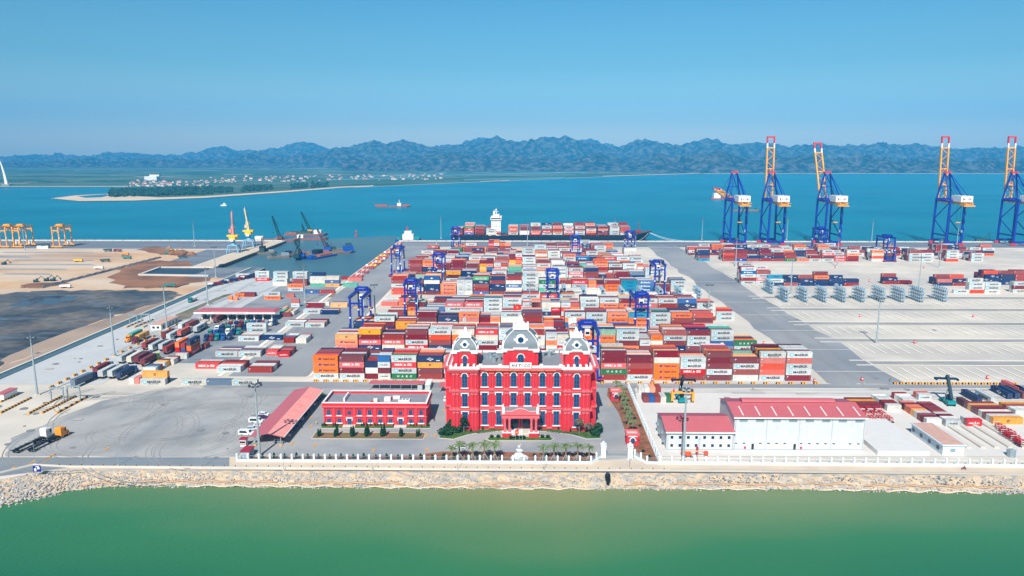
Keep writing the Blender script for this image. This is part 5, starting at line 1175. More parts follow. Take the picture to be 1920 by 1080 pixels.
# fences
FW=mat('fence_white',(214,226,232),.6,noise=.04); FR=mat('fence_rail',(128,140,148),.5,noise=.05)
def fence(pts,name,label,sp,post=FW,rail=FR,base=.9,Hp=2.6,pw=.6,bars=True,skipn=()):
    t=thing(name,label,'fence',(pts[0].x,pts[0].y,0)); o=Vector((pts[0].x,pts[0].y,0)); mb=MB(); mr=MB(); np=0
    for a,b in zip(pts,pts[1:]):
        a=Vector((a.x,a.y,0))-o;b=Vector((b.x,b.y,0))-o; d=b-a; n=max(1,round(d.length/sp))
        if base: mb.beam(a+Vector((0,0,base/2)),b+Vector((0,0,base/2)),.45,post,base)
        mr.beam(a+Vector((0,0,Hp-.3)),b+Vector((0,0,Hp-.3)),.1,rail); mr.beam(a+Vector((0,0,base+.15)),b+Vector((0,0,base+.15)),.1,rail)
        if bars:
            nb=int(d.length/.45)
            for k in range(nb): p=a+d*k/nb; mr.beam(p+Vector((0,0,base)),p+Vector((0,0,Hp-.2)),.05,rail)
        for k in range(n+1):
            if k==n and b!=Vector((pts[-1].x,pts[-1].y,0))-o: continue
            p=a+d*k/n; m=MB(); m.box(p.x-pw/2,p.y-pw/2,0,p.x+pw/2,p.y+pw/2,Hp,post); m.lathe([(pw*.85,Hp),(pw*.85,Hp+.15),(.02,Hp+.6)],post,(p.x,p.y,0),4,1)
            if np<98: m.build('fence_post',t)
            np+=1
    if base: mb.build('base_wall',t)
    mr.build('railing',t); return t
fence([G(445,865),G(1108,869.5),G(1128,857)],'front_fence','white posted front fence with grey railings before the red offices',4.05)
fence([G(1190,857),G(1213,869.5),G(1236,870)],'gate_side_fence','short angled white fence right of the front gate',3.2)
fence([G(1238,870),G(1990,877)],'white_fence','long white posted fence before the white warehouses',4.05,rail=FW,base=1.0,bars=False,Hp=2.7,pw=.5)
fence([G(1237,868),G(1178,727)],'garden_fence','white fence running back between the garden strip and service yard',3.4,base=.5,Hp=2.2)
fence([G(445,865),G(478,853)],'corner_fence','short return of the front fence at its left corner',4) if 0 else None
for k,px in enumerate((1131,1181)):
    g=G(px,857 if k==0 else 859); t=thing('gate_pillar',('left','right')[k]+' tall white pillar of the front gate','pillar',(g.x,g.y,0),group='pillars of the front gate'); m=MB(); m.box(-.9,-.9,0,.9,.9,5.0,FW); m.box(-1.1,-1.1,4.3,1.1,1.1,4.6,FW); m.build('shaft',t); m=MB(); m.lathe([(1.2,5.0),(1.2,5.3),(.4,5.6),(.4,6.1),(.05,6.3)],FW,n=8); m.build('cap',t)
g0,g1=G(1137,855),G(1175,855); t=thing('sliding_gate','low grey sliding gate between the two tall white pillars','gate',(g0.x,g0.y,0)); m=MB(); W_=g1.x-g0.x
for k in range(20): m.box(W_*k/20,-.05,.1,W_*k/20+.1,.05,1.7,FR)
m.box(0,-.06,1.6,W_,.06,1.75,FR); m.box(0,-.06,.1,W_,.06,.3,FR); m.build('gate_leaf',t)
# bank guard wall
t=thing('guard_wall','low white concrete guard wall with small dark posts along the bank','guard wall',(0,0,0)); m=MB(); pts=[G(*p) for p in ((-60,908),(0,888),(62,873),(130,876.5),(300,877.5),(600,879),(1256,883.5))]
for a,b in zip(pts,pts[1:]): m.beam(a+Vector((0,0,.35)),b+Vector((0,0,.35)),.4,PALE,.7)
m.build('wall',t); d=None
for k in range(56):
    px=112+20.6*k; g=G(px,875.5+(px-112)*.0068); m=MB()
    if d is None: m.box(-.14,-.14,.7,.14,.14,1.1,mat('post_rust',(110,80,60),.8)); d=m.build('marker_post',t,(g.x,g.y,0))
    else: q=d.copy(); COL.objects.link(q); q.location=(g.x,g.y,0)
# blue road sign
g=G(71,893); t=thing('road_sign','blue road sign with white panels on two posts at the bank','sign',(g.x,g.y,0),.1); m=MB(); m.box(-1.3,-.04,1.6,1.3,.04,4.0,mat('sign_blue',(24,44,140),.5)); m.box(-.9,-.06,1.9,-.2,-.045,3.0,WHT); m.box(.1,-.06,2.6,.9,-.045,3.3,WHT); m.box(-.4,-.06,3.4,.8,-.045,3.7,WHT); m.build('panel',t)
for s in (-1,1): m=MB(); m.box(s*.8-.06,.04,0,s*.8+.06,.16,4,GAL); m.build('post',t)
# flags
def flag(x,y,z,hh,cloth,lb,star=False,w_=3.2):
    t=thing('flag',lb,'flag',(x,y,z)); m=MB(); m.tube((0,0,0),(0,0,hh),.07,GAL,n=6); m.build('flagpole',t); m=MB(); V=[]
    for k in range(9):
        u=k/8; V+=[(-w_*u,.3*math.sin(u*7),hh-2.3+.15*math.sin(u*5)),(-w_*u,.3*math.sin(u*7),hh-.1+.15*math.sin(u*5))]
    m.add(V,[(2*k,2*k+2,2*k+3,2*k+1) for k in range(8)],cloth); o=m.build('cloth',t)
    if star:
        m=MB(); p=[]
        for k in range(10): r=.62 if k%2==0 else .26; a=math.pi/2+k*math.pi/5; p.append((-w_*.5+r*math.cos(a),-.34,hh-1.1+r*math.sin(a)))
        m.add(p,[tuple(range(10))],YEL); m.build('star',o)
fy=og.y+10.4; flag(og.x+.2,fy,25.6+7+.5+6.9+1.5+3.6,4.6,mat('flag_red',(214,28,40),.7),'red flag with a yellow star flying above the central dome',True)
flag(og.x+22.3,og.y+7.2,25.6+6.5+.5+4.6+1.5+2.2,4.2,WHT,'white flag above the right small dome'); flag(og.x-22.1,og.y+7.2,25.6+6.5+.5+4.6+1.5+2.2,4.2,mat('flag_pale',(200,206,210),.7),'pale flag above the left small dome',w_=1.2)
for k,c in enumerate((WHT,mat('flag_red',(214,28,40),.7),WHT)): 
    g=G(967+6.5*k,826); flag(g.x,g.y,0,4.6,c,('white flag left of the red one','red flag with a yellow star','white flag right of the red one')[k]+' before the portico',k==1,1.6)
# white rockery fountain
g=G(974,862); t=thing('rockery_fountain','white carved rockery fountain behind the front fence','fountain',(g.x,g.y,0)); m=MB(); RK_=mat('fountain_stone',(206,212,208),.8,noise=.25,scale=2); m.lathe([(3.3,0),(3.3,.8),(2.9,.8)],RK_,n=16); m.build('basin',t); m=MB()
for (x,y,z,s) in ((0,.6,1.5,2.2),(-1.2,.4,1,1.4),(1.3,.5,1.1,1.3),(0,.5,3.4,1.4),(-.2,.5,4.8,.8),(.3,.4,5.6,.5),(0,-.8,1.3,1.0)): rock(m,(x,y,z),s,RK_)
m.build('rock_pile',t)
# ---------------- vehicles
def wheel(m,x,y,r=.5,w_=.28,z=None): m.tube((x,y-w_/2,z or r),(x,y+w_/2,z or r),r,RUB,n=12)
def wheels(t,lst,r=.5,w_=.3):
    for x,y in lst:
        m=MB(); m.tube((x,y-w_/2,r),(x,y+w_/2,r),r,RUB,n=12); m.tube((x,y-w_/2-.01,r),(x,y+w_/2+.01,r),r*.5,GAL,n=8); m.build('wheel',t)
def paint(n,c): return mat('truck_paint_'+n,c,.4,noise=.04,spec=.5)
PN={'orange':(238,146,30),'white':(226,226,222),'navy':(26,48,92),'teal':(40,130,126),'maroon':(124,34,46),'lime':(140,200,40),'grey':(140,150,156),'blue':(32,90,160),'yellow':(236,190,50),'red':(196,40,40)}
def tractor(t,c,hood=True):
    # front towards +X, rear axle near x=0
    p=paint(c,PN[c]); m=MB(); m.box(1.4,-1.2,.9,4.0,1.2,3.6,p); m.add([(1.4,-1.15,3.6),(3.6,-1.15,3.6),(1.4,1.15,3.6),(3.6,1.15,3.6),(1.6,-1,4.0),(2.6,-1,4.0),(1.6,1,4.0),(2.6,1,4.0)],[(4,5,7,6),(1,3,7,5),(0,1,5,4),(2,6,7,3),(0,4,6,2)],p); m.build('cab',t)
    if hood:
        m=MB(); m.add([(4.0,-.95,.9),(5.6,-.8,.9),(5.6,.8,.9),(4.0,.95,.9),(4.0,-.95,2.35),(5.5,-.75,1.9),(5.5,.75,1.9),(4.0,.95,2.35)],[(4,5,6,7),(0,1,5,4),(1,2,6,5),(2,3,7,6)],p); m.box(4.4,-1.2,.7,5.3,-.9,1.3,p); m.box(4.4,.9,.7,5.3,1.2,1.3,p); m.build('hood',t)
    m=MB(); m.box(4.0,-1.0,2.45,4.04,1.0,3.3,GLS); m.box(3.1,-1.23,2.3,3.8,-1.2,3.2,GLS); m.box(3.1,1.2,2.3,3.8,1.23,3.2,GLS); m.build('window',t)
    m=MB(); m.box(-1.4,-.45,.75,4.6,.45,1.05,BLK); m.box(1.7,-1.15,.5,2.6,-.8,1.1,GAL); m.box(1.7,.8,.5,2.6,1.15,1.1,GAL); m.build('chassis',t)
    fx=4.8 if hood else 3.4
    wheels(t,[(fx,-1),(fx,1),(.6,-.95),(.6,.95),(-.7,-.95),(-.7,.95)])
def trailer(t,c='black',x1=.9,L_=12.4):
    mt=BLK if c=='black' else paint(c,PN[c]); m=MB(); x0=x1-L_
    for s in (-1,1): m.box(x0,s*.5-.12,1.12,x1,s*.5+.12,1.42,mt)
    for k in range(7): m.box(x0+L_*k/6-.1,-1.2,1.42,x0+L_*k/6+.1,1.2,1.5,mt)
    m.box(x0,-.45,1.2,x1,.45,1.34,mt); m.box(x0+L_*.72,-.7,.3,x0+L_*.72+.15,.7,1.1,mt); m.build('trailer_frame',t)
    wheels(t,[(x0+a,s) for a in (1.6,2.9) for s in (-.98,.98)])
def truck(x,y,rz,c,code,lb,clb,hood=True,tr='black'):
    t=thing('container_truck' if code else 'flatbed_truck',lb,'truck',(x,y,.012),rz); tractor(t,c,hood); trailer(t,tr)
    if code:
        co,si=math.cos(rz),math.sin(rz); o=-5.3; cadd(x+co*o,y+si*o,1.5,code,rz=rz,lab=clb)
UPY=math.pi/2
tl=[(142.6,729,'navy','A','nearest the steel portals'),(178,706.5,'grey','B','at the left end of the lower line'),(189,711.8,'white','M','second in the lower line'),(207,711.8,'grey','M','third in the lower line'),(223,715,'blue','H','fourth in the lower line'),(225,683.5,'maroon','M','at the left end of the middle line'),(241,684.5,'teal','W','second in the middle line'),(255.5,684.5,'grey','B','third in the middle line'),(268.5,689,'lime','B','fourth in the middle line'),(271,658,'navy','C','at the left end of the upper line'),(282.5,661,'grey','M','second in the upper line'),(302.5,660,'white','M','third in the upper line'),(309.5,666,'maroon','C','fourth in the upper line'),(306.5,638.5,'navy','B','at the left end of the top line'),(316,640,'blue','M','second in the top line'),(337.5,621,'teal','M','third in the top line'),(351,620,'navy','C','fourth in the top line'),(337,634,'white','S','just above the end-on stacks'),(366,626,'teal','M','beside the parked tractors')]
for px,py,c,code,wh in tl:
    g=G(px,py); R.random(); truck(g.x,g.y+11.5,UPY+R.uniform(-.03,.03) if px!=142.6 else UPY-.12,c,code,'%s container truck %s'%(c,wh),'{c} container on the truck '+wh)
g=G(237,643); truck(g.x,g.y+5.6,-UPY,'orange','T','orange cab container truck driving towards the camera on the entry road','{c} container on the orange truck of the entry road')
g=G(250,646); truck(g.x,g.y+5.6,-UPY,'maroon','Y','maroon container truck driving towards the camera on the entry road','{c} container on the maroon truck of the entry road')
g=G(405,606); truck(g.x,g.y+10,UPY,'navy','B','container truck passing under the pink roofed gate','{c} container passing under the gate roof')
g=G(352,569); t=thing('cement_truck','white tank truck on the entry road','truck',(g.x+1,g.y+5.5,0),-UPY-.1); tractor(t,'teal',False); m=MB(); m.tube((1.0,0,2.3),(-5.5,0,2.3),1.25,WHT,n=14); m.build('tank_body',t); m=MB(); m.box(-6,-.5,.8,1,.5,1.2,BLK); m.build('trailer_frame',t); wheels(t,[(-4.6,-1),(-4.6,1),(-3.4,-1),(-3.4,1)])
# the two bare trailers on the near left lot
a=G(30,857);b=G(112,817); rz=math.atan2(b.y-a.y,b.x-a.x); g=G(104,826); t=thing('flatbed_truck','orange hooded truck with an empty black trailer','truck',(g.x,g.y,.012),rz); tractor(t,'orange'); trailer(t); t.scale=(1.12,1.15,1.15)
g=G(76,828); t=thing('flatbed_truck','white cabbed truck with an empty black trailer beside the orange one','truck',(g.x,g.y,.012),rz); tractor(t,'white',False); trailer(t); t.scale=(1.12,1.15,1.15)
# parked tractors near the gate
b0={}
def bob(x,y,rz,c,lb,grp,hood=True):
    k=(c,hood)
    if k not in b0: t=thing('tractor_unit',lb,'truck',(x,y,.012),rz,grp); tractor(t,c,hood); b0[k]=t
    else: dup(b0[k],(x,y,.012),rz,label=lb,group=grp)
cs=['navy','teal','navy','maroon','grey','white','teal','maroon','navy','blue']; n=0
for r_,(py,px0,nn) in enumerate(((637,390,5),(628,398,6),(620,410,6),(613,424,7))):
    for k in range(nn):
        c=cs[(n*3+r_)%10]; g=G(px0+11*k+R.uniform(-1.5,1.5),py-k*.6); bob(g.x,g.y,-UPY+R.uniform(-.12,.12),c,'%s tractor unit, %s of %s row among those parked below the gate'%(c,od(k),od(r_)),'tractor units parked below the gate'); n+=1
for k in range(4): g=G(495+8*k,612-k*1.5); bob(g.x,g.y,-UPY,('maroon','grey','white','navy')[k],'%s tractor unit parked at the right end below the gate'%('maroon','grey','white','navy')[k],'tractor units parked below the gate')
# trailers with yard tractors along the basin edge
n=0
for r_ in range(3):
    for k in range(11):
        y=651+24*k+R.uniform(-2,2); x=-151.5+3.9*r_
        if r_==2 and k>8: continue
        c=('yellow','red','white','yellow')[(r_*5+k*3)%4] if 2<=k<=9 else 'red'; t=thing('yard_trailer','red yard trailer, %s of the %s line on the quay edge'%(od(k),od(r_)),'trailer',(x,y,.012),UPY,'red yard trailers on the quay edge'); m=MB(); p=paint('red',PN['red'])
        for s in (-1,1): m.box(-6,s*.6-.15,1.0,6,s*.6+.15,1.35,p)
        for q in range(6): m.box(-6+2.3*q,-1.25,1.35,-5.6+2.3*q,1.25,1.6,p)
        m.build('trailer_frame',t); wheels(t,[(-4.4,-1),(-4.4,1),(-3,-1),(-3,1)])
        if c!='red':
            u=thing('yard_tractor','%s yard tractor ahead of the %s trailer in the %s line'%(c,od(k),od(r_)),'tractor',(x,y+7.6,.012),UPY,'yard tractors on the quay edge'); m=MB(); m.box(1.2,-1.1,.8,3,1.1,3.0,paint(c,PN[c])); m.box(-1.8,-.5,.7,3.2,.5,1.1,paint(c,PN[c])); m.build('cab',u); m=MB(); m.box(3.0,-1,1.8,3.03,1,2.8,GLS); m.build('window',u); wheels(u,[(2.3,-1.05),(2.3,1.05),(-.9,-1.05),(-.9,1.05)])
# parked trailers at the wharf
for k in range(13):
    px=398+10*k if k<7 else 455+6*(k-7); py=537-k*2.2 if k<7 else 523-(k-7)*.6; g=G(px,py); t=thing('yard_trailer','trailer, %s from the left of those parked by the wharf'%od(k),'trailer',(g.x,g.y,.012),.6,'trailers parked by the wharf'); m=MB(); c=paint(*(('maroon',PN['maroon']) if k%2 else ('navy',PN['navy'])))
    m.box(-4,-1.2,.9,4,1.2,1.3,c); m.build('trailer_frame',t); m=MB(); m.tube((-3,0,2.2),(3.4 if k%3 else 0,0,2.2),.9,WHT if k%3==0 else c,n=10); m.build('load',t); wheels(t,[(-3,-1),(-3,1),(-1.8,-1),(-1.8,1)])
# red skeletal chassis
def chst(x,y,n,lb):
    t=thing('chassis_stack',lb,'chassis stack',(x,y,0),UPY); p=mat('chassis_red',(206,34,44),.5,noise=.1); p2=mat('chassis_white',(220,214,206),.5)
    for l in range(n):
        m=MB(); z=1.0+l*.75
        for s in (-1,1): m.box(-6,s*.55-.15,z,6,s*.55+.15,z+.3,p)
        for q in range(7): m.box(-6+2*q-.15,-1.2,z+.3,-6+2*q+.15,1.2,z+.42,p if q%3 else p2)
        m.build('trailer_frame',t)
    wheels(t,[(-4.8,-1),(-4.8,1),(-3.5,-1),(-3.5,1),(-2.2,-1),(-2.2,1)])
k=0
for px,py in ((1641,795),(1657,795),(1673,795),(1641,795),(1657,795),(1673,795)): g=G(px,py); chst(g.x,g.y+6+(k//3)*12.6,2,'%s stack of red trailer frames behind the warehouse corner'%od(k)); k+=1
for k in range(3): g=G(1916-8*k,839-8*k); chst(g.x,g.y+5,3,'%s stack of red trailer frames at the right edge, nearest first'%od(k))
# reach stackers
def reach(px,py,lb,rz,lift,mainc,dark,spread=None,sprlen=12.2,sz=0):
    g=G(px,py); t=thing('reach_stacker',lb,'reach stacker',g,rz); m=MB(); m.box(-4.2,-1.5,.9,3.6,1.5,2.0,mainc); m.box(-4.6,-1.7,1.2,-2.2,1.7,2.6,mainc); m.box(2.6,-2,.8,4,2,1.5,mainc); m.build('body',t)
    m=MB(); m.box(-1.2,-.9,2.0,1.0,.9,4.2,dark); m.box(-1.0,-.92,2.8,1.02,.92,3.9,GLS); m.build('cab',t)
    a=math.radians(lift); tip=Vector((-3.6+11*math.cos(a),0,3.2+11*math.sin(a))); m=MB(); m.beam((-3.6,0,3.2),tip,1.1,dark,1.3); m.beam((.8,1.0,1.8),Vector((-3.6,.9,3.2)).lerp(tip,.5),.4,GAL); m.beam((.8,-1.0,1.8),Vector((-3.6,-.9,3.2)).lerp(tip,.5),.4,GAL); m.beam(tip,tip+Vector((.8,0,-1.6)),1.0,dark); m.build('boom',t)
    z=tip.z-2.0; m=MB(); m.box(tip.x+.2,-sprlen/2,z,tip.x+1.2,sprlen/2,z+.8,dark); 
    for s in (-1,1): m.box(tip.x-.5,s*sprlen/2-.3,z-.3,tip.x+1.9,s*sprlen/2+.3,z+.6,dark)
    o=m.build('spreader',t)
    if spread:
        m=MB(); m.box(tip.x-.1,-sprlen/2,z-6.0,tip.x+.7,sprlen/2,z-5.2,spread)
        for s in (-1,1):
            m.box(tip.x-1.2,s*(sprlen/2-.4)-.5,z-9.4,tip.x+1.2,s*(sprlen/2-.4)+.5,z-5.6,spread); m.beam((tip.x+.5,s*(sprlen/2-1),z),(tip.x+.5,s*(sprlen/2-1),z-5.4),.12,CR); m.box(tip.x-.1,s*(sprlen/2-1)-.3,z-5.2,tip.x+.9,s*(sprlen/2-1)+.3,z-4.2,CR)
        m.build('lifting_frame',t)
    wheels(t,[(2.8,-1.6),(2.8,1.6),(-3.4,-1.4),(-3.4,1.4)],.85,.6); return t
TL=mat('machine_teal',(24,138,138),.45,noise=.06); TD=mat('machine_dark_teal',(18,50,66),.5)
reach(1776,757,'teal reach stacker with raised dark boom in the east yard',UPY*.93,56,TL,TD,sprlen=9)
reach(1277,752,'dark reach stacker holding a yellow lifting frame behind the workshop',-UPY,58,TL,BLK,CY,sprlen=10)
# orange boom lift
g=G(1290,856); t=thing('boom_lift','orange boom lift with folded arm behind the white fence','boom lift',g,0); OR=mat('lift_orange',(226,84,44),.5,noise=.05); m=MB(); m.box(-1.6,-1,.7,1,1,1.7,OR); m.tube((-1.7,-.2,1.5),(-1.7,.9,1.5),.9,OR,n=12); m.build('body',t); m=MB(); m.beam((-1,0,2.2),(5,0,2.0),.4,mat('lift_tan',(216,176,140),.5)); m.beam((5,0,2),(6.5,0,1.2),.3,OR); m.build('arm',t); m=MB(); m.box(6,-.7,.9,7.2,.7,2.0,OR); m.build('basket',t); m=MB(); m.box(3.2,.9,0,4,1.7,3.2,CR); m.build('fuel_cabinet',t); wheels(t,[(-1.2,-1.1),(-1.2,1.1),(1.0,-1.1),(1.0,1.1)],.45)
# cars
def car(t,c,van=False,w_=.9,L_=2.25):
    p=mat('car_paint_'+c[0],c[1],.3,noise=.02,spec=.6); hh=1.55 if not van else 2.1
    pr=[(-L_,.35),(-L_,.95),(-L_+.25,1.0),(-L_+.55,hh),(.45,hh),(1.15,1.0),(L_-.1,.85),(L_,.35)] if not van else [(-L_,.35),(-L_,hh),(1.3,hh),(1.9,1.2),(L_,1.0),(L_,.35)]
    m=MB(); n=len(pr); m.add([(x,s*w_,z) for s in (-1,1) for x,z in pr],[tuple(range(n)),tuple(range(2*n-1,n-1,-1))]+[(i+n,(i+1)%n+n,(i+1)%n,i) for i in range(n)],p); m.build('body',t)
    m=MB()
    for s in (-1,1): m.add([(-L_+.45,s*(w_+.01),1.02),(1.0,s*(w_+.01),1.02),(.4,s*(w_+.01),hh-.12),(-L_+.65,s*(w_+.01),hh-.12)],[(0,1,2,3)],GLS)
    a,b=((.47,hh-.05),(1.13,1.05)) if not van else ((1.33,hh-.08),(1.88,1.25))
    m.add([(a[0]+.02,-w_*.85,a[1]),(b[0]+.02,-w_*.85,b[1]),(b[0]+.02,w_*.85,b[1]),(a[0]+.02,w_*.85,a[1])],[(0,1,2,3)],GLS); m.build('window',t); wheels(t,[(1.4,-w_+.1),(1.4,w_-.1),(-1.4,-w_+.1),(-1.4,w_-.1)],.33,.22)
cars=[(495,779,('white',(226,228,228)),0,'white estate car at the top of the row left of the carport'),(492,785,('purple',(88,40,76)),0,'dark purple car below the white estate'),(481,792,('white',(226,228,228)),1,'white minibus with dark windows beside the carport'),(487,799,('white',(226,228,228)),0,'white saloon half under the carport'),(473,806,('silver',(200,206,208)),0,'silver car below the white saloon'),(462,815,('white',(226,228,228)),1,'white van at the lower end of the row'),(862,841,('silver',(206,210,212)),0,'silver car behind the two leftmost palms')]
for px,py,c,v,lb in cars: g=G(px,py); t=thing('parked_car',lb,'car',g,R.uniform(-.15,.1)+(math.pi if px==862 else 0),'parked cars'); car(t,c,v,.9 if not v else 1.05,2.3 if not v else 2.9)
for k in range(9):
    y=y0+4+(y1-y0)*k/9.5; t=thing('parked_car','%s car from the front in the shade of the carport'%od(k),'car',(xm+3.2,y,0),0,'cars under the carport'); car(t,(('grey',(120,130,136)),('white',(226,228,228)),('navyc',(30,44,70)))[k%3])
g=G(829,754); t=thing('parked_car','white car under the small shelter beside the office','car',(g.x+1.5,g.y+2.5,0),-UPY); car(t,('white',(226,228,228)),0)
g=G(458,836); t=thing('guard_booth','small red and white guard booth at the left fence corner','booth',g); m=MB(); m.box(-1.1,-1.1,0,1.1,1.1,2.9,WHT); m.box(-1.15,-1.15,1.0,1.15,1.15,1.3,CR); m.box(-1.13,-1.0,1.5,.9,-1.11,2.3,DOORG); m.build('wall',t); m=MB(); m.box(-1.4,-1.4,2.9,1.4,1.4,3.2,mat('roof_wine',(160,44,60),.6)); m.build('roof',t)
g=G(449,862); t=thing('storage_shelter','low shelter with wine red roof inside the left fence corner','shelter',(g.x,g.y+.6,0)); m=MB(); m.box(0,0,2.6,3.6,5.4,2.9,mat('roof_wine',(160,44,60),.6)); m.build('roof',t); m=MB(); m.box(.2,.2,0,3.4,5.2,2.6,mat('net_grey',(160,172,182),.7)); m.build('wall',t)
# ---------------- people
def person(px,py,lb,rz,pose,cl,kind='walk',z=0.0,sit=None):
    g=G(px,py,z); sk=MB()
    J={'pel':(0,0,.95),'che':(.03,0,1.35),'nek':(.04,0,1.52),'hd':(.05,0,1.64),'hl':(0,.1,.9),'hr':(0,-.1,.9)}
    d=.22 if kind=='walk' else .05
    V=[(0,0,.95),(.02,0,1.2),(.03,0,1.42),(.04,0,1.53),(.05,0,1.66),(.0,.1,.9),(d,.1,.5),(d*.6,.1,.07),(d*.6+.14,.1,.04),(0,-.1,.9),(-d*.3,-.1,.5),(-d*1.3,-.1,.1),(-d*1.3+.14,-.1,.04),(.03,.2,1.4),(-.06,.25,1.13),(.05,.24,.9),(.03,-.2,1.4),(.06,-.25,1.13),(.18,-.24,.92)]
    if kind=='sit': V=[(0,0,.95),(.06,0,1.2),(.12,0,1.42),(.14,0,1.53),(.16,0,1.66),(.05,.12,.92),(.45,.16,.9),(.3,.16,.45),(.44,.16,.42),(.05,-.12,.92),(.45,-.16,.9),(.3,-.16,.45),(.44,-.16,.42),(.12,.2,1.38),(.3,.26,1.2),(.55,.24,1.15),(.12,-.2,1.38),(.3,-.26,1.2),(.55,-.24,1.15)]
    E_=[(0,1),(1,2),(2,3),(3,4),(0,5),(5,6),(6,7),(7,8),(0,9),(9,10),(10,11),(11,12),(2,13),(13,14),(14,15),(2,16),(16,17),(17,18)]
    rad=[.15,.14,.15,.06,.1,.09,.065,.045,.04,.09,.065,.045,.04,.06,.045,.035,.06,.045,.035]
    me=bpy.data.meshes.new('person'); me.from_pydata(V,E_,[]); o=bpy.data.objects.new('person',me); COL.objects.link(o); me.materials.append(mat('cloth_%s'%pose,cl,.9,noise=.1)); o.location=g; o.rotation_euler[2]=rz
    md=o.modifiers.new('skin','SKIN'); me.skin_vertices.new() if not me.skin_vertices else None
    for i,v in enumerate(me.skin_vertices[0].data): v.radius=(rad[i],rad[i])
    me.skin_vertices[0].data[0].use_root=True; o.modifiers.new('sub','SUBSURF').levels=1
    tag(o,lb,'person'); m=MB(); m.lathe([(.03,1.56),(.085,1.6),(.1,1.7),(.08,1.79),(.02,1.82)],mat('skin_tone',(196,142,112),.7),(V[4][0],0,0),8); m.build('head',o); m=MB(); m.lathe([(.105,1.7),(.112,1.76),(.07,1.84),(.01,1.86)],BLK,(V[4][0]-.01,0,0),8); m.build('hair',o); return o
person(593,796,'person in yellow top walking between the carport and low red office',1.2,'yellow',(208,196,70)); person(814,790,'person in black walking on the drive left of the office',-1.4,'black',(26,28,34)); person(790,803,'person in dark clothes at the right corner of the low office',1,'dark',(40,42,50),'stand')
person(1668,716,'small person in dark clothes by the striped blocks of the empty yard',0,'dark',(40,42,50),'stand'); person(1295,756,'person in black beside the dark reach stacker',0,'black',(26,28,34),'stand') 
# motorbike rider
g=G(1807,881); t=thing('motorbike','red motorbike ridden along the bank path','motorbike',g,.0); m=MB(); m.beam((-.6,0,.7),(.4,0,.7),.26,CR,.3); m.beam((.4,0,.75),(.62,0,1.1),.1,BLK); m.box(-.5,-.13,.8,.15,.13,.9,BLK); m.box(.55,-.35,1.08,.62,.35,1.14,BLK); m.build('body',t); wheels(t,[(-.65,0),(.65,0)],.3,.1)
person(1806.6,881,'person in dark clothes riding the red motorbike',0,'dark',(40,42,50),'sit',z=-.02)
# black draped figure on the stones (large dark bundle)
g=G(1139,905,-.9); t=thing('tarpaulin_bundle','tall black tarpaulin bundle standing on the stony bank below the path','tarpaulin',(g.x,g.y,-1.6)); m=MB(); V=[];TP=mat('tarpaulin_black',(18,22,28),.55,noise=.3,scale=2); n=12
for j,(z,r,ox) in enumerate(((0,.75,.35),(.7,.9,.3),(1.7,1.2,.2),(2.9,1.5,-.1),(3.8,1.6,-.25),(4.6,1.2,-.1),(5.1,.5,0),(5.3,.1,.05))):
    for k in range(n): a=2*math.pi*k/n; q=r*(1+.2*math.sin(3*a+j*.6)+R.uniform(-.08,.08)); V.append((ox+q*math.cos(a),.7*q*math.sin(a),z))
m.add(V,[(j*n+k,j*n+(k+1)%n,(j+1)*n+(k+1)%n,(j+1)*n+k) for j in range(7) for k in range(n)]+[tuple(7*n+k for k in range(n))],TP); m.build('sheet_cloth',t); t.scale=(.62,.7,.88)
# building site machines
DG=mat('machine_green',(52,84,80),.5); EY=mat('excavator_yellow',(222,160,50),.5)
def dump(px,py,c,lb,rz=0): g=G(px,py); t=thing('dump_truck',lb,'truck',g,rz,'site vehicles'); p=paint(c,PN[c]) if c in PN else DG; m=MB(); m.box(2.4,-1.2,.8,4.4,1.2,3.0,p); m.build('cab',t); m=MB(); m.add([(-4,-1.3,1.3),(2.1,-1.3,1.3),(2.1,1.3,1.3),(-4,1.3,1.3),(-4.5,-1.5,2.8),(2.2,-1.5,2.9),(2.2,1.5,2.9),(-4.5,1.5,2.8)],[(0,1,5,4),(1,2,6,5),(2,3,7,6),(3,0,4,7),(3,2,1,0)],p); m.box(-4.2,-1.3,2.4,2,1.3,2.6,BRN); m.build('dump_bed',t); wheels(t,[(3.4,-1.1),(3.4,1.1),(-1.4,-1.1),(-1.4,1.1),(-2.8,-1.1),(-2.8,1.1)])
for a in ((202,471.5,'green','green dump truck on the upper sand field'),(221,472,'maroon','maroon dump truck beside the green one on the sand'),(234,479,'orange','orange dump truck on the sand field'),(238,485.5,'teal','teal dump truck below the orange one'),(147,491,'yellow','yellow dump truck on the middle of the sand'),(197,491,'green','dark green dump truck beside the bund on the sand'),(185.5,505,'white','white dump truck on the diagonal bund'),(123,540,'white','white dump truck at the foot of the bund'),(315,477,'teal','teal dump truck beside the brown heap'),(318,538,'teal','teal dump truck on the brown ground before the masts'),(342,484,'green','green dump truck between heap and jetty')): dump(*a[:4],rz=R.choice((0,.3,math.pi)))
def exc(px,py,c,lb,rz=0):
    g=G(px,py); t=thing('excavator',lb,'excavator',g,rz,'excavators on the building site'); m=MB(); m.box(-2,-1.5,0,2,-.9,.9,BLK); m.box(-2,.9,0,2,1.5,.9,BLK); m.build('track',t); m=MB(); m.box(-2,-1.3,1,1.4,1.3,2.2,c); m.box(.1,.1,2.2,1.3,1.2,3.2,GLS); m.build('body',t); m=MB(); m.beam((1,0,1.8),(4,0,5),.5,c); m.beam((4,0,5),(6.5,0,2.6),.4,c); m.box(6,-.5,1.4,7,.5,2.6,c); m.build('arm',t)
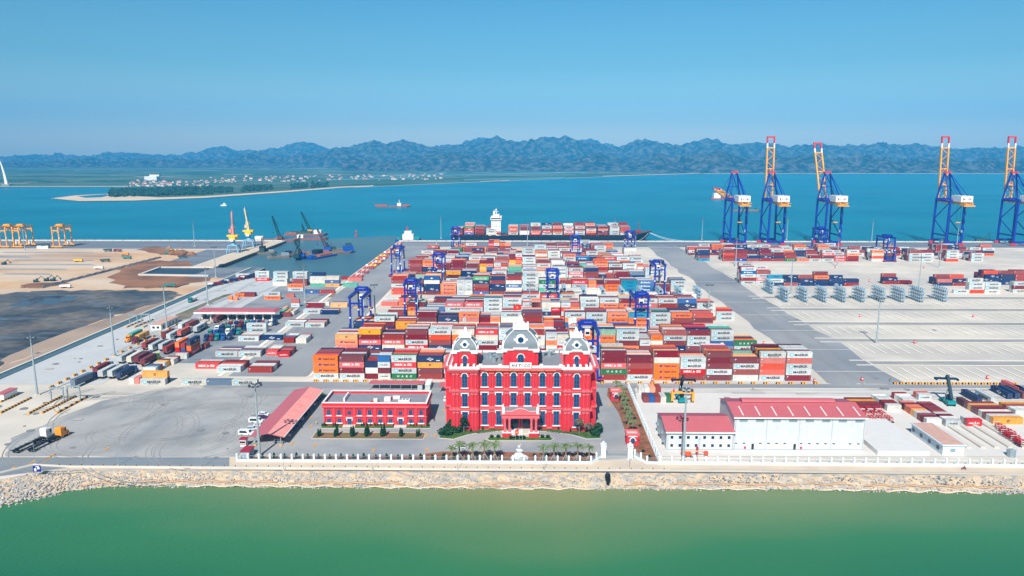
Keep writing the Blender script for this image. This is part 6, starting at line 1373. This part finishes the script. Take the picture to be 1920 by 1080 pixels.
exc(332,473,EY,'yellow excavator on the brown heap',1); exc(322,470,EY,'yellow excavator behind the brown heap',2.8); exc(8,496,DG,'dark excavator cut by the left edge'); exc(68,529,DG,'left dark green excavator by the brown strip',.4); exc(88,527,DG,'middle dark green excavator by the brown strip',.2); exc(100,527,DG,'right dark green excavator by the brown strip',0)
g=G(340,478); m=MB(); rock(m,(0,0,1.5),9,BRN); rock(m,(12,-3,1),7,BRN); rock(m,(-11,2,.6),6,BRN); o=m.build('soil_heap',None,(g.x,g.y,0)); tag(o,'long brown soil heap beside the yellow excavators','soil heap')
g=G(69,466); t=thing('site_container','white and teal site cabin between the yellow cranes','cabin',g); m=MB(); m.box(0,0,0,13,3,3,WHT); m.build('wall',t); m=MB(); m.box(2,3.2,0,12,6,4.5,DG); m.build('annex',t)
# ---------------- ships, barges, harbour cranes
NV=mat('hull_black',(22,38,58),.5,noise=.1,scale=.1); RB_=mat('hull_red',(132,44,44),.6,noise=.15,scale=.1); SW=mat('ship_white',(232,230,224),.5,noise=.05); DK_=mat('deck_brown',(116,66,58),.8,noise=.15)
def hull(m,L_,B,z0,z1,mt,bow=.13,stern=.06,sheer=2.5,deck=None,n=14):
    V=[];xs_=[i/n for i in range(n+1)]
    for u in xs_:
        k=1.0
        if u<stern: k=.75+.25*(u/stern)
        if u>1-bow: k=max(.03,math.cos(((u-(1-bow))/bow)*math.pi/2)**.7)
        kb=k if u<1-bow else max(.02,math.cos(min(1,((u-(1-bow))/bow)*1.35)*math.pi/2)**.9)
        zt=z1+(sheer*max(0,(u-.8)/.2)**1.5); x=-L_/2+L_*u; xb=x-(L_*.045*max(0,(u-.9)/.1))
        V+=[(xb,-B/2*kb*.9,z0),(x,-B/2*k,zt),(x,B/2*k,zt),(xb,B/2*kb*.9,z0)]
    m.add(V,[q for i in range(n) for q in ((4*i,4*i+4,4*i+5,4*i+1),(4*i+2,4*i+6,4*i+7,4*i+3))]+[(0,1,2,3),(4*n+3,4*n+2,4*n+1,4*n)],mt)
    m.add(V,[(4*i+1,4*i+5,4*i+6,4*i+2) for i in range(n)],deck or mt)
xa=(845-980)*952/1403; xb=(1226-980)*952/1403; t=thing('container_ship','black hulled container ship with a white bridge tower berthed behind the stacks','ship',((xa+xb)/2,949,0)); L_=xb-xa
m=MB(); hull(m,L_,32,WZ-1,6.0,NV,deck=DK_,sheer=5.0,n=30); m.build('hull',t)
m=MB()
for k in range(26):
    x=-L_/2+8+k*9.0; m.box(x,-15.8,6.0,x+.8,15.8,7.1,DK_)
m.build('hatch_cover',t)
bx=(930.3-980)*952/1403-(xa+xb)/2
m=MB(); m.box(bx-6,-14,6,bx+6,14,26,SW); m.box(bx-7,-15.6,26,bx+7,15.6,29,SW); m.box(bx-4,-8,29,bx+4,8,32,SW); m.box(bx-9.5,-15,6,bx-6,10,13,SW); m.build('bridge_tower',t)
for l in range(6):
    m=MB()
    for k in range(6): m.box(bx-5+k*1.8,-14.06,8+3*l,bx-4.2+k*1.8,-14.0,9+3*l,GLS)
    m.build('window',t)
m=MB(); m.box(bx-6.5,-15.66,27,bx+6.5,-15.61,28.4,GLS); m.build('bridge_window',t)
m=MB(); m.tube((bx,0,32),(bx,0,40),.5,SW,.2,6); m.box(bx-3,-.3,35,bx+3,.3,35.5,SW); m.box(bx-2,-1,37,bx+1,1,38,SW); m.tube((bx-3,4,29),(bx-3,4,36),1.6,SW,1.3,10); m.build('mast',t)
m=MB(); m.tube((bx+1,-15.5,10),(bx+6,-15.5,10),1.3,mat('lifeboat_orange',(228,80,50),.5),n=10); m.build('lifeboat',t)
m=MB(); fx=L_/2-17; m.tube((fx,0,9),(fx,0,25),.5,RB_,.2,6); m.box(fx-5,-4,9,fx+2,4,11.5,RB_); m.box(fx-1.5,-.3,17,fx+1.5,.3,18,RB_); m.build('foremast',t)
m=MB(); m.box(bx+8,-16.2,7.6,bx+8.2,-16,8.8,WHT); m.build('rail',t)
for k,(dx,dy,dz) in enumerate(((34,-24,0),(46,-24,0),(-20,-24,0))):
    o=thing('mooring_line','%s pale mooring line from the black ship bow'%od(k),'rope',(0,0,0),0,'mooring lines at the bow'); m=MB(); a=Vector(((xa+xb)/2+L_/2-4,947,9)); b=Vector((a.x+dx,a.y+dy+1,.5)); pr=a
    for q in range(1,9): u=q/8; p=a.lerp(b,u)-Vector((0,0,2.5*math.sin(math.pi*u))); m.beam(pr,p,.28,WHT); pr=p
    m.build('rope_run',o)
def vessel(px,py,L_,B,rz,name,lb,hc,dc,parts):
    g=G(px,py,WZ); t=thing(name,lb,'boat',(g.x,g.y,WZ),rz); m=MB(); hull(m,L_,B,-1,2.2,hc,deck=dc,sheer=1.2); m.build('hull',t)
    for nm,x,y,z,a,b,c,mt in parts: m=MB(); m.box(x-a/2,y-b/2,z,x+a/2,y+b/2,z+c,mt); m.build(nm,t)
    return t
PB=mat('barge_rust',(150,92,82),.8,noise=.2,scale=.3); GB=mat('barge_grey',(126,112,102),.8,noise=.2,scale=.3); BB=mat('hull_bright_blue',(22,80,168),.5,noise=.1)
vessel(738,388,72,13,0.05,'barge_ship','rusty red barge ship with a small white cabin crossing the sea',PB,PB,[('cargo_wall',-26,0,2.2,26,11,3,PB),('cargo_wall',27,0,2.2,16,10,3,PB),('cabin',12,0,2.2,8,8,6,SW),('mast',12,0,8.2,.8,.8,7,SW)])
vessel(1369,373,98,16,.03,'red_ship','red hulled cargo ship behind the leftmost quay crane',mat('ship_red',(196,58,60),.5),mat('ship_red',(196,58,60),.5),[('cabin',-34,0,2.2,16,14,12,SW),('cargo_wall',15,0,2.2,50,14,3,mat('ship_red',(196,58,60),.5)),('mast',-34,0,14,1,1,6,SW)])
vessel(1398,396,60,12,0,'long_barge','long dark barge between the first two quay cranes',GB,GB,[('cargo_wall',0,0,2.2,44,9,1.2,GB),('cabin',22,0,2.2,6,7,4,mat('cabin_teal',(50,110,110),.6))])
vessel(420,386,14,4.5,0,'small_boat','small white boat alone on the open sea',SW,SW,[('cabin',1,0,2.2,5,3,3,SW),('mast',1,0,5.2,.3,.3,3,SW)])
t=vessel(766,452,34,11,0,'tug_boat','white and red tug moored at the quay corner',BB,DK_,[('cabin',0,0,2.2,14,9,7,SW),('cabin',0,0,9.2,9,7,4,SW),('mast',-1,0,13.2,1.2,1.2,6,CR),('winch',-12,0,2.2,5,4,3,TL),('winch',11,0,2.2,8,6,4,TL)])
vessel(575,441,60,14,0,'work_barge','long rusty work barge with white deckhouse',PB,GB,[('deckhouse',16,0,2.2,10,8,5,SW),('cargo_wall',-8,3,2.2,28,6,3,DG),('cargo_wall',-20,-2,2.2,14,5,2,PB)])
vessel(584,449,46,10,.03,'work_barge','narrow rusty barge in front of the long work barge',PB,PB,[('deckhouse',-14,0,2.2,8,6,4,SW)])
vessel(580,483,44,10,1.15+math.pi,'work_barge','left bright blue bowed barge in the basin',BB,GB,[('deckhouse',-14,0,2.2,9,8,5,NV),('foredeck',14,0,2.3,9,6,1.5,BB)])
vessel(602,483,44,10,1.1+math.pi,'work_barge','right bright blue bowed barge in the basin',BB,GB,[('cargo_wall',-4,0,2.2,20,8,1.5,PB),('foredeck',14,0,2.3,9,6,1.5,BB)])
vessel(622,476,52,14,.5,'crane_barge','flat grey crane barge right of the blue barges',GB,GB,[('deckhouse',19,0,2.2,10,9,6,BB),('deckhouse',20,1,8.2,6,5,3,DG),('cargo_wall',-8,2,2.2,10,5,2,PB)])
vessel(498,476,24,8,.45,'work_barge','small flat barge with green machine beside the jetty',GB,GB,[('machine',-4,0,2.2,5,4,4,DG),('deckhouse',6,0,2.2,5,3.4,2.4,GAL)])
vessel(524,483,26,8,.45,'work_barge','small flat barge with white cabin beside the jetty',GB,GB,[('machine',-6,0,2.2,4,3,3,DG),('deckhouse',6,0,2.2,8,4,3,GAL)])
vessel(518,452,60,12,.0,'work_barge','flat rusty barge moored off the jetty tip',PB,PB,[('deckhouse',-22,1,2.2,10,6,4,SW),('cargo_wall',4,0,2.2,12,6,2,GB)])
vessel(556,478,34,9,.6,'work_barge','small rusty barge between the jetty and the blue barges',PB,GB,[('deckhouse',-9,0,2.2,6,5,3,NV),('cargo_wall',4,0,2.2,10,6,1.5,PB)])
vessel(634,470,26,8,.5,'work_barge','small grey barge beyond the flat crane barge',GB,GB,[('deckhouse',-6,0,2.2,6,5,3,DG)])
# lattice cranes
def lattice(px,py,tipx,tipy,c,lb,z=0.0,cabc=None,w_=3.2):
    g=G(px,py,z); t=thing('crawler_crane',lb,'crane',(g.x,g.y,z)); D=(Vector((g.x,g.y,0))).length; Zd=PJ(g)[2]
    dx=(tipx-px)*Zd/F_; dz=(py-tipy)*Zd/F_/math.cos(TH); a=Vector((0,0,3)); b=Vector((dx,dz*.12,dz)); m=MB(); m.box(-3,-2.4,1,3.4,2.4,4.2,cabc or c); m.box(-2.4,-3,0,2.4,3,1,BLK); m.build('body',t)
    m=MB(); d=(b-a).normalized(); s=d.cross(Vector((0,1,0))).normalized(); o=Vector((0,1,0))
    for p in (s*w_/2+o*w_/2,s*w_/2-o*w_/2,-s*w_/2+o*w_/2,-s*w_/2-o*w_/2): m.beam(a+p,b+p*.3,.5,c)
    n=int((b-a).length/3)
    for k in range(n):
        u=k/n;v=(k+1)/n; q=1 if k%2 else -1; p0=a.lerp(b,u);p1=a.lerp(b,v); ww=w_/2*(1-.7*u)
        m.beam(p0+s*q*ww-o*ww,p1-s*q*ww-o*ww,.34,c); m.beam(p0+s*q*ww+o*ww,p1-s*q*ww+o*ww,.34,c)
    m.build('boom',t); m=MB(); e=Vector((-dx*.15+(-4 if dx>0 else 4),0,dz*.32)); m.beam(a,e,.4,c); m.beam(e,b,.14,BLK); m.beam(e,(-3 if dx>0 else 3,0,3),.14,BLK); m.beam(b,(b.x,b.y,dz*.3),.12,BLK); m.box(b.x-.5,b.y-.5,dz*.26,b.x+.5,b.y+.5,dz*.3,BLK); m.build('rigging',t)
GC=mat('crane_green',(20,66,70),.5,noise=.1); MC=mat('crane_mauve',(84,60,76),.5,noise=.1)
lattice(582,436,565,398,GC,'green boomed crane with yellow body on the long work barge',0,EY); lattice(525,449,511,406,GC,'green lattice crane at the jetty tip',0,DK_); lattice(556,484,563,442,GC,'green lattice crane on the left blue barge',0); lattice(613,470,595,430,MC,'mauve lattice crane on the flat grey barge',0,BB); lattice(492,468,491,446,BLK,'thin dark piling crane on the small green barge',0,None,1.0); lattice(616,470,612,455,GC,'short green lattice crane beside the mauve one',0,BB)
lattice(566,482,552,452,GC,'short green lattice crane leaning left on the blue barges',0,BB,2.4); lattice(570,437,566,420,GC,'short mast crane in the middle of the long work barge',0,None,2.0)
g=G(1835,452); t=thing('excavator','dark green long armed digger on the quay by the right cranes','excavator',(g.x,g.y-6,0)); m=MB(); m.box(-8,-2,0,4,2,3,DG); m.build('body',t); m=MB(); m.beam((2,0,3),(9,0,11),.7,DG); m.beam((9,0,11),(10,0,1),.5,DG); m.beam((2,0,3),(-6,0,8),.4,DG); m.build('arm',t)
# slewing harbour cranes
LB=mat('crane_pale_blue',(122,170,196),.5,noise=.08); PKC=mat('crane_pink',(206,136,128),.5,noise=.1); TNC=mat('crane_cream',(208,190,150),.5,noise=.1); YG=mat('crane_gold',(240,190,40),.5,noise=.06)
def slew(px,py,arm,lb,lean):
    g=G(px,py); t=thing('harbour_crane',lb,'harbour crane',g,0,'slewing harbour cranes on the jetty')
    for sx in (-1,1):
        for sy in (-1,1): m=MB(); m.beam((sx*9,sy*6,0),(sx*6,sy*5,13.5),1.5,LB); m.build('leg',t)
    m=MB(); m.box(-7,-6,12.6,7,6,14.4,LB); m.beam((-9,-6,4),(9,-6,4),.6,LB); m.lathe([(3.6,14.4),(2.6,17),(2.2,24)],LB,n=12); m.build('portal',t)
    m=MB(); m.box(-4.5,-5,24,4.5,6,31,YG); m.box(-8,-4,29,8,4,32,YG); m.box(-2.6,-6,21,2.2,-4,25,SW); m.build('machine_house',t)
    m=MB(); top=Vector((lean,0,72)); 
    m.beam((0,0,31),(lean*.35,0,48),4.0,arm,4); m.beam((lean*.35,0,48),top,2.2,arm); m.beam((-2.2,2,31),(lean*.4+3,2,45),1.2,arm); m.beam(top,top+Vector((-1.2,3,-2)),1.2,arm); m.tube(top,top+Vector((0,0,4)),.25,arm,n=5); m.box(-5,-3,36,-1,3,42,arm); m.build('jib',t)
    m=MB(); m.beam(top,(lean*.35+3,1,50),.25,BLK); m.beam(top,(top.x,-2,52),.2,BLK); m.build('rigging',t); t.scale=(.75,.75,.63)
slew(439,474,PKC,'harbour crane with pink jib, nearer one on the jetty',0.5); slew(468,463,TNC,'harbour crane with cream jib, farther one on the jetty',-4)
m=MB(); a,b=G(402,503),G(529,455)
for k in range(46): p=a.lerp(b,k/46); m.tube((p.x+.6,p.y,-2.2),(p.x+.6,p.y,-.1),1.1,RUB,n=8)
o=m.build('tyre_fender'); tag(o,'black tyre fenders hung in a row along the jetty wall','fenders',kind='stuff')
g=G(406,502); flat('jetty_strip',rc(-322,700,-301,920),.012,PATH)
g=G(416,499); t=thing('jetty_van','small dark van parked on the pale jetty','van',g,1.5); car(t,('navyc',(30,44,70)),True,1.3,3.6)
# buoy
g=G(668,443,WZ); t=thing('channel_buoy','red conical channel buoy on the open water','buoy',g); m=MB(); m.lathe([(2.2,0),(2.2,1.2),(.6,2),(.5,6),(1.3,6.1),(.1,9)],CR,n=10); m.build('float_body',t)
# ---------------- planting
LF=mat('leaf_dark',(34,72,34),.9,noise=.35,scale=1.5,island=.35,spec=.1); LF2=mat('leaf_mid',(74,104,46),.9,noise=.35,scale=1.5,island=.35,spec=.1); PLM=mat('palm_frond',(104,122,74),.8,noise=.2,scale=2,island=.3); BARK=mat('bark',(132,110,88),.9,noise=.2,scale=3); DRY=mat('leaf_dry',(120,108,84),.9,noise=.3,scale=2,island=.3)
def leaves(m,c,r,n,mt,s=.28,shape='ball'):
    c=Vector(c)
    for _ in range(n):
        while 1:
            v=Vector((R.uniform(-1,1),R.uniform(-1,1),R.uniform(-1,1)))
            if v.length<=1: break
        if v.length>0: v=v*(.55+.45*R.random())/max(v.length,.4)*min(1,v.length+.3)
        if shape=='cone': k=(1-(v.z+1)/2)*.95+.08; p=Vector((v.x*k*r[0],v.y*k*r[1],v.z*r[2]))
        else: p=Vector((v.x*r[0],v.y*r[1],v.z*r[2]))
        q=c+p; T=Matrix.Rotation(R.uniform(0,6.28),3,'Z')@Matrix.Rotation(R.uniform(-1.2,1.2),3,'X'); a=s*R.uniform(.6,1.4)
        m.add([q+T@Vector(x) for x in ((-a,-a*.6,0),(a,-a*.6,0),(a*.7,a*.8,.1*a),(-a*.7,a*.6,0))],[(0,1,2,3)],mt)
def palm(name='palm_tree',Hh=4.6,fr=15,L_=2.9,stake=True):
    t=thing(name,'x','palm tree'); m=MB(); m.tube((0,0,0),(.1,0,Hh*.6),.26,BARK,.2,8,cap=False); m.tube((.1,0,Hh*.6),(0,0,Hh),.2,BARK,.22,8)
    if stake:
        for k in range(4): a=k*math.pi/2+.5; m.tube((1.3*math.cos(a),1.3*math.sin(a),0),(.1,0,2.0),.06,mat('stake_wood',(196,190,178),.8),n=5)
    m.build('trunk',t); m=MB()
    for k in range(fr):
        a=k*2.4+R.uniform(-.2,.2); el=R.uniform(.2,1.25); V=[];n=7; L2=L_*R.uniform(.8,1.1)
        for q in range(n+1):
            u=q/n; x=L2*u*math.cos(el*(1-u*.3)); z=Hh+L2*(math.sin(el)*u-.85*u*u); ww=.05+.42*math.sin(math.pi*min(1,u*1.05+.08)); d=Vector((math.cos(a),math.sin(a),0)); s=Vector((-d.y,d.x,0)); p=d*x+Vector((0,0,z)); V+=[p-s*ww-Vector((0,0,ww*.6)),p,p+s*ww-Vector((0,0,ww*.6))]
        for q in range(n): 
            f=3*q; m.add([V[f],V[f+1],V[f+4],V[f+1].lerp(V[f+3],.75)],[(0,1,2,3)],PLM); m.add([V[f+1],V[f+2],V[f+1].lerp(V[f+5],.75),V[f+4]],[(0,1,2,3)],PLM)
    m.build('crown',t); return t
p0=palm(); first=True
P1=[846,862,886,908,927.5,1018,1039,1061,1082.5,1104]
for i,px in enumerate(P1):
    g=G(px,862+(2 if i>4 else 0)); lb='%s young palm from the left behind the front fence'%od(i)
    if i==0: p0.location=g; p0['label']=lb; p0['group']='young palms along the front fence'
    else: dup(p0,g,R.uniform(0,6),label=lb,group='young palms along the front fence',scale=(1,1,1)).scale=(R.uniform(1.1,1.35),)*3
pb=palm(Hh=4.2,fr=20,L_=3.0,stake=False); a=G(1185,810); b=G(1160,733)
for i in range(10):
    g=a.lerp(b,i/9)+Vector((R.uniform(-1,1),0,0)); lb='%s palm from the near end of the brown garden strip'%od(i)
    if i==0: pb.location=g; pb['label']=lb; pb['group']='palms in the brown garden strip'
    else: dup(pb,g,R.uniform(0,6),label=lb,group='palms in the brown garden strip')
# planting beds
flat('garden_strip',[G(*p) for p in ((1213,866),(1234,867),(1176,727),(1140,728),(1138,742),(1160,775),(1183,838))],.03,SOIL)
flat('front_bed',[G(*p) for p in ((470,863),(1100,867),(1122,853),(1110,850),(830,847),(800,851),(785,855),(470,857))],.03,SOIL)
flat('shrub_bed',[G(*p) for p in ((585,822),(592,811),(797,812),(793,823))],.03,mat('bed_turf',(112,104,66),.95,noise=.2,scale=.4,c2=(140,100,72),sc2=.12))
flat('office_bed',[G(*p) for p in ((602,803),(604,795),(806,796),(806,803))],.03,GRS)
m=MB()
for l in (((584,823),(592,811),(798,812),(794,824),(584,823)),((600,803.5),(807,804))):
    q=[G(*p) for p in l]
    for a_,b_ in zip(q,q[1:]): m.beam(a_+Vector((0,0,.1)),b_+Vector((0,0,.1)),.25,PALE,.2)
tag(m.build('bed_kerb'),kind='structure')
def bed(name,pts,z=.03): flat(name,[G(*p) for p in pts],z,GRS)
bed('lawn_left',[(824,821),(833,799),(845,806),(900,806),(945,804),(945,808),(915,809),(880,814),(850,823)]); bed('lawn_right',[(1125,822),(1124,800),(1100,806),(1050,806),(1008,804),(1008,808),(1040,810),(1070,814),(1100,822)]); bed('lawn_island',[(913,823),(918,820),(1032,820),(1038,823),(1032,826),(918,826)])
m=MB()
for l in (((822,822),(850,824.5),(880,815),(915,810),(945,808.5)),((1128,823),(1100,824),(1070,815.5),(1040,811),(1008,808.5)),((912,823),(918,819.5),(1032,819.5),(1039,823),(1032,827),(918,827),(912,823))):
    q=[G(*p) for p in l]
    for a_,b_ in zip(q,q[1:]): m.beam(a_+Vector((0,0,.1)),b_+Vector((0,0,.1)),.3,PALE,.2)
tag(m.build('lawn_kerb'),kind='structure')
flat('grass_verge',[G(*p) for p in ((322,604),(330,590),(420,553),(438,550),(425,556),(372,578),(356,597))],.03,mat('verge_grass',(96,98,70),.95,noise=.2,scale=.1,c2=(132,112,88),sc2=.06))
g0=G(515,560); m=MB(); q=[G(570+72*math.cos(a)*(1 if math.cos(a)>0 else 1.05),554+4.8*math.sin(a)) for a in [2*math.pi*k/30 for k in range(30)]]; m.sheet([tuple(p[:2]) for p in q],.03,mat('island_soil',(150,124,96),.95,noise=.15,scale=.2,c2=(120,104,80),sc2=.1)); tag(m.build('traffic_island'),kind='structure')
flat('corner_scrub',[G(*p) for p in ((590,752),(603,735),(612,741),(600,752))],.035,GRS)
# shrubs
def shrub(r,n,mt,s,lbl,shape='ball',trunk=False,hh=0,name='shrub'):
    t=thing(name,lbl,'shrub' if name=='shrub' else 'tree'); m=MB(); m.tube((0,0,0),(0,0,hh+r[2]*.9),.12 if not trunk else .25,BARK,.05,6); m.build('trunk' if name!='shrub' else 'stem',t); m=MB(); leaves(m,(0,0,hh+r[2]),r,n,mt,s,shape); m.build('crown' if name!='shrub' else 'foliage',t); return t
cs_=shrub((.75,.75,1.1),130,LF,.2,'x','cone'); ct_=shrub((.8,.8,2.1),230,LF,.26,'x','cone'); bb=shrub((1.1,1.1,.9),150,LF,.26,'x')
used={}
def place(proto,key,px,py,lb,grp,sc_=1.0):
    g=G(px,py) if not isinstance(px,Vector) else px
    if key not in used: used[key]=1; proto.location=g; proto['label']=lb; proto['group']=grp; proto.scale=(sc_,)*3
    else: dup(proto,g,R.uniform(0,6),label=lb,group=grp,scale=(sc_,)*3)
for i in range(29):
    px=471+21.2*i
    if 940<px<1005 : continue
    place(cs_,'a',px+R.uniform(-1,1),860+.004*(px-470),'%s cone shrub%s behind the front fence railings'%(od(i%20),' of the right half' if i>=20 else ''),'cone shrubs behind the front fence',R.uniform(.85,1.2))
for i,px in enumerate((597,601,628,632,659,663,686,690,716,721,751,754,782,786)): place(ct_,'b',px,818 if i%2 else 819.5,'%s slim dark conifer from the left in the long shrub bed'%od(i),'slim conifers before the low office',R.uniform(.8,1.25))
for i,px in enumerate((604,608,612,625,629,633,678,682,688,695,703,708,714,720,738,770,776,781,801,804)): place(cs_,'a',px,799,'%s small shrub from the left against the low red office'%od(i),'small shrubs against the low office',R.uniform(.5,.8))
for i,(px,py) in enumerate(((922,821),(934,821),(1017,821),(1027,821),(958,823),(970,823),(982,823))): place(bb,'c',px,py,'%s round dark bush from the left on the oval lawn'%od(i),'bushes on the oval lawn',.75)
for i,(px,py) in enumerate(((835,811),(842,805),(829,816),(850,808),(858,812),(840,816),(1122,812),(1115,816),(1108,812),(1119,818),(1122,806),(848,801),(866,808))): place(bb,'c',px,py,'%s dense dark bush %s the office'%(od(i),'at the left corner of' if px<900 else 'at the right corner of'),'dense bushes at the office corners',R.uniform(1.2,1.9))
for i,(px,py) in enumerate(((905,806),(928,803.5),(1023,803.5),(1047,806),(883,810),(1070,810),(895,808))): place(cs_,'a',px,py,'%s cone shrub from the left at the foot of the office wall'%od(i),'cone shrubs at the office wall',.8)
for i,(px,py) in enumerate(((1185,776),(1190,786),(1206,848),(1218,858),(1200,800),(1178,752))): place(bb,'c',px,py,'%s low bush in the brown garden strip'%od(i),'low bushes in the garden strip',.6)
for i in range(12): px=834+24*i; (None if 950<px<1000 else place(bb,'c',px,855,'%s low bush from the left between the palm trunks'%od(i),'low bushes between the palms',.6))
tr=shrub((1.8,1.5,1.6),260,DRY,.3,'grey brown thin tree before the right wing of the office',trunk=True,hh=3.6,name='thin_tree'); tr.location=G(1086,815); tr['category']='tree'
tr=shrub((1.8,1.5,1.9),300,LF,.3,'dark green thin tree before the left wing of the office',trunk=True,hh=3.2,name='thin_tree'); tr.location=G(870,812)
tr=shrub((2.2,1.6,1.3),240,DRY,.3,'low grey brown tree at the right office corner',trunk=True,hh=2.2,name='thin_tree'); tr.location=G(1104,815)
m=MB()
for _ in range(4500):
    k=R.choice((((824,821),(945,808),(945,803.5),(836,800)),((1125,822),(1008,808),(1008,803.5),(1123,800)))) ; u,v=R.random(),R.random(); a_=Vector(k[0]).lerp(Vector(k[1]),u); b_=Vector(k[3]).lerp(Vector(k[2]),u); q=a_.lerp(b_,v)
    if (abs(q.x-976)<125 and q.y<808 and abs(q.x-976)>60) and 0: continue
    g=G(q.x,q.y)
    if g.y>og.y-.3 and abs(g.x-og.x)<27.5: continue
    leaves(m,(g.x,g.y,.2),(.3,.3,.2),1,LF2,.22)
tag(m.build('ground_cover'),kind='stuff')
# black hydrants and red boxes in the yards
hb=None
for i,(px,py) in enumerate(((1616,714),(1851,711),(1715,644),(1612,595),(1825,595),(1566,503),(1732,503),(1432,646),(1527,717),(1223,715),(1309,557),(1422,503),(1630,528))):
    g=G(px,py)
    if hb is None: hb=thing('hose_cabinet','x','hose cabinet',(0,0,0),0,'red hose cabinets in the yard'); m=MB(); m.box(-.5,-.4,0,.5,.4,1.8,CR); m.build('cabinet_body',hb); m=MB(); m.box(-.35,-.43,.9,.35,-.405,1.5,WHT); m.build('door',hb); q=hb; q.location=g
    else: q=dup(hb,g)
    q['label']='red hose cabinet, %s in the yard counting from the service side'%od(i)
finish_containers()
